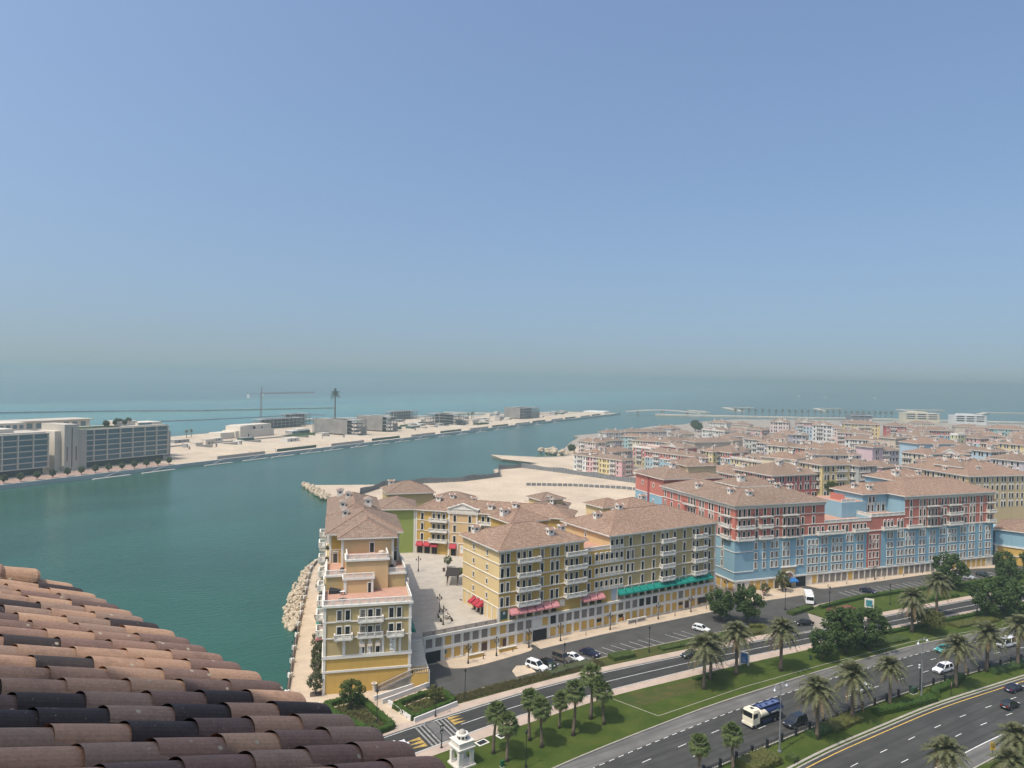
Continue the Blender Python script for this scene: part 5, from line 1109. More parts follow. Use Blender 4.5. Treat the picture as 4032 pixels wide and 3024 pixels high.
# small buildings, huts and walls that clutter the peninsula plots
rp = random.Random(77); SHED = [BEI, BEI2, CONS, M('hut_white', (0.62, 0.61, 0.58), .9), M('hut_grey', (0.30, 0.30, 0.30), .9), M('hut_green', (0.05, 0.10, 0.07), .9)]
kinds = ['beige plot hut', 'limestone garden house', 'raw concrete shed', 'white site cabin', 'grey site cabin', 'dark green site container']
cnt = {}
for i in range(72):
    s = 145 + i * 12.6 + rp.uniform(-5, 5); n = rp.choice((rp.uniform(84, 110), rp.uniform(115, 165), rp.uniform(60, 84))); k = rp.choice((0, 1, 2, 3, 4, 5)); 
    if 268 < s < 335 and n > 95 or 365 < s < 465 and n < 125: continue
    L, d, h = rp.uniform(6, 16), rp.uniform(5, 10), rp.uniform(2.6, 6.5) if k < 3 else rp.uniform(2.4, 3.2); cnt[k] = cnt.get(k, 0) + 1
    t = qthing('site_hut', '%s %s on the peninsula counted from the glass blocks' % (ordn(min(17, cnt[k] - 1)), kinds[k]), s, n, 'hut', 'huts and sheds on the peninsula'); wall_box(t, 0, L, 0, d, 0, h, SHED[k]); F = Face(t, 0, 0, 0.0)
    F.box('door', L * .3, L * .3 + 1.2, 0, 2.1, .06, DARK); F.box('window', L * .6, L * .6 + 1.6, 1.0, 2.0, .06, GLASS); MB().box(-.2, L + .2, -.2, d + .2, h, h + .2).build('roof_slab', SHED[(k + 1) % 4], t)
for i in range(14):
    s = 150 + 62 * i; o = MB().box(0, 46, 0, .25, 0, 2.2).build('site_hoarding', M('hoarding_green', (0.035, 0.075, 0.06), .8) if i % 2 else CONS, None, (*Q(s, 8 + 3 * (i % 2)), 0), QA); tag(o, 'low %s hoarding behind the quay, %s from the glass blocks' % ('green' if i % 2 else 'grey', ordn(i)), 'fence', 'hoardings behind the quay')
mb = MB(); a_, b__ = Q(140, 112), Q(1040, 100); mb.beam((*a_, .0), (*b__, .0), 9, .12); struct(mb.build('track', ASPHS))
mb = MB(); mb.prism([Q(330, 96), Q(372, 96), Q(372, 124), Q(330, 124)], -.1, .08); struct(mb.build('lawn', GRASS))
# ================================================================ vegetation kit
def leaf_mat(name, c0, c1, c2=None):
    m, t, b = new_mat(name); p = posn(t)
    o = ramp(t, noise(t, p, 0.9, 4, 0.7), [(0.25, c0), (0.75, c1)])
    if c2: o = mixc(t, o, c2, ramp(t, noise(t, p, 2.3, 3), [(0.55, g3(0)), (0.75, g3(0.7))]))
    t.links.new(o, b.inputs['Base Color']); b.inputs['Roughness'].default_value = 0.6; b.inputs['Specular IOR Level'].default_value = 0.25
    b.inputs['Subsurface Weight'].default_value = 0.0
    tr = N(t, 'ShaderNodeBsdfTranslucent'); mx = N(t, 'ShaderNodeMixShader'); mx.inputs[0].default_value = 0.25
    t.links.new(o, tr.inputs[0]); out = t.nodes['Material Output']; t.links.new(b.outputs[0], mx.inputs[1]); t.links.new(tr.outputs[0], mx.inputs[2]); t.links.new(mx.outputs[0], out.inputs[0])
    return m
LEAFD = leaf_mat('leaf_dark', (0.030, 0.060, 0.014), (0.075, 0.115, 0.030)); LEAFM = leaf_mat('leaf_mid', (0.045, 0.075, 0.016), (0.085, 0.115, 0.030)); LEAFG = leaf_mat('leaf_grey_green', (0.065, 0.082, 0.036), (0.11, 0.12, 0.058))
LEAFY = leaf_mat('leaf_olive', (0.075, 0.085, 0.020), (0.12, 0.12, 0.035)); HEDG = leaf_mat('hedge_leaf', (0.028, 0.060, 0.008), (0.060, 0.105, 0.015)); PALMD = leaf_mat('date_frond', (0.085, 0.095, 0.040), (0.165, 0.165, 0.085)); PALMF = leaf_mat('fan_frond', (0.055, 0.085, 0.024), (0.11, 0.14, 0.045), (0.16, 0.14, 0.05))
BLADE = leaf_mat('grass_blade', (0.10, 0.10, 0.038), (0.19, 0.16, 0.075)); DRYL = leaf_mat('dry_frond', (0.14, 0.10, 0.045), (0.22, 0.16, 0.07)); BARK = M('bark', (0.115, 0.085, 0.06), 0.95, 0.25, 3, 0.5, 10); BARKP = M('palm_bark', (0.15, 0.115, 0.085), 0.95, 0.3, 3, 0.6, 8)
def V(*a): return Vector(a)
def date_palm_meshes(seed, H=6.4):
    r = random.Random(seed); tr = MB(); pts = []
    for i in range(9): pts.append((0.12 * math.sin(i * 0.5 + seed) * i / 8, 0.08 * math.cos(i * 0.4 + seed) * i / 8, H * i / 8))
    tr.tube(pts, [0.36, 0.27, 0.24, 0.23, 0.23, 0.23, 0.24, 0.32, 0.28], 9)
    for i in range(1, 26): z = H * i / 26; tr.frus(pts[min(8, i * 8 // 26)][0], 0, z, 0.27, z + 0.1, 0.23, 7, 0, False, i)
    cr = MB(); top = V(*pts[-1])
    for k in range(64):
        az = 2.4 * k + r.uniform(-.2, .2); t_ = k / 63; el = R(82 - 128 * t_ ** 0.9 + r.uniform(-8, 8)); L = r.uniform(2.7, 3.5) * (0.85 + 0.15 * math.sin(math.pi * t_)); droop = r.uniform(0.13, 0.22)
        h = V(math.cos(az), math.sin(az), 0); sd_ = V(-math.sin(az), math.cos(az), 0); mi = 1 if t_ > 0.86 else 0
        def pt(s): return top + h * (L * s * math.cos(el)) + V(0, 0, L * s * math.sin(el) - droop * (L * s) ** 2)
        n = 18; prev = pt(0)
        cr.tube([pt(0), pt(0.35), pt(0.7), pt(1)], [0.05, 0.035, 0.02, 0.008], 3, mi)
        for j in range(2, n + 1):
            s = j / n; p = pt(s); dr = (p - pt(s - 0.04)).normalized(); ll = 0.62 * math.sin(math.pi * min(1, s * 0.86 + 0.12)) + 0.1; up = sd_.cross(dr).normalized()
            for q in (-1, 1):
                tip = p + (sd_ * q * 0.82 + dr * 0.55 - up * r.uniform(-0.25, 0.35)) * ll; w = dr * 0.10
                cr.face([p - w, p + w, tip], mi)
    return tr.mesh('trunk', BARKP, True), cr.mesh('crown', [PALMD, DRYL])
def fan_palm_meshes(seed, H=6.0):
    r = random.Random(seed); tr = MB(); pts = [(0.15 * math.sin(i * .5 + seed), 0.1 * math.cos(i * .6), H * i / 7) for i in range(8)]
    tr.tube(pts, [0.36, 0.26, 0.23, 0.21, 0.20, 0.19, 0.20, 0.22], 8); tr.frus(pts[5][0], pts[5][1], H * .74, 0.22, H * .78, 0.34, 8); cr = MB(); top = V(*pts[-1])
    for k in range(46):
        az = 2.4 * k + r.uniform(-.25, .25); t_ = k / 45; el = R(80 - 140 * t_ + r.uniform(-8, 8)); h = V(math.cos(az), math.sin(az), 0); L = r.uniform(0.9, 1.25)
        dr = h * math.cos(el) + V(0, 0, math.sin(el)); hub = top + dr * L; mi = 1 if t_ > 0.9 else 0; side = V(-math.sin(az), math.cos(az), 0)
        cr.tube([top, hub], 0.03, 3, mi); nb = 13
        for j in range(nb):
            a = R(-100 + 200 * j / (nb - 1)); ll = r.uniform(0.85, 1.15) * (1 - 0.25 * abs(a) / 1.75); d1 = dr * math.cos(a) + side * math.sin(a); tip = hub + d1 * ll - V(0, 0, 0.38 * ll + r.uniform(0, .15)); mid = hub + d1 * ll * 0.6 - V(0, 0, 0.06); w = (side * math.cos(a) - dr * math.sin(a)) * 0.10
            cr.face([hub, mid - w, mid + w], mi); cr.face([mid - w, tip, mid + w], mi)
    return tr.mesh('trunk', BARKP, True), cr.mesh('crown', [PALMF, DRYL])
def tree_meshes(seed, H, cw, ch, leaf, trunk_h=None, n=2200, ls=0.26, umbrella=False, droop=0.0):
    r = random.Random(seed); tr = MB(); th = trunk_h or H * 0.35; tr.tube([(0, 0, 0), (0.05, 0.03, th * .5), (0, 0.05, th)], [0.20 * H / 6, 0.15 * H / 6, 0.13 * H / 6], 7); cl = []
    cz = th + ch / 2 - 0.2
    nb = 22
    for i in range(nb):
        a = 2.4 * i + r.uniform(-.4, .4); u = 1 - 2 * (i + 0.5) / nb; rad = math.sqrt(max(0, 1 - u * u)) * r.uniform(0.62, 1.0)
        if umbrella: u = abs(u) * 0.8 - 0.1
        c = V(math.cos(a) * rad * cw / 2, math.sin(a) * rad * cw / 2, cz + u * ch / 2 * r.uniform(.8, 1.05)); cl.append((c, r.uniform(0.55, 1.0) * cw * 0.20))
        if i % 2 == 0: tr.tube([(0, 0.04, th * .92), tuple((V(0, 0, th) + c) / 2 + V(0, 0, -.15)), tuple(c)], [0.075 * H / 6, 0.05 * H / 6, 0.02], 5)
    cr = MB(); per = n // nb
    for c, rad in cl:
        for _ in range(per):
            d = V(r.gauss(0, 1), r.gauss(0, 1), r.gauss(0, 1)).normalized(); p = c + d * rad * (0.55 + 0.5 * r.random()); p.z -= droop * r.random()
            nrm = (d * 0.8 + V(r.gauss(0, .6), r.gauss(0, .6), r.gauss(0, .6) + .35)).normalized(); a_ = nrm.orthogonal().normalized(); b2 = nrm.cross(a_); s = ls * r.uniform(.6, 1.25); ra = r.uniform(0, 6.28); e1 = (a_ * math.cos(ra) + b2 * math.sin(ra)) * s; e2 = (b2 * math.cos(ra) - a_ * math.sin(ra)) * s * 0.55
            cr.face([p - e1, p - e2, p + e1, p + e2])
    return tr.mesh('trunk', BARK, True), cr.mesh('crown', leaf)
def plant(kind, meshes, label, x, y, z=0.1, sc=1.0, rz=0.0, group=None):
    t = thing(kind, label, 'palm tree' if 'palm' in kind else 'tree', (x, y, z), rz, group, sc=sc); put(meshes[0], 'trunk', t); put(meshes[1], 'crown', t); return t
def blob(mb, p0, p1, w, h, z0, r, dens, ls, top_round=True):
    """leafy hedge body between p0 and p1"""
    d = V(p1[0] - p0[0], p1[1] - p0[1], 0); L = d.length; d.normalize(); s = V(-d.y, d.x, 0); o = V(p0[0], p0[1], z0)
    n = max(2, int(L / 0.7)); prof = [(-w / 2, 0), (-w / 2, h * .8), (-w * .36, h), (0, h * 1.03), (w * .36, h), (w / 2, h * .8), (w / 2, 0)]; rows = []
    for i in range(n + 1): rows.append([o + d * (L * i / n) + s * (q[0] + r.uniform(-.07, .07)) + V(0, 0, max(0, q[1] + (r.uniform(-.08, .08) if q[1] else 0))) for q in prof])
    for i in range(n):
        for j in range(6): mb.face([rows[i][j], rows[i + 1][j], rows[i + 1][j + 1], rows[i][j + 1]])
    mb.face(rows[0][::-1]); mb.face(rows[-1])
    for _ in range(int(L * (w + 2 * h) * dens)):
        u = r.random() * L; q = r.random() * (w + 2 * h)
        if q < h: p, nn = o + d * u + s * (-w / 2) + V(0, 0, q), -s
        elif q < h + w: p, nn = o + d * u + s * (q - h - w / 2) + V(0, 0, h), V(0, 0, 1)
        else: p, nn = o + d * u + s * (w / 2) + V(0, 0, q - h - w), s
        nn = (nn + V(r.gauss(0, .5), r.gauss(0, .5), r.gauss(0, .5))).normalized(); a_ = nn.orthogonal().normalized(); b2 = nn.cross(a_); e = ls * r.uniform(.6, 1.3); p = p + nn * 0.05
        mb.face([p - a_ * e, p - b2 * e * .6, p + a_ * e, p + b2 * e * .6])
rh = random.Random(5)
def hedge(label, pts, w, h, m=None, z0=0.1, closed=False, dens=9, ls=0.17, name='hedge', cat='hedge'):
    mb = MB(); P_ = list(pts) + ([pts[0]] if closed else [])
    for a, b_ in zip(P_, P_[1:]): blob(mb, a, b_, w, h, z0, rh, dens, ls)
    return tag(mb.build(name, m or HEDG), label, cat)
DP = [date_palm_meshes(s, h) for s, h in ((1, 6.6), (2, 6.0), (3, 7.0))]; FP_ = [fan_palm_meshes(s, h) for s, h in ((4, 6.4), (5, 5.6), (6, 7.0))]
fan = [(60.2, 102.1, 1.0), (60.9, 99.1, 1.0), (67.7, 102.9, .95), (68.1, 99.9, 1.0), (74.7, 103.7, .86), (75.4, 100.4, 1.05), (82.0, 104.0, 1.15), (82.6, 101.2, 1.0)]
for i, (x, y, s) in enumerate(fan): plant('fan_palm', FP_[i % 3 if i != 4 else 1], 'fan palm on the lawn, %s when counted from the white stone pavilion' % ordn(i), x, y, 0.1, s * 1.1, 1.3 * i, 'fan palms on the lawn')
plant('fan_palm', FP_[1], 'fan palm rising in front of the highway, nearest the bottom edge', 84.4, 79.4, 0.1, 1.0, 1, 'fan palms beside the fence'); plant('fan_palm', FP_[1], 'small slender fan palm overlapping the tanker cab', 91.4, 78.8, 0.1, 1.05, 2, 'fan palms beside the fence')
dates = [(110.1, 102.7, 1.15, 'date palm on the lawn, nearest the green planting patch'), (114.8, 105.3, 1.1, 'date palm on the lawn directly behind another one'), (121.6, 104.4, 1.12, 'date palm on the lawn beside the blue sign board'), (132.0, 101.0, 1.2, 'date palm standing alone on the lawn right of the blue sign'), (182.5, 100.6, 1.25, 'tall date palm between the dark trees and the umbrella tree'), (200.4, 103.9, 1.2, 'date palm next to the far road beyond the umbrella tree'),
         (112.5, 78.3, 1.15, 'date palm behind the fence right of the black car'), (124.9, 79.6, 1.2, 'date palm behind the fence hiding part of a white car'), (136.8, 79.4, 0.95, 'date palm behind the fence beside the trimmed hedge'), (157.4, 77.4, 1.15, 'date palm behind the fence near the round sign'), (172.4, 78.4, 1.2, 'date palm in the median in front of the white van'), (181.5, 76.2, 1.15, 'date palm in the median at the right edge'),
         (113.0, 56.6, 1.1, 'date palm crown cut by the bottom edge near the grey shoulder'), (121.2, 51.6, 1.0, 'date palm crown in the bottom corner below the yellow sign'), (126.5, 53.0, 1.1, 'date palm crown furthest into the bottom corner')]
for i, (x, y, s, l) in enumerate(dates): plant('date_palm', DP[i % 3], l, x, y, 0.1, s * (1.2 if i < 12 else 1.08), 0.9 * i, 'date palms along the highway')
T1 = tree_meshes(1, 7.5, 6.5, 5.2, LEAFD, 2.2, 3600, .27); T2 = tree_meshes(2, 6.5, 5.5, 4.6, LEAFD, 2.0, 3000, .27); T3 = tree_meshes(3, 5.0, 3.4, 3.3, LEAFG, 1.7, 1700, .20, droop=.3); T4 = tree_meshes(4, 4.5, 3.4, 3.0, LEAFY, 1.5, 1300, .18); T5 = tree_meshes(5, 4.2, 6.5, 2.6, LEAFY, 1.6, 2600, .22, True); T6 = tree_meshes(6, 5.4, 4.6, 3.8, LEAFM, 1.6, 2600, .22)
trees = [(T1, 153.8, 100.1, 1.1, 'large dark round tree in the middle of the lawn clump'), (T1, 160.8, 98.6, 1.05, 'dark tree at the highway side of the lawn clump'), (T2, 145.5, 100.2, 0.85, 'smaller darker tree at the end of the lawn clump by the bin'), (T2, 158.5, 103.5, 1.1, 'dark tree at the back of the lawn clump'), (T5, 186.1, 98.3, 1.05, 'flat umbrella shaped olive tree on the lawn'), (T1, 212.7, 97.3, 1.0, 'dark green street tree right of the umbrella tree'), (T1, 222.9, 97.1, 1.0, 'dark green street tree close to the right edge'), (T2, 219.3, 92.8, 1.1, 'bushy tree by the highway kerb at the right edge'), (T2, 234.0, 92.0, 1.2, 'bushy tree at the far right beyond the street trees'),
         (T2, 145.2, 130.2, 1.0, 'dark tree at the end of the parking bays'), (T1, 150.5, 126.0, 0.95, 'round dark tree on the island before the side street'), (T1, 231.6, 116.4, 1.15, 'tall dark tree standing before the plinth of the blue block'), (T6, 268.4, 117.6, 1.1, 'light green tree past the end of the blue block'), (T6, 277.0, 113.0, 1.1, 'light green tree at the right edge near the pavilion'), (T1, 250.0, 108.0, .9, 'round tree behind the far hedge'), (T2, 262.0, 105.0, 1.0, 'dark tree on the far verge near the right edge'),
         (T4, 169.6, 140.4, 0.8, 'small thin street tree at the corner of the blue block'), (T4, 173.9, 139.2, 0.85, 'small street tree in a paved square before the blue block'), (T4, 182.4, 139.6, 1.35, 'larger street tree hiding the blue awning'), (T6, 44.8, 129.6, 0.95, 'leafy green tree in the hedge planter below the yellow block'), (T4, 58.9, 122.6, 0.9, 'olive green tree in the hedge planter beside the driveway')]
for i, (m_, x, y, s, l) in enumerate(trees): plant('street_tree', m_, l, x, y, 0.1, s * (1.25 if i < 16 else 1.0), x)
for i, (x, y) in enumerate([(40.0, 138.5), (42.6, 146.2), (44.6, 152.6), (46.4, 158.0), (48.3, 163.9), (51.5, 173.6), (55.0, 184.5), (60.0, 201.7), (64.1, 214.0)]):
    plant('promenade_tree', T3, 'drooping grey-green promenade tree, %s from the street end' % ordn(i), x + .6, y, 0.1, 0.92, 1.7 * i, 'trees along the promenade')
    o = MB().box(-1.1, 1.1, -1.1, 1.1, 0, 0.02).build('tree_grate', M('grate_brown', (0.10, 0.075, 0.06), 0.9), None, (x + .6, y, 0.101), R(-17)); tag(o, 'dark square grate around the %s promenade tree from the street' % ordn(i), 'tree grate', 'tree grates along the promenade')
# hedges and planting
hedge('trimmed green hedge framing the planter nearest the tiled roof', [(40.6, 132.2), (47.2, 132.6), (48.6, 118.4), (44.8, 117.6), (41.0, 128)], 1.2, 1.0, None, 0.1, True)
hedge('trimmed green hedge framing the planter by the driveway', [(52.0, 125.8), (58.6, 127.4), (62.5, 126.2), (62.4, 121.8), (53.2, 119.2)], 1.2, 1.0, None, 0.1, True)
for i, pp in enumerate(([(41.5, 131), (46.6, 131.5), (47.8, 119), (45, 118.6), (42, 127.6)], [(53, 125), (58.4, 126.4), (61.6, 125.4), (61.6, 122.4), (53.8, 120.2)])):
    mb = MB()
    for k in range(420):
        x = sum(p[0] for p in pp) / 5 + rh.uniform(-4.2, 4.2); y = sum(p[1] for p in pp) / 5 + rh.uniform(-6.5, 6.5)
        c = False; j = 4
        for q in range(5):
            if (pp[q][1] > y) != (pp[j][1] > y) and x < (pp[j][0] - pp[q][0]) * (y - pp[q][1]) / (pp[j][1] - pp[q][1]) + pp[q][0]: c = not c
            j = q
        if not c: continue
        for b_ in range(9): a = rh.uniform(0, 6.28); h = rh.uniform(.35, .8); w = .05; mb.face([(x - w, y, .1), (x + w, y, .1), (x + .4 * math.cos(a), y + .4 * math.sin(a), .1 + h)])
    o = mb.build('ornamental_grass', BLADE); tag(o, ['dry brownish grass filling the planter nearest the tiled roof', 'dry tan grass filling the planter by the driveway'][i], 'grass', None, 'stuff')
    o = MB(); o.prism(pp, -0.1, 0.13); struct(o.build('planter_soil', GRASSD))
mb = MB()
for k in range(2600):
    x = rh.uniform(61, 100); y = GSN(x) + rh.uniform(.3, max(.5, GSF(x) - GSN(x) - .3))
    for b_ in range(5): a = rh.uniform(0, 6.28); h = rh.uniform(.3, .7); mb.face([(x - .05, y, .15), (x + .05, y, .15), (x + .4 * math.cos(a), y + .4 * math.sin(a), .15 + h)])
tag(mb.build('ornamental_grass', BLADE), 'feathery dry grass along the verge of the service street', 'grass', None, 'stuff')
hedge('low olive shrubs beside the parked cars on the verge', [(86, 123.6), (92, 124.0), (97, 123.8)], 2.2, 0.9, LEAFG, dens=10, ls=.16); hedge('rounded green shrubs at the middle of the verge', [(103, 123.8), (109, 123.4)], 2.6, 1.0, LEAFM, dens=10, ls=.16); hedge('low shrubs at the end of the verge', [(117, 122.8), (130, 121.6), (140, 120.6)], 1.8, 0.6, LEAFM, dens=8, ls=.16)
hedge('curled golden hedge on the island by the side street', [(140, 119.6), (146, 118.8), (150, 119.2), (151.5, 121.5), (148, 123)], 1.2, .8, LEAFY)
hedge('dark clipped hedge along the lawn by the round tree clump', [(147, 104.6), (160, 103.4), (172, 102.6)], 1.4, .7, HEDG); hedge('low bright hedge behind the tall date palm', [(162, 100.4), (176, 98.8)], 3.0, .7, LEAFM, dens=7); hedge('long clipped hedge bordering the far road sidewalk', [(176, 103.0), (190, 101.8), (206, 100.2), (232, 97.4)], 1.3, .7, HEDG); hedge('yellowish clipped hedge past the umbrella tree', [(196, 97.5), (212, 95.0)], 3.0, .8, LEAFY, dens=7)
hedge('small flat hedge between the date palms on the lawn', [(111.5, 106.8), (117.5, 106.9)], .8, .45, HEDG)
hedge('long trimmed hedge behind the iron fence in the median', [(130.4, 78.6), (138, 77.4), (147.0, 76.4)], 1.8, 1.1, HEDG); hedge('trimmed hedge climbing past the round sign in the median', [(148.6, 76.9), (150.5, 78.2), (157.0, 78.3), (163.5, 79.4)], 1.6, 1.1, HEDG); hedge('wild shrubs in the median at the bottom edge', [(93, 77.6), (100, 77.8)], 4.0, 1.2, LEAFY, dens=9, ls=.2); hedge('rounded shrub beside the highway kerb', [(101.5, 75.6), (103, 75.8)], 1.6, 1.0, LEAFM, dens=10); hedge('yellow green ground cover under the median palms', [(117, 79.4), (126, 79.6)], 3.2, .8, LEAFY, dens=8, ls=.2); hedge('dark shrubs behind the fence at the foot of the median palm', [(112, 79.2), (117, 79.4)], 2.2, .8, LEAFD, dens=8); hedge('shrubs in the median below the far palms', [(172, 77.4), (186, 75.6)], 2.2, .9, LEAFD, dens=8)
hedge('long dark hedge bordering the car park before the blue block', [(178, 123.8), (196, 123.6), (216, 121.2), (242, 115.6), (262, 113.4)], 1.0, .9, HEDG); hedge('pink flowering shrubs beside the far sidewalk', [(178, 120.6), (186, 119.6)], 2.6, .7, leaf_mat('pink_flower', (0.30, 0.07, 0.10), (0.22, 0.12, 0.06)), dens=10, name='flower_bed', cat='flower bed'); hedge('clipped hedge row on the far verge', [(205, 114.2), (226, 111.2)], 1.2, .8, HEDG); hedge('clipped hedge near the right edge of the far verge', [(232, 112.0), (258, 108.2)], 1.4, .9, HEDG); hedge('rounded olive hedge where the service street turns', [(166, 124.6), (176, 125.4)], 2.0, .9, LEAFM, dens=9)
o = MB(); o.prism([(91.2, 108.4), (114.4, 107.2), (109.2, 102.8), (93, 103.2)], 0.1, 0.125); struct(o.build('planting_patch', GRASSD))
mb = MB()
for a, b_ in (((90.7, 108.4), (93.7, 98.5)), ((93.7, 98.5), (118, 99.3)), ((118, 99.3), (142.6, 98.6)), ((142.6, 98.6), (175.6, 96.7)), ((175.6, 96.7), (200, 92.9))): mb.beam((*a, .12), (*b_, .12), .13, .05)
struct(mb.build('lawn_edging', KERB))
# vegetation on the peninsula and the far causeway
SP = tree_meshes(9, 4.2, 3.0, 2.6, LEAFG, 1.6, 500, .38)
for i in range(16): p = Q(-20 + 8.6 * i, 7); plant('quay_tree', SP, 'small quay tree in the row before the glass blocks, %s from the left' % ordn(i), p[0], p[1], 0.2, 1.25, i, 'trees in a row along the peninsula quay')
for i in range(9): p = Q(84 + rh.uniform(-2, 24), 38 + rh.uniform(0, 9)); plant('roof_tree', SP, 'tree in the roof garden of the glass block, %s in the clump' % ordn(i), p[0], p[1], 25.5, rh.uniform(.8, 1.4), i, 'trees of the roof garden')
def far_palm_meshes():
    tr = MB().tube([(0, 0, 0), (.1, 0, 3.5), (0, 0, 7)], [.4, .3, .28], 6); cr = MB()
    for k in range(18):
        a = 2.4 * k; e = 1.0 - 1.7 * k / 17; p = [V(0, 0, 7)] + [V(2.9 * j / 3 * math.cos(a), 2.9 * j / 3 * math.sin(a), 7 + e * 2.9 * j / 3 - .16 * (2.9 * j / 3) ** 2) for j in (1, 2, 3)]; s = V(-math.sin(a), math.cos(a), 0)
        for q, (u, v) in enumerate(zip(p, p[1:])): w = [.15, .5, .42, .05]; cr.face([u - s * w[q], v - s * w[q + 1], v + s * w[q + 1], u + s * w[q]])
    return tr.mesh('trunk', BARKP), cr.mesh('crown', PALMD)
FAR = far_palm_meshes()
for i in range(26):
    t_ = i / 25; x = 1060 + 250 * t_; y = 925 - 155 * t_ - 40 * t_ * (1 - t_)
    plant('causeway_palm', FAR, 'far palm in the evenly spaced causeway row, %s' % (ordn(i) + ' from the bridge' if i < 13 else ordn(25 - i) + ' from the far end'), x, y, 0.8, 1.7, i, 'palms in a row on the far causeway')
for i, (s, n) in enumerate(((600, 110), (640, 120), (655, 118), (690, 122), (712, 120), (730, 124), (745, 130), (255, 170), (262, 172), (560, 130))): p = Q(s, n); plant('peninsula_palm', FAR, 'palm among the plots of the peninsula, %s counted by plot' % ordn(i), p[0], p[1], 0, 1.3 if i < 7 else 1.0, i, 'palms among the peninsula plots')
for i, (s, n, w) in enumerate(((520, 105, 30), (580, 118, 24), (330, 108, 60), (610, 50, 30))):
    p = Q(s, n); p2 = Q(s + w, n); hedge('green strip of planting on the peninsula, %s one' % ordn(i), [p, p2], 8 if i != 2 else 26, 1.6 if i != 2 else .25, LEAFD, dens=.6, ls=.6, name='shrub_strip', cat='shrubs')
for i, (x, y, s) in enumerate(((672, 650, 2.2), (668, 640, 1.8), (770, 610, 1.4), (352, 372, 1.1), (306, 402, 1.2), (318, 395, .9), (250, 170, 1.0), (360, 490, 1.2), (680, 330, 1.6), (540, 295, 1.2), (690, 345, 1.4))): plant('quarter_tree', T2 if i not in (6,) else T6, 'green tree among the quarter houses, %s from the channel tip' % ordn(i), x, y, 0 if i != 6 else 20, s, i, 'trees among the quarter houses')
T7 = tree_meshes(12, 3.6, 2.4, 2.0, LEAFM, 1.4, 700, .16); plant('plaza_tree', T7, 'small tree beside the pergola on the plaza', 94.8, 190.2, 6.0, 1.1)
hedge('low planting bed beside the plaza pergola', [(92.5, 182), (97.5, 186)], 2.6, .7, LEAFM, 6.0, dens=9)
plant('courtyard_tree', T7, 'small round tree in a square planter on the courtyard deck', 221, 149.5, 20.2, 1.3)

# ================================================================ vehicles
def paint(name, c, rough=0.25):
    if name in MATS: return MATS[name]
    m, t, b = new_mat(name); b.inputs['Base Color'].default_value = (*c, 1); b.inputs['Roughness'].default_value = rough; b.inputs['Coat Weight'].default_value = 0.6; b.inputs['Coat Roughness'].default_value = 0.08
    MATS[name] = m; return m
CARGL = paint('car_glass', (0.012, 0.014, 0.017), 0.08); TYRE = M('tyre', (0.018, 0.018, 0.019), 0.9); RIM = M('wheel_rim', (0.45, 0.45, 0.46), 0.35, metal=0.8); HEAD = paint('headlight', (0.75, 0.76, 0.78), 0.1); TAIL = paint('tail_light', (0.30, 0.012, 0.012), 0.15)
def wheel_meshes(r):
    def mk():
        a = MB(); n = 16
        for y0, y1, rr in ((-.11, .11, r),): 
            i = len(a.v)
            for y in (y0, y1):
                for k in range(n): q = 2 * math.pi * k / n; a.v.append((rr * math.cos(q), y, rr * math.sin(q)))
            for k in range(n): k2 = (k + 1) % n; a.f.append((i + k, i + k2, i + n + k2, i + n + k)); a.m.append(0)
            a.f.append(tuple(range(i, i + n))); a.m.append(0); a.f.append(tuple(range(i + 2 * n - 1, i + n - 1, -1))); a.m.append(0)
        b_ = MB()
        for y in (-.125, .125): b_.face([(r * .62 * math.cos(2 * math.pi * k / 10), y, r * .62 * math.sin(2 * math.pi * k / 10)) for k in (range(10) if y < 0 else range(9, -1, -1))])
        return a.mesh('wheel', TYRE), b_.mesh('rim', RIM)
    return cached(('wh', r), mk)
CARS = {'suv': (5.1, 1.98, 1.88, 1.12, (-2.4, 1.15), (-2.15, 0.35), 1.05, .39), 'sedan': (4.85, 1.86, 1.44, 0.92, (-1.75, 1.05), (-1.05, .25), .86, .33), 'hatch': (4.4, 1.82, 1.55, 0.98, (-2.05, 1.0), (-1.75, .3), .92, .33), 'offroad': (4.8, 2.0, 1.95, 1.15, (-2.3, 1.0), (-2.25, .55), 1.1, .41), 'van': (5.4, 2.0, 2.25, 1.15, (-2.62, 2.2), (-2.6, 1.45), 1.05, .36)}
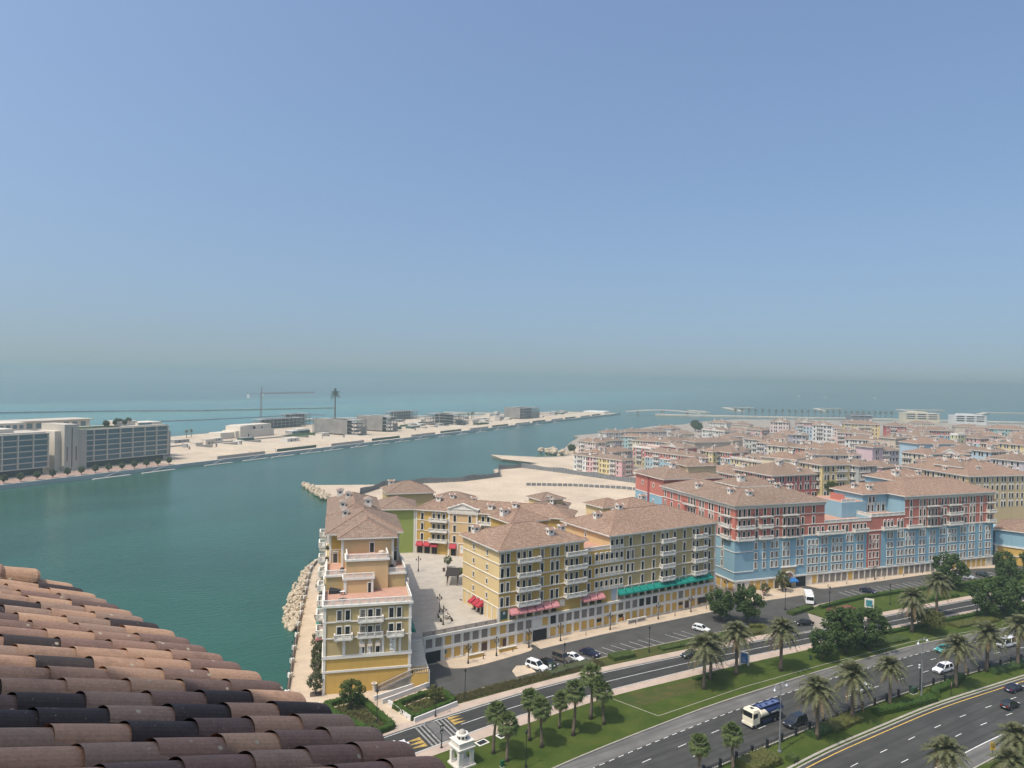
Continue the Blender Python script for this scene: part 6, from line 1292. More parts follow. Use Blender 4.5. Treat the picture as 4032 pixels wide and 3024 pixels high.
def car(label, kind, pm, x, y, rz, z=0.012, name='car', group=None):
    L, W, H, hb, cb, ct, hood, wr = CARS[kind]; t = thing(name, label, 'car' if kind != 'van' else 'van', (x, y, z), rz, group); h2 = L / 2; w2 = W / 2
    def mkbody():
        mb = MB(); prof = [(-h2 + .05, .32), (-h2, .62), (-h2 + .06, hb - .1), (-h2 + .22, hb), (cb[1], hb), (h2 - .75, hood - .02), (h2 - .18, hood - .14), (h2, .62), (h2 - .06, .32)]
        def hw(x_, z_): return (w2 if .45 < z_ < hb - .2 else w2 - .09) * (1 - .10 * max(0, abs(x_) / h2 - .72) / .28)
        lo = [(p[0], -hw(*p), p[1]) for p in prof]; hi = [(p[0], hw(*p), p[1]) for p in prof]; n = len(prof)
        for i in range(n): j = (i + 1) % n; mb.face([lo[i], lo[j], hi[j], hi[i]][::-1])
        mid = (.0, .70); 
        mb.face(lo); mb.face(hi[::-1])
        a, b_ = w2 - .26, w2 - .10
        mb.box(ct[0], ct[1], -a, a, H - .07, H)
        for q in (-1, 1):
            for xb, xt in ((cb[0] + .03, ct[0] + .05), (cb[1] - .04, ct[1] - .05), ((cb[0] + cb[1]) / 2 - .3, (ct[0] + ct[1]) / 2 - .15)): mb.beam((xb, q * (b_ + .01), hb - .02), (xt, q * (a + .0), H - .04), .09, .09)
        return mb.mesh('body', pm)
    def mkglass():
        mb = MB(); a, b_ = w2 - .29, w2 - .12; A_ = [(cb[0], -b_, hb), (cb[1], -b_, hb), (cb[1], b_, hb), (cb[0], b_, hb)]; B_ = [(ct[0], -a, H - .06), (ct[1], -a, H - .06), (ct[1], a, H - .06), (ct[0], a, H - .06)]
        for i in range(4): j = (i + 1) % 4; mb.face([A_[i], A_[j], B_[j], B_[i]])
        return mb.mesh('windows', CARGL)
    put(cached(('cb', kind, pm.name), mkbody), 'body', t); put(cached(('cg', kind), mkglass), 'glazing', t)
    wm, rm = wheel_meshes(wr)
    for sx in (-1, 1):
        for sy in (-1, 1): o = put(wm, 'wheel', t, (sx * (h2 - .92), sy * (w2 - .1), wr)); put(rm, 'rim', o)
    for sy in (-1, 1):
        put(cached('hl', lambda: MB().box(-.12, .04, -.2, .2, -.08, .08).mesh('headlight', HEAD)), 'headlight', t, (h2 - .12, sy * (w2 - .34), .74)); put(cached('tl', lambda: MB().box(-.03, .1, -.16, .16, -.1, .12).mesh('tail_light', TAIL)), 'tail_light', t, (-h2 + .02, sy * (w2 - .32), .82))
    put(cached('pl', lambda: MB().box(-.02, .02, -.26, .26, -.06, .06).mesh('number_plate', WHITE2)), 'number_plate', t, (-h2 - .005, 0, .62)); put(cached('gr', lambda: MB().box(-.02, .03, -.5, .5, -.1, .1).mesh('grille', BLACK)), 'grille', t, (h2 - .01, 0, .58)); return t
PW, PB, PN, PS, PBR, PT = paint('paint_white', (0.78, 0.78, 0.77)), paint('paint_black', (0.012, 0.012, 0.014)), paint('paint_navy', (0.012, 0.016, 0.05)), paint('paint_silver', (0.45, 0.46, 0.47), .3), paint('paint_brown', (0.10, 0.085, 0.07)), paint('paint_turquoise', (0.05, 0.33, 0.30))
PK = R(-72)
car('white off-road wagon parked at the end of the service street bays', 'suv', PW, 85.6, 127.8, PK); car('black sedan parked next to the white off-road wagon', 'sedan', PB, 88.8, 128.2, PK); car('dark brown boxy off-roader parked on the verge side', 'offroad', PBR, 93.0, 128.6, PK); car('white sedan parked beside the boxy brown off-roader', 'sedan', PW, 95.8, 128.0, PK); car('dark blue sedan parked behind the shrubs', 'sedan', PN, 100.6, 128.4, PK)
car('dark grey sedan driving along the near road beside the date palms', 'sedan', paint('paint_slate', (0.03, 0.04, 0.05)), 120.4, 116.6, R(177)); car('white hatchback half hidden by palm fronds in the parking bays', 'hatch', PW, 135.2, 127.4, PK); car('black sedan waiting at the mouth of the side street', 'sedan', PB, 162.6, 117.6, R(160))
car('black minivan driving beside the tanker truck', 'suv', PB, 113.6, 83.6, R(181)); car('white off-road wagon on the highway behind the palm', 'suv', PW, 163.6, 83.2, R(176)); car('white compact car on the highway behind a date palm', 'hatch', PW, 138.2, 86.0, R(179)); car('turquoise taxi with white roof on the highway', 'sedan', PT, 176.2, 89.6, R(174)); car('white delivery van on the highway at the right edge', 'van', PW, 193.4, 83.8, R(174)); car('dark blue sedan heading away on the near carriageway', 'sedan', PN, 166.8, 70.6, R(-3)); car('black hatchback heading away on the near carriageway', 'hatch', PB, 157.2, 67.2, R(-2))
car('navy sedan parked in the bays before the blue block', 'sedan', PN, 205.2, 126.6, R(-83)); car('silver wagon parked near the tall dark tree', 'suv', PS, 249.7, 120.6, R(-83)); car('black car parked left of the silver wagon', 'hatch', PB, 245.0, 121.4, R(-83)); car('dark green car parked right of the silver wagon', 'hatch', paint('paint_green', (0.02, 0.03, 0.025)), 257.5, 118.8, R(-83)); car('white car nosing out beyond the last roof tile on the near road', 'sedan', PW, 46.2, 111.2, R(15))
t = thing('minibus', 'white minibus parked across the service street before the blue block', 'bus', (181.0, 129.6, 0.012), R(-138)); mb = MB(); L, W, H = 6.6, 2.2, 2.75
mb.prism([(-3.3, -1.1), (3.15, -1.1), (3.3, -.9), (3.3, .9), (3.15, 1.1), (-3.3, 1.1)], .4, 2.3); mb.prism([(-3.25, -1.05), (2.9, -1.05), (2.9, 1.05), (-3.25, 1.05)], 2.3, 2.75); mb.build('body', PW, t)
MB().box(3.28, 3.33, -.95, .95, 1.35, 2.35).build('windscreen', CARGL, t)
for q in (-1, 1): MB().box(-2.9, 2.6, q * 1.1 - .02, q * 1.1 + .02, 1.4, 2.25).build('window_band', CARGL, t); MB().box(3.28, 3.34, q * .8 - .18, q * .8 + .18, .75, .98).build('headlight', HEAD, t)
wm, rm = wheel_meshes(.39)
for sx in (-2.1, 2.1):
    for sy in (-.95, .95): o = put(wm, 'wheel', t, (sx, sy, .39)); put(rm, 'rim', o)
# tanker truck
t = thing('tanker_truck', 'cream and navy blue tanker truck driving on the highway', 'truck', (109.6, 87.4, 0.012), R(180.5)); CREAM = paint('truck_cream', (0.72, 0.66, 0.50), .35); NAVY = paint('tank_navy', (0.012, 0.02, 0.085), .3)
mb = MB(); mb.prism([(2.6, -1.22), (4.45, -1.22), (4.62, -1.0), (4.62, 1.0), (4.45, 1.22), (2.6, 1.22)], .75, 2.0); mb.prism([(2.6, -1.2), (4.4, -1.2), (4.5, -1.0), (4.5, 1.0), (4.4, 1.2), (2.6, 1.2)], 2.0, 3.0); mb.prism([(2.65, -1.1), (4.2, -1.1), (4.2, 1.1), (2.65, 1.1)], 3.0, 3.25); mb.build('cab', CREAM, t)
MB().box(4.46, 4.56, -1.02, 1.02, 1.95, 2.8).build('windscreen', CARGL, t); MB().box(4.5, 4.75, -1.05, 1.05, 2.85, 2.98).build('sun_visor', BLACK, t); MB().box(3.1, 3.7, -.3, .3, 3.25, 3.32).build('roof_hatch', BLACK, t); MB().box(4.55, 4.68, -1.2, 1.2, .5, .95).build('bumper', CREAM, t)
for q in (-1, 1): MB().box(3.2, 4.3, q * 1.21 - .02, q * 1.21 + .02, 1.95, 2.75).build('side_window', CARGL, t); MB().box(4.6, 4.72, q * .9 - .2, q * .9 + .2, .7, .9).build('headlight', HEAD, t); MB().box(4.35, 4.5, q * 1.35 - .08, q * 1.35 + .08, 2.0, 2.6).build('mirror', BLACK, t)
tk = MB(); n = 18; xs = [2.2, 2.05, .2, -1.0, -4.05, -4.2]; sc_ = [.85, 1, 1, 1, 1, .85]
for a, (x_, k_) in enumerate(zip(xs, sc_)):
    for k in range(n): q = 2 * math.pi * k / n; tk.v.append((x_ + (.9 * (math.sin(q) + 0) if a == 2 else 0), 1.2 * k_ * math.cos(q), 2.15 + .95 * k_ * math.sin(q)))
for a in range(5):
    for k in range(n): k2 = (k + 1) % n; tk.f.append((a * n + k, a * n + k2, (a + 1) * n + k2, (a + 1) * n + k)); tk.m.append(0 if a < 2 else 1)
tk.f.append(tuple(range(n - 1, -1, -1))); tk.m.append(0); tk.f.append(tuple(range(5 * n, 6 * n))); tk.m.append(1); tk.build('tank', [CREAM, NAVY], t, smooth=False)
mb = MB(); mb.box(-3.9, 1.9, -.75, .75, 3.05, 3.12, 0); 
for y in (-.78, .78): mb.box(-4.0, 2.0, y - .05, y + .05, 3.05, 3.3, 1)
for x in (-3.9, 1.9): mb.box(x - .05, x + .05, -.78, .78, 3.05, 3.3, 1)
mb.build('walkway', [paint('walkway_blue', (0.09, 0.12, 0.23), .5), NAVY], t)
for x in (-2.4, -.6, 1.0): MB().frus(x, 0, 3.12, .28, 3.3, .24, 12).build('hatch', NAVY, t)
MB().box(-4.2, 2.6, -.5, .5, .75, 1.15).build('chassis', BLACK, t); MB().box(-3.9, 2.2, -1.2, 1.2, 1.05, 1.22).build('tank_cradle', BLACK, t); MB().box(-.9, 1.6, -1.2, -.8, .55, 1.05).build('side_locker', NAVY, t); MB().box(-.9, 1.6, .8, 1.2, .55, 1.05).build('side_locker', NAVY, t)
wm, rm = wheel_meshes(.5)
for sx in (3.6, -1.7, -3.0):
    for sy in (-1.05, 1.05): o = put(wm, 'wheel', t, (sx, sy, .5)); put(rm, 'rim', o)
text('woqod', .62, WHITE2, t, (-1.35, 1.24, 1.95), (R(90), 0, R(180)), 'lettering'); text('وقود', .62, WHITE2, t, (-3.1, 1.24, 1.95), (R(90), 0, R(180)), 'lettering'); MB().frus(0, 0, 0, .22, .02, .22, 10).build('emblem', paint('emblem_green', (0.1, 0.4, 0.2)), t, (-2.35, 1.24, 2.2), (R(-90), 0, 0))

# ================================================================ street furniture
def lantern(mb, x, y, z, s=1.0): mb.lathe([(z, .05 * s), (z + .08 * s, .16 * s), (z + .45 * s, .24 * s), (z + .5 * s, .27 * s), (z + .72 * s, .1 * s), (z + .9 * s, .02 * s)], 8, 0, x, y)
def lamp_meshes(h):
    a = MB().lathe([(0, .24), (.12, .24), (.14, .17), (.6, .15), (.65, .1), (.9, .075), (h, .06)], 10).mesh('pole', BLACK); b_ = MB(); lantern(b_, 0, 0, h); return a, b_.mesh('lantern', BLACK)
LP = lamp_meshes(5.4)
for i, (x, y, l) in enumerate([(65.1, 122.1, 'beside the driveway planter'), (57.2, 118.7, 'at the zebra crossing'), (90.1, 123.8, 'behind the parked white wagon'), (46.9, 121.7, 'rising from the planter nearest the tiled roof'), (113.6, 122.9, 'beside the empty parking bays'), (149.1, 130.5, 'among the dark island trees'), (168.4, 127.9, 'where the service street turns to the blue block'), (176.9, 120.2, 'beside the pink flowering shrubs'), (199.5, 116.4, 'on the far verge before the car park hedge'), (239.3, 115.7, 'by the silver wagon'), (257.2, 112.0, 'near the light green tree'), (180.7, 122.7, 'near the minibus'), (215.8, 101.0, 'under the street trees at the right edge'), (62.5, 95.9, 'at the bottom edge of the lawn')]):
    t = thing('street_lamp', 'black single lantern street lamp %s' % l, 'street lamp', (x, y, 0.1), 0, 'single lantern street lamps', sc=1.0 if i < 7 else 1.0); put(LP[0], 'pole', t); put(LP[1], 'lantern', t)
CL = MB().lathe([(0, .26), (.15, .26), (.17, .18), (.7, .16), (.75, .1), (3.9, .06)], 10).mesh('pole', BLACK); cb_ = MB()
for k in range(4):
    a = math.pi / 2 * k; x, y = .62 * math.cos(a), .62 * math.sin(a); cb_.tube([(0, 0, 3.1), (x * .6, y * .6, 2.95), (x, y, 3.25)], .035, 5); 
arms = cb_.mesh('arm', BLACK); lb = MB(); lantern(lb, 0, 0, 0, .75); lant = lb.mesh('lantern', M('lantern_bronze', (0.09, 0.08, 0.065), .5))
spots = [(73.9, 137.4, 0.13), (81.5, 138.1, .13), (90.6, 138.7, .13), (99.6, 138.6, .13), (115.1, 138.9, .13), (131.4, 139.0, .13), (143.5, 139.1, .13), (75.3, 155.2, 6), (72.3, 146.9, 6), (85.6, 191, 6), (220.4, 133.8, .13), (165.2, 146.2, .13)]
for i, (x, y, z) in enumerate(spots):
    l = 'on the yellow block pavement, %s from the stairs' % ordn(i) if i < 7 else ['standing among the plaza benches', 'at the plaza edge above the retaining wall', 'in front of the lime green wall', 'on the pavement of the blue block', 'at the corner of the side street'][i - 7]
    t = thing('cluster_lamp', 'iron cluster lantern lamp %s' % l, 'street lamp', (x, y, z), 0.3 * i, 'cluster lamps'); put(CL, 'pole', t); put(arms, 'arm', t); put(lant, 'lantern', t, (0, 0, 3.9))
    for k in range(4): a = math.pi / 2 * k; put(lant, 'lantern', t, (.62 * math.cos(a), .62 * math.sin(a), 3.25))
bol = MB().lathe([(0, .13), (.1, .13), (.12, .08), (.7, .07), (.74, .1), (.8, .1), (.92, .02)], 8).mesh('bollard', BLACK)
for i, (x, y) in enumerate([(78.0, 137.9), (86.1, 138.5), (107.3, 138.7), (123.6, 138.9), (137.3, 138.8), (149.5, 139.1), (199.0, 135.8), (207.6, 135.2), (216.1, 134.1), (224.1, 132.9), (233.2, 131.7), (242.4, 130.6), (54.7, 119.0), (52.7, 119.2)]):
    tag(put(bol, 'bollard', None, (x, y, .13), 0), 'short black bollard %s' % (('on the pavement before the yellow block, %s from the stairs' % ordn(i)) if i < 6 else ('on the pavement before the blue block, %s from its corner' % ordn(i - 6)) if i < 12 else ['by the zebra crossing on the planter side', 'by the zebra crossing nearest the tiled roof'][i - 12]), 'bollard', 'black bollards')
# promenade parapet with lamps and rock revetment
edge = [(30.5, 126), (35.6, 140.8), (38.2, 148.8), (40.5, 156.2), (42.8, 163.5), (45.4, 171.2), (47.8, 178.6), (50.6, 186.8), (52.4, 192.2), (54.9, 199.4), (57.5, 207.2), (59.9, 214.4), (62.6, 222.2), (65.3, 229.4), (69.0, 236.6), (74, 243.5)]
wm_ = MB(); t = thing('sea_wall', 'low brown sea wall with white pillars along the promenade', 'wall'); 
for i, (a, b_) in enumerate(zip(edge, edge[1:])):
    MB().beam((*a, .45), (*b_, .45), .25, .8).build('parapet', M('parapet_brown', (0.16, 0.12, 0.10), .9, .15, .5), t)
for i, (x, y) in enumerate(edge):
    MB().box(-.4, .4, -.4, .4, 0, 1.0).build('pillar', WHITE, t, (x, y, .1), R(20))
    if i == 0: continue
    q = thing('promenade_lamp', 'black lamp post on the sea wall, %s from the tiled roof' % ordn(i - 1), 'street lamp', (x, y, 1.1), 0, 'lamp posts along the sea wall', sc=.62); put(LP[0], 'pole', q); put(LP[1], 'lantern', q)
def rock_meshes():
    out = []
    for s in range(6):
        r = random.Random(50 + s); mb = MB(); n = 7; rows = []
        for i in range(5):
            el = -math.pi / 2 + math.pi * i / 4; rows.append([((math.cos(el) * math.cos(2 * math.pi * k / n)) * r.uniform(.7, 1.15), (math.cos(el) * math.sin(2 * math.pi * k / n)) * r.uniform(.7, 1.15), math.sin(el) * .7 * r.uniform(.8, 1.1)) for k in range(n)])
        for i in range(4):
            for k in range(n): k2 = (k + 1) % n; mb.face([rows[i][k], rows[i][k2], rows[i + 1][k2], rows[i + 1][k]])
        out.append(mb.mesh('stone', M('revetment_stone', (0.52, 0.43, 0.31), .95, .2, .6, fine=.2)))
    return out
RK = rock_meshes(); rr = random.Random(3)
t = thing('rock_revetment', 'slope of pale boulders below the promenade at the water', 'rocks')
outer = [(46.6, 180.5), (45.8, 184), (47.2, 193), (52, 207), (57.0, 219.5), (64, 235), (72, 247)]; inner = [(48.0, 180), (49.6, 185), (52.2, 192.5), (56.5, 206), (61, 219), (67, 234), (75, 245)]
for i in range(260):
    u = i / 260 * 5.999; k = int(u); f_ = u - k; a = V(*outer[k], WZ - .1).lerp(V(*outer[k + 1], WZ - .1), f_); b_ = V(*inner[k], .2).lerp(V(*inner[k + 1], .2), f_); p = a.lerp(b_, rr.random()); s = rr.uniform(.45, .8)
    o = put(RK[i % 6], 'stone', t, p, (rr.random() * 6, rr.random() * 6, rr.random() * 6), s)
mb = MB(); 
for k in range(6): mb.face([(*outer[k], WZ - .5), (*outer[k + 1], WZ - .5), (*inner[k + 1], -.3), (*inner[k], -.3)])
mb.build('rubble_bed', M('revetment_stone', (0.52, 0.43, 0.31)), t)
t = thing('rock_groyne', 'tapering spit of pale boulders at the end of the small beach', 'rocks')
for i in range(150):
    u = i / 150; p = V(112.6, 412, 0).lerp(V(111.5, 362, 0), u); w = 1.5 + 2.5 * u; put(RK[i % 6], 'stone', t, (p.x + rr.uniform(-w, w * .6), p.y + rr.uniform(-1.5, 1.5), rr.uniform(-1.2, .3)), (rr.random() * 6, rr.random() * 6, rr.random() * 6), rr.uniform(.8, 1.5))
t = thing('rock_groyne', 'small mound of boulders by the canal row houses', 'rocks')
for i in range(60): put(RK[i % 6], 'stone', t, (352 + rr.uniform(-9, 14), 498 + rr.uniform(-14, 22), rr.uniform(-.8, 1.2)), (rr.random() * 6, rr.random() * 6, 0), rr.uniform(1.2, 2.6))
# hoarding around the sandy site
HOARD = M('hoarding_grey', (0.17, 0.18, 0.185), .8, .15, .3); t = thing('site_fence', 'long wavy grey hoarding around the sandy building site', 'fence'); path = [(110, 300), (116, 330), (128, 362), (150, 383), (175, 384), (200, 382), (230, 390), (240, 408), (247, 421), (268, 424), (275, 402), (282, 378), (288, 352), (294, 329), (292, 300), (270, 262)]
pm_ = MB().box(0, 1, -.06, .06, 0, 1).mesh('panel', HOARD); k = 0
for a, b_ in zip(path, path[1:]):
    L = math.hypot(b_[0] - a[0], b_[1] - a[1]); n = max(1, round(L / 2.6)); an = math.atan2(b_[1] - a[1], b_[0] - a[0])
    for i in range(n):
        k += 1; o = put(pm_, 'panel', t, (a[0] + (b_[0] - a[0]) * i / n, a[1] + (b_[1] - a[1]) * i / n, 0), an, (L / n * .94, 1, 3.0 + .45 * math.sin(k * .55)))
for lab, pts in (('short lattice barrier across the sandy site', [(176, 262), (214, 318)]), ('long row of low barriers on the sandy site before the hoarding', [(226, 352), (250, 338), (270, 318), (280, 300)])):
    t = thing('site_barrier', lab, 'barrier')
    for a, b_ in zip(pts, pts[1:]):
        L = math.hypot(b_[0] - a[0], b_[1] - a[1]); n = int(L / 3); an = math.atan2(b_[1] - a[1], b_[0] - a[0])
        for i in range(n): put(pm_, 'panel', t, (a[0] + (b_[0] - a[0]) * i / n, a[1] + (b_[1] - a[1]) * i / n, 0), an, (L / n * .85, 1, 1.6))
t = thing('rubble_heap', 'scattered dark debris on the sandy site', 'debris')
for i in range(110): put(RK[i % 6], 'stone', t, (174 + rr.gauss(0, 9), 292 + rr.gauss(0, 16), 0), (0, 0, rr.random() * 6), rr.uniform(.3, 1.1))
# iron fence in the median
t = thing('iron_fence', 'black iron fence with posts along the highway median', 'fence'); post = MB().box(-.16, .16, -.16, .16, 0, 1.45).box(-.22, .22, -.22, .22, 1.45, 1.58).mesh('post', BLACK); pk = MB(); x = 86.0
while x < 200:
    for q in range(9): xx = x + .4 * (q + 1); pk.box(xx - .018, xx + .018, FEN(xx) - .55, FEN(xx) - .51, .1, 1.25)
    for z in (.3, 1.1): pk.beam((x, FEN(x) - .53, z), (x + 4, FEN(x + 4) - .53, z), .05, .05)
    put(post, 'post', t, (x, FEN(x) - .53, .1)); x += 4.0
struct(pk.build('picket_rail', BLACK, t), 'stuff')
# highway lamps, signs, boxes
def hw_lamp(label, x, y, h, rz=0.0):
    t = thing('highway_lamp', label, 'street lamp', (x, y, .1), rz, 'double armed highway lamps'); mb = MB(); mb.lathe([(0, .35), (.3, .35), (.35, .2), (1.2, .16), (h, .08)], 10); mb.build('pole', GREYM, t)
    for s in (-1, 1): mb = MB(); mb.tube([(0, 0, h - .2), (s * .6, 0, h + .35), (s * 1.4, 0, h + .3), (s * 1.75, 0, h - .1)], .05, 6); mb.build('arm', GREYM, t); mb = MB(); mb.lathe([(h - .7, .02), (h - .62, .36), (h - .5, .38), (h - .2, .14), (h - .05, .05)], 12, 0, s * 1.75, 0); mb.build('lamp_head', GREYM, t)
hw_lamp('double armed grey highway lamp between the tanker and the black minivan', 102.8, 78.6, 11.5, R(5)); hw_lamp('double armed grey highway lamp beside the green cabinet', 146.6, 78.6, 11.5, R(2))
t = thing('camera_pole', 'black pole with cameras beside the grey highway lamp', 'pole', (149.1, 80.3, .1)); MB().lathe([(0, .2), (.8, .18), (.9, .1), (5.4, .08)], 8).build('pole', BLACK, t)
for z in (4.7, 5.2): MB().box(-.5, -.1, -.12, .12, z, z + .25).build('camera_box', WHITE2, t)
t = thing('control_cabinet', 'dark green control cabinet at the foot of the highway lamp', 'cabinet', (146.6, 80.2, .1)); MB().box(-.8, .8, -.4, .4, .1, 1.3).build('body', M('cabinet_green', (0.03, 0.06, 0.035), .6), t); MB().box(-.9, .9, -.5, .5, 0, .1).build('base', CONC, t)
t = thing('control_cabinet', 'small green cabinet on the lawn near the stone pavilion', 'cabinet', (59.3, 98.0, .1)); MB().box(-.3, .3, -.25, .25, .05, 1.0).build('body', M('cabinet_green2', (0.02, 0.10, 0.04), .6), t); MB().box(-.36, .36, -.3, .3, 0, .06).build('base', CONC, t)
t = thing('litter_bin', 'small green bin on the lawn by the dark tree clump', 'bin', (143.3, 101.8, .1)); MB().lathe([(0, .25), (.8, .3), (.82, .33), (.95, .33)], 10).build('body', M('cabinet_green', (0.03, 0.06, 0.035), .6), t)
t = thing('round_sign', 'round white traffic sign on a black post beside the highway', 'sign', (152.3, 75.8, .1), R(20)); MB().lathe([(0, .07), (2.3, .05)], 8).build('post', BLACK, t); mb = MB(); mb.frus(0, 0, 0, .5, .03, .5, 20); mb.build('disc', M('sign_red', (0.35, 0.02, 0.02), .5), t, (0, -.04, 2.3), (R(90), 0, 0)); MB().frus(0, 0, 0, .42, .035, .42, 20).build('face', WHITE2, t, (0, -.05, 2.3), (R(90), 0, 0)); MB().box(-.28, .28, -.1, -.088, 2.24, 2.34).build('bar', BLACK, t)
t = thing('warning_sign', 'yellow rectangular sign on a post in the bottom corner', 'sign', (133.6, 59.6, .1), R(-20)); MB().lathe([(0, .05), (2.4, .04)], 8).build('post', BLACK, t); sg = MB().box(-.5, .5, -.08, -.04, 1.2, 2.5).build('board', M('sign_yellow', (0.75, 0.42, 0.02), .5), t)
for z in (1.5, 1.8, 2.1): MB().box(-.35, .35, -.09, -.08, z, z + .1).build('symbol_bar', BLACK, sg)
t = thing('sign_board', 'blue information board in a pale stone frame on the lawn', 'sign', (127.2, 107.0, .1), R(-30)); MB().box(-1.1, -.75, -.2, .2, 0, 3.1).build('frame_post', STONE, t); MB().box(.75, 1.1, -.2, .2, 0, 2.6).build('frame_post', STONE, t); MB().beam((-1.0, 0, 3.1), (1.0, 0, 2.65), .4, .2).build('frame_top', STONE, t); bd = MB().box(-.75, .75, -.1, .1, .5, 2.7).build('board', M('board_blue', (0.05, 0.16, 0.38), .5), t)
for i in range(4): MB().box(-.5, .5 - .15 * i, -.12, -.1, .8 + .3 * i, .86 + .3 * i).build('text_line', WHITE2, bd)
t = thing('sign_board', 'white framed board with turquoise picture behind the tree clump', 'sign', (191.3, 117.6, .1), R(-55)); MB().box(-1.2, 1.2, -.2, .2, 0, 2.6).build('frame', STONE, t); MB().box(-.8, .8, -.23, -.2, .4, 2.2).build('board', M('board_teal', (0.05, 0.22, 0.25), .5, .4, 1.5), t)
t = thing('sign_board', 'green and white totem sign beside the parked wagon', 'sign', (86.9, 124.2, .15), R(-25)); MB().box(-.55, .55, -.25, .25, 0, 2.2).build('body', M('cabinet_green', (0.03, 0.06, 0.035), .6), t); fc = MB().box(-.5, .0, -.28, -.25, .5, 2.0).build('face', WHITE2, t); MB().box(-.4, -.1, -.3, -.28, 1.1, 1.5).build('logo', BLACK, fc)
t = thing('traffic_sign', 'triangular warning sign on a post at the side street', 'sign', (164.6, 143.0, .13), R(-30)); MB().lathe([(0, .3), (.2, .12), (2.6, .05)], 8).build('post', BLACK, t); mb = MB(); mb.face([(-.5, -.06, 2.3), (.5, -.06, 2.3), (0, -.06, 3.2)]); mb.build('plate', M('plate_red', (0.30, 0.05, 0.04), .5), t); mb = MB(); mb.face([(-.3, -.07, 2.42), (.3, -.07, 2.42), (0, -.07, 2.95)]); mb.build('plate_face', WHITE2, t)
t = thing('traffic_sign', 'no entry sign in the paved square before the blue block', 'sign', (171.0, 137.3, .13), R(-30)); MB().lathe([(0, .3), (.2, .12), (2.3, .05)], 8).build('post', BLACK, t); MB().frus(0, 0, 0, .4, .03, .4, 18).build('disc', M('sign_red', (0.35, 0.02, 0.02), .5), t, (0, -.05, 2.2), (R(90), 0, 0)); MB().box(-.27, .27, -.1, -.082, 2.13, 2.27).build('bar', WHITE2, t)
t = thing('crossing_sign', 'black post with two small white pennant signs at the zebra crossing', 'sign', (53.3, 108.1, .13)); MB().lathe([(0, .28), (.25, .12), (3.2, .05)], 8).build('post', BLACK, t)
for z in (2.5, 3.3): MB().box(-.28, .28, -.03, .03, z, z + .55).build('plate', BLACK, t); mb = MB(); mb.face([(-.2, -.04, z + .05), (.2, -.04, z + .05), (0, -.04, z + .5)]); mb.build('symbol', WHITE2, t)
for i, (x, y) in enumerate(((64.5, 106.6), (60.1, 106.2))):
    t = thing('manhole', ['square manhole with white rim on the lawn under the fan palms', 'square manhole with white rim on the lawn nearest the pavilion'][i], 'manhole', (x, y, .11), R(10)); MB().box(-1.1, 1.1, -.8, .8, 0, .06).build('rim', WHITE, t); MB().box(-.85, .85, -.55, .55, .06, .075).build('cover', DARK, t)
# stone pavilion tower on the lawn
t = thing('stone_pavilion', 'small white stone pavilion with four legs and a domed octagon top', 'monument', (54.0, 102.0, .1), R(5))
MB().box(-1.7, 1.7, -1.7, 1.7, 0, .25).build('base', STONE, t)
PAV = M('pavilion_white', (0.70, 0.66, 0.58), .85, .06, .8, streak=.2)
for x in (-1.15, 1.15):
    for y in (-1.15, 1.15): MB().box(x - .28, x + .28, y - .28, y + .28, .25, 2.5).box(x - .36, x + .36, y - .36, y + .36, .25, .5).build('leg', PAV, t)
mb = MB(); mb.box(-1.43, 1.43, -1.43, 1.43, 2.75, 3.0)
for q in range(4):
    for i in range(6):
        a, b_ = math.pi * i / 6, math.pi * (i + 1) / 6; c, s = [(1, 0), (0, 1), (-1, 0), (0, -1)][q]
        def rot(x, y, z): return (x * c - y * s, x * s + y * c, z)
        mb.face([rot(.87 * math.cos(a), -1.4, 2.0 + .62 * math.sin(a)), rot(.87 * math.cos(a), -1.4, 2.76), rot(.87 * math.cos(b_), -1.4, 2.76), rot(.87 * math.cos(b_), -1.4, 2.0 + .62 * math.sin(b_))])
mb.build('arch', PAV, t); MB().box(-1.65, 1.65, -1.65, 1.65, 3.0, 3.15).build('cornice', PAV, t); MB().box(-1.35, 1.35, -1.35, 1.35, 3.15, 4.0).build('frieze', PAV, t); MB().box(-1.5, 1.5, -1.5, 1.5, 4.0, 4.12).build('cornice', PAV, t)
for q in range(4): MB().box(-.85, .85, -1.38, -1.35, 3.35, 3.8).build('panel', STONE, t, (0, 0, 0), R(90 * q))
MB().frus(0, 0, 4.12, .85, 4.85, .85, 8).build('drum', PAV, t); MB().frus(0, 0, 4.85, 1.1, 5.05, 1.05, 8).build('drum_cornice', PAV, t); MB().ball((0, 0, 5.02), .62, 0, 14, 5, True).build('dome', M('dome_stone', (0.42, 0.38, 0.33), .8, .12, 2), t, smooth=True)
for q in range(8): MB().box(-.16, .16, -.83, -.78, 4.3, 4.7).build('niche', DARK, t, (0, 0, 0), R(45 * q + 22.5))
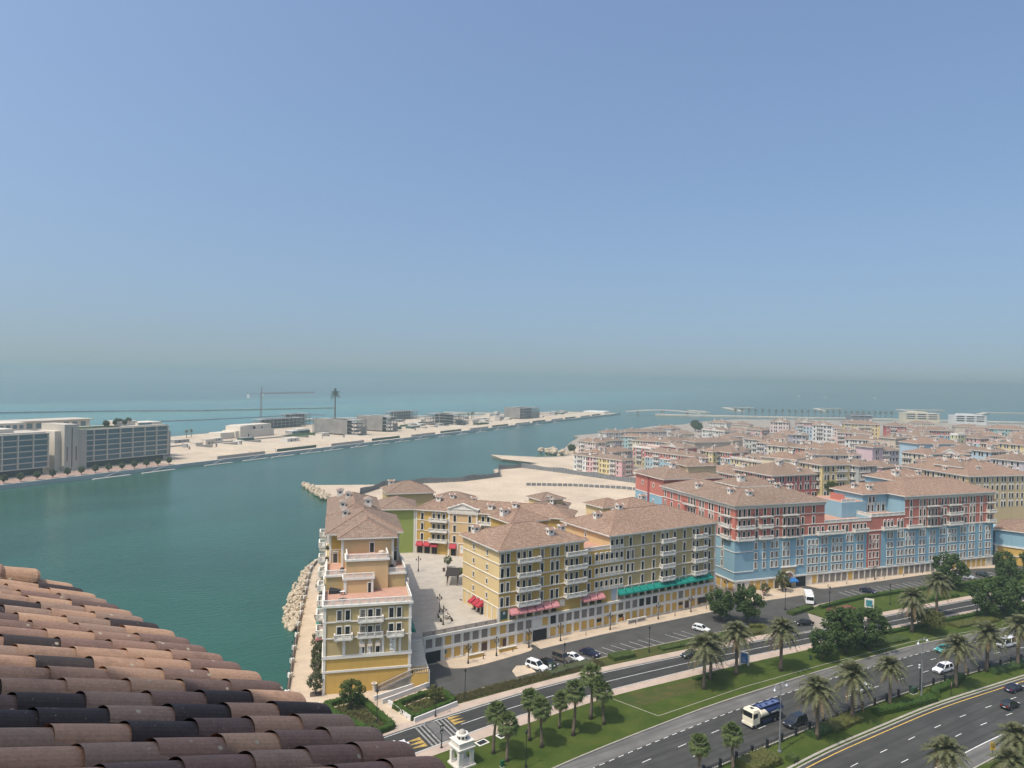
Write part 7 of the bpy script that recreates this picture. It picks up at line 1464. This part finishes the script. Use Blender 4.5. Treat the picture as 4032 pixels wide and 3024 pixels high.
# plaza pergola, benches, planters
t = thing('pergola', 'dark slatted pergola on slim posts at the plaza planting', 'pergola', (89.6, 176.5, 6), R(60)); 
for x in (-3.6, -1.2, 1.2, 3.6):
    for y in (-1.4, 1.4): MB().box(x - .08, x + .08, y - .08, y + .08, 0, 2.7).build('post', M('pergola_brown', (0.16, 0.12, 0.09), .8), t)
for i in range(22): x = -4.1 + 8.2 * i / 21; MB().box(x - .14, x + .14, -1.9, 1.9, 2.75, 2.85).build('slat', M('pergola_dark', (0.05, 0.04, 0.035), .8), t)
for y in (-1.4, 1.4): MB().box(-4.2, 4.2, y - .08, y + .08, 2.62, 2.75).build('beam', M('pergola_dark', (0.05, 0.04, 0.035), .8), t)
for i, (x, y, a) in enumerate(((73.6, 152.2, 70), (75.9, 151.5, 70), (72.9, 149.4, 70), (75.3, 148.6, 70))):
    t = thing('bench', 'dark plaza bench in the group around the round planter, %s one' % ordn(i), 'bench', (x, y, 6), R(a), 'plaza benches'); MB().box(-.8, .8, -.22, .22, .38, .45).build('seat', M('bench_brown', (0.07, 0.05, 0.04), .7), t); MB().box(-.8, .8, .18, .24, .5, .9).build('backrest', M('bench_brown', (0.07, 0.05, 0.04), .7), t)
    for xx in (-.65, .65): MB().box(xx - .04, xx + .04, -.2, .2, 0, .38).build('leg', BLACK, t)
o = MB().lathe([(0, .3), (.3, .55), (.75, .7), (.85, .75), (.85, .55), (.75, .5)], 14).build('planter', STONE, None, (74.6, 150.1, 6), smooth=True); tag(o, 'round white planter between the plaza benches', 'planter')
o = MB().lathe([(0, .3), (.9, .38), (.95, .42)], 10).build('planter', M('planter_brown', (0.12, 0.07, 0.05), .7), None, (92.2, 187.5, 6)); tag(o, 'small brown planter pot on the plaza', 'planter')
# terrace furniture on the stepped block
B1M = Matrix.Translation((41.6, 137.6, 0)) @ Matrix.Rotation(R(-17.3), 4, 'Z')
def b1(x, y, z): return tuple(B1M @ V(x, y, z))
CHAR = M('charcoal_fabric', (0.03, 0.03, 0.033), .9)
t = thing('covered_sofa', 'dark covered outdoor sofa on the wide roof terrace', 'sofa', b1(2.2, 8.2, 17.56), R(-17)); mb = MB(); mb.prism([(-1.3, -.6), (1.3, -.5), (1.2, .5), (-1.2, .6)], 0, .7); mb.build('seat', CHAR, t); mb = MB(); mb.face([(-1.3, .6, .7), (-.9, .1, 1.3), (.9, .2, .8), (1.2, .5, .7)]); mb.face([(-1.3, -.6, .7), (1.3, -.5, .7), (.9, .2, .8), (-.9, .1, 1.3)]); mb.build('cover', CHAR, t)
for i, (x, y, z) in enumerate(((2.6, 12.2, 20.66), (15.0, 13.0, 20.66))):
    t = thing('barbecue', ['black barbecue grill on the left stepped terrace', 'black barbecue grill on the right stepped terrace'][i], 'grill', b1(x + (1.0 if i == 0 else -.8), y, z), R(-17)); MB().box(-.5, .5, -.3, .3, .1, .75).build('cabinet', GREYM, t); mb = MB(); mb.lathe([(.75, .45), (1.0, .42), (1.15, .25), (1.2, .02)], 10); mb.build('hood', BLACK, t, smooth=True)
for i, (x, y, z, r_) in enumerate(((12.0, 13.4, 23.96, .75), (14.6, 16.5, 20.66, .9))):
    t = thing('covered_table', ['round table under a beige cover on the top terrace', 'round table under a pale cover on the right stepped terrace'][i], 'table', b1(x, y, z)); MB().lathe([(0, r_), (.7, r_ * .95), (.85, r_ * .75), (.95, .05)], 14).build('cover', M('cover_beige', (0.55, 0.46, 0.36), .9), t, smooth=True)
t = thing('terrace_table', 'low wooden frame lying on the wide roof terrace', 'table', b1(3.6, 3.0, 17.56), R(15)); MB().box(-.8, .8, -.5, -.4, 0, .4).box(-.8, .8, .4, .5, 0, .4).box(-.8, -.7, -.4, .4, 0, .4).box(.7, .8, -.4, .4, 0, .4).build('frame', M('weathered_wood', (0.32, 0.26, 0.2), .9), t); MB().box(-.7, .7, -.4, .4, .1, .14).build('shelf', M('weathered_wood', (0.32, 0.26, 0.2), .9), t)
t = thing('terrace_table', 'white folding table with clutter on the wide roof terrace', 'table', b1(4.8 - 1.1, 6.8, 17.56)); MB().box(-.5, .5, -.3, .3, .7, .76).build('table_top', WHITE2, t)
for x in (-.4, .4): MB().box(x - .03, x + .03, -.25, .25, 0, .7).build('leg', GREYM, t)
# retaining walls and railing of the garden ramp below the yellow block
t = thing('ramp_wall', 'white edged garden ramp wall between the two hedge planters', 'wall'); WLL = M('ramp_white', (0.66, 0.64, 0.60), .85)
for a, b_ in (((49.6, 130.3), (61.2, 132.4)), ((50.4, 128.2), (61.6, 131.0)), ((51.4, 127.4), (52.6, 119.4)), ((62.6, 120.6), (52.8, 118.4))): MB().beam((*a, .55), (*b_, .55), .3, .9).build('wall', WLL, t)
t = thing('handrail', 'white tubular handrail descending beside the planter at the tiled roof', 'railing'); mb = MB(); mb.tube([(39.6, 132.8, 1.1), (40.2, 127.5, 1.0), (42.6, 119.6, .9)], .05, 6); mb.tube([(39.6, 132.8, .6), (40.2, 127.5, .5), (42.6, 119.6, .4)], .04, 6); mb.build('rail', WHITE2, t)
for p in ((39.6, 132.8), (40.0, 129.5), (40.3, 127), (41.4, 123.5), (42.6, 119.6)): MB().box(-.04, .04, -.04, .04, 0, 1.05).build('post', WHITE2, t, (*p, .1))
# person leaning out from a top balcony of the yellow block, small boats at sea
def person(label, x, y, z, rz):
    t = thing('person', label, 'person', (x, y, z), rz); me = bpy.data.meshes.new('body'); vs_ = [(0, 0, .92), (0, .02, 1.2), (0, .10, 1.42), (0, .16, 1.55), (0, .2, 1.68), (.17, .1, 1.4), (.24, .3, 1.22), (.2, .5, 1.12), (-.17, .1, 1.4), (-.24, .3, 1.22), (-.2, .5, 1.12), (.1, 0, .88), (.11, .03, .48), (.11, 0, .06), (-.1, 0, .88), (-.11, .03, .48), (-.11, 0, .06), (.11, .14, .03), (-.11, .14, .03)]
    es = [(0, 1), (1, 2), (2, 3), (3, 4), (2, 5), (5, 6), (6, 7), (2, 8), (8, 9), (9, 10), (0, 11), (11, 12), (12, 13), (13, 17), (0, 14), (14, 15), (15, 16), (16, 18)]; me.from_pydata(vs_, es, []); me.materials.append(M('red_clothing', (0.36, 0.02, 0.035), .9)); o = put(me, 'body', t)
    o.modifiers.new('skin', 'SKIN')
    rad = [.15, .15, .15, .06, .11, .07, .05, .04, .07, .05, .04, .1, .075, .05, .1, .075, .05, .04, .04]
    for v, q in zip(me.skin_vertices[0].data, rad): v.radius = (q, q)
    me.skin_vertices[0].data[0].use_root = True; ss = o.modifiers.new('sub', 'SUBSURF'); ss.levels = ss.render_levels = 1
    MB().ball((0, .19, 1.74), .125, 0, 8, 5).build('hair', BLACK, t, smooth=True); return t
person('person in red leaning over the highest balcony of the long yellow block', 148.9, 140.9, 19.75, R(180))
HULL = M('hull_grey', (0.4, 0.4, 0.4), .6)
for i, (x, y, L) in enumerate(((2900, 2150, 34), (3000, 2080, 26), (3200, 1960, 30), (1420, 980, 8))):
    t = thing('boat', 'distant pale boat on the hazy sea, %s from the bridge side' % ordn(i), 'boat', (x, y, WZ), R(-30), 'boats on the open sea'); MB().prism([(-L / 2, -L * .1), (L * .35, -L * .1), (L / 2, 0), (L * .35, L * .1), (-L / 2, L * .1)], -.3, L * .08).build('hull', HULL, t); MB().box(-L * .3, L * .05, -L * .07, L * .07, L * .08, L * .25).build('cabin', WHITE2, t)
# ================================================================ the tower the view is taken from: clay tile roof in front
def clay_mat():
    m, t, b = new_mat('clay_tile'); p = posn(t); r = N(t, 'ShaderNodeObjectInfo').outputs['Random']
    o = ramp(t, r, [(0, (0.44, 0.27, 0.18)), (.16, (0.31, 0.19, 0.14)), (.3, (0.38, 0.24, 0.165)), (.42, (0.23, 0.145, 0.115)), (.55, (0.32, 0.215, 0.16)), (.68, (0.15, 0.10, 0.085)), (.76, (0.48, 0.30, 0.195)), (.88, (0.055, 0.044, 0.043))], 'CONSTANT')
    n1 = noise(t, p, 5, 4, .7); o = mixc(t, o, (0.10, 0.075, 0.065), ramp(t, n1, [(.52, g3(0)), (.75, g3(.55))]))
    o = mixc(t, o, ramp(t, noise(t, p, 60, 3, .7), [(.25, g3(.75)), (.75, g3(1.12))]), 1.0, 'MULTIPLY')
    vo = N(t, 'ShaderNodeTexVoronoi'); vo.inputs['Scale'].default_value = 11; t.links.new(p, vo.inputs['Vector']); big = ramp(t, vo.outputs['Distance'], [(.10, g3(1)), (.17, g3(0))])
    sel = ramp(t, vo.outputs['Color'], [(.52, g3(0)), (.56, g3(.9))]); spot = mixc(t, g3(0), big, sel)
    vo2 = N(t, 'ShaderNodeTexVoronoi'); vo2.inputs['Scale'].default_value = 45; t.links.new(p, vo2.inputs['Vector']); sm = ramp(t, vo2.outputs['Distance'], [(.10, g3(.8)), (.18, g3(0))]); sel2 = ramp(t, vo2.outputs['Color'], [(.72, g3(0)), (.76, g3(.8))])
    spot2 = mixc(t, g3(0), sm, sel2)
    o = mixc(t, o, (0.46, 0.41, 0.31), spot); o = mixc(t, o, (0.42, 0.37, 0.28), spot2)
    t.links.new(o, b.inputs['Base Color']); b.inputs['Roughness'].default_value = .8; b.inputs['Specular IOR Level'].default_value = .3
    bump(t, b, noise(t, p, 90, 3), .25, .004); return m
CLAY = clay_mat()
E0 = V(1.666, 3.416, 60.9); ed = V(-.3518, .936, 0).normalized(); eh = V(.936, .3518, 0).normalized(); SL = R(18); ec = eh * math.cos(SL) - V(0, 0, math.sin(SL)); en = ed.cross(ec).normalized()
if en.z < 0: en = -en
PT_ = .24
def tile_mesh(seed):
    r = random.Random(seed); mb = MB(); n = 14; L = .40; segs = [(0, .098), (.012, .107), (.05, .110), (.2, .106), (L, .098)]
    rows = []
    for u, rad in segs: rows.append([(-u, -rad * math.cos(math.pi * k / n), rad * .92 * math.sin(math.pi * k / n)) for k in range(n + 1)])
    for a, b_ in zip(rows, rows[1:]):
        for k in range(n): mb.face([a[k], a[k + 1], b_[k + 1], b_[k]])
    rin = [(-.012, q[1] * .80, q[2] * .80) for q in rows[0]]
    for k in range(n): mb.face([rows[0][k + 1], rows[0][k], rin[k], rin[k + 1]])
    rin2 = [(-.06, q[1] * .80, q[2] * .80) for q in rows[0]]
    for k in range(n): mb.face([rin[k + 1], rin[k], rin2[k], rin2[k + 1]])
    mb.face(rin2[::-1])
    return mb.mesh('tile', CLAY, False)
tt = thing('tower_building', 'clay barrel tiled roof of the tower in front, spotted with lichen', 'building')
TM = [tile_mesh(s) for s in range(2)]
for m_ in TM: m_.polygons.foreach_set('use_smooth', [True] * len(m_.polygons))
rot0 = Matrix((ec, ed, en)).transposed()
if rot0.determinant() < 0: rot0 = Matrix((ec, -ed, en)).transposed()
re_ = random.Random(21)
for k in range(-2, 21):
    for j in range(8):
        if j > 5 and k > 10: continue
        p = E0 + ed * (PT_ * k + re_.uniform(-.006, .006)) - ec * (.03 + .317 * j + re_.uniform(-.012, .012)) - en * .035
        tilt = Matrix.Rotation(R(4.4), 3, 'Y'); q = (rot0 @ tilt @ Matrix.Rotation(R(re_.uniform(-.9, .9)), 3, 'Z')).to_euler()
        o = put(TM[(k + j) % 2], 'tile', tt, p, tuple(q))
def roofpt(k, u, h): return E0 + ed * (PT_ * k) - ec * u + en * h
dk = MB(); a, b_, c, d = roofpt(-4, .0, -.08), roofpt(21, .0, -.08), roofpt(21, 3.2, -.08), roofpt(-4, 3.2, -.08); dn = V(0, 0, -.25)
dk.face([a, b_, c, d]); dk.face([a, a + dn, b_ + dn, b_]); dk.face([b_, b_ + dn, c + dn, c]); dk.face([d + dn, c + dn, b_ + dn, a + dn]); dk.build('roof_deck', M('mortar_brown', (0.10, 0.075, 0.06), .95, .3, 8), tt)
# ridge caps bedded in mortar along the far edge of the slope
def cap_mesh():
    mb = MB(); n = 12; rows = [[(-u, -rad * math.cos(math.pi * k / n), rad * math.sin(math.pi * k / n)) for k in range(n + 1)] for u, rad in ((0, .125), (.03, .135), (.22, .12), (.42, .105))]
    for a, b_ in zip(rows, rows[1:]):
        for k in range(n): mb.face([a[k], a[k + 1], b_[k + 1], b_[k]])
    mb.face(rows[0][::-1]); me = mb.mesh('ridge_tile', CLAY); me.polygons.foreach_set('use_smooth', [True] * len(me.polygons)); return me
CAP = cap_mesh()
for j in range(7): put(CAP, 'ridge_tile', tt, roofpt(20.0, .36 + .30 * j, .03 + .012 * (j % 2)), tuple((rot0 @ Matrix.Rotation(R(3), 3, 'Y')).to_euler()))
mo = MB(); rm_ = random.Random(4)
for j in range(46): p = roofpt(19.5 + rm_.uniform(-.15, .15), .34 + .05 * j, .0 + rm_.uniform(0, .05)); mo.ball(tuple(p), rm_.uniform(.025, .055), 0, 6, 4)
mo.build('mortar', M('mortar_pale', (0.42, 0.36, 0.26), .95, .3, 20), tt)
# body of the tower under that roof and unseen upper parts added behind the viewer to shade the near tiles
body = [roofpt(-4, .35, 0), roofpt(20.6, .35, 0), roofpt(20.6, 9, 0), roofpt(-30, 9, 0), roofpt(-30, .35, 0)]
TW = M('tower_render', (0.55, 0.45, 0.30), .9, .06, .3)
mb = MB(); mb.prism([(p.x, p.y) for p in body], 0, 60.3); mb.build('wall', TW, tt)
SD = to_sun.normalized()
def lift(k, u, t_): return roofpt(k, u, .1) + SD * t_
pA, pB, pC, pD = lift(8.6, 2.4, 10), lift(7.55, 1.41, 10), lift(4.8, .66, 10), lift(2.4, .0, 10); pE = lift(1.0, -.5, 10)
ov = MB(); zt_ = pB.z; edge_ = [(p.x, p.y) for p in (pA, pB, pC, pD, pE)] + [(pE.x - 1.5, pE.y - 9), (pA.x - 9, pA.y - 9), (pA.x - 9, pA.y + .6)]
ov.prism(edge_, zt_ - .02, zt_ + .3, bottom=True); ov.build('shade_eave', WHITE, tt)  # unseen slab, its edge shaped to cast the shadow line on the tiles
mb = MB(); mb.prism([(pE.x - 2.0, pE.y - 8.5), (pA.x - 8.5, pA.y - 8.5), (pA.x - 8.5, pA.y - .2), (pA.x - 1.5, pA.y - 1.4), (pE.x - 2.4, pE.y - 2.2)], 61.0, zt_ - .02); mb.build('shade_wall', TW, tt)  # unseen wall added below the slab to help shade the tiles
bk = V(0, 0, 0) - f0 * 0.9; q0, q1 = bk - r0 * 12, bk + r0 * 16; mb = MB(); mb.prism([(q0.x, q0.y), (q1.x, q1.y), (q1.x - f0.x * 12, q1.y - f0.y * 12), (q0.x - f0.x * 12, q0.y - f0.y * 12)], 0, 71.5); mb.build('sky_shade_wall', TW, tt)  # unseen wall added behind the viewer to cut sky light on the tiles
# ---------------------------------------------------------------- haze
mb = MB(); mb.box(-13900, 13900, -1990, 13900, -6, 92)
hm = bpy.data.materials.new('haze_air'); hm.use_nodes = True; ht = hm.node_tree; ht.nodes.clear()
ho = ht.nodes.new('ShaderNodeOutputMaterial'); hv = ht.nodes.new('ShaderNodeVolumePrincipled')
hv.inputs['Color'].default_value = (0.44, 0.56, 0.58, 1); hv.inputs['Density'].default_value = 0.00036; hv.inputs['Anisotropy'].default_value = 0.25
ht.links.new(hv.outputs[0], ho.inputs['Volume'])
haze = mb.build('haze', hm); haze['kind'] = 'stuff'; haze['label'] = 'pale dusty air over the whole view'
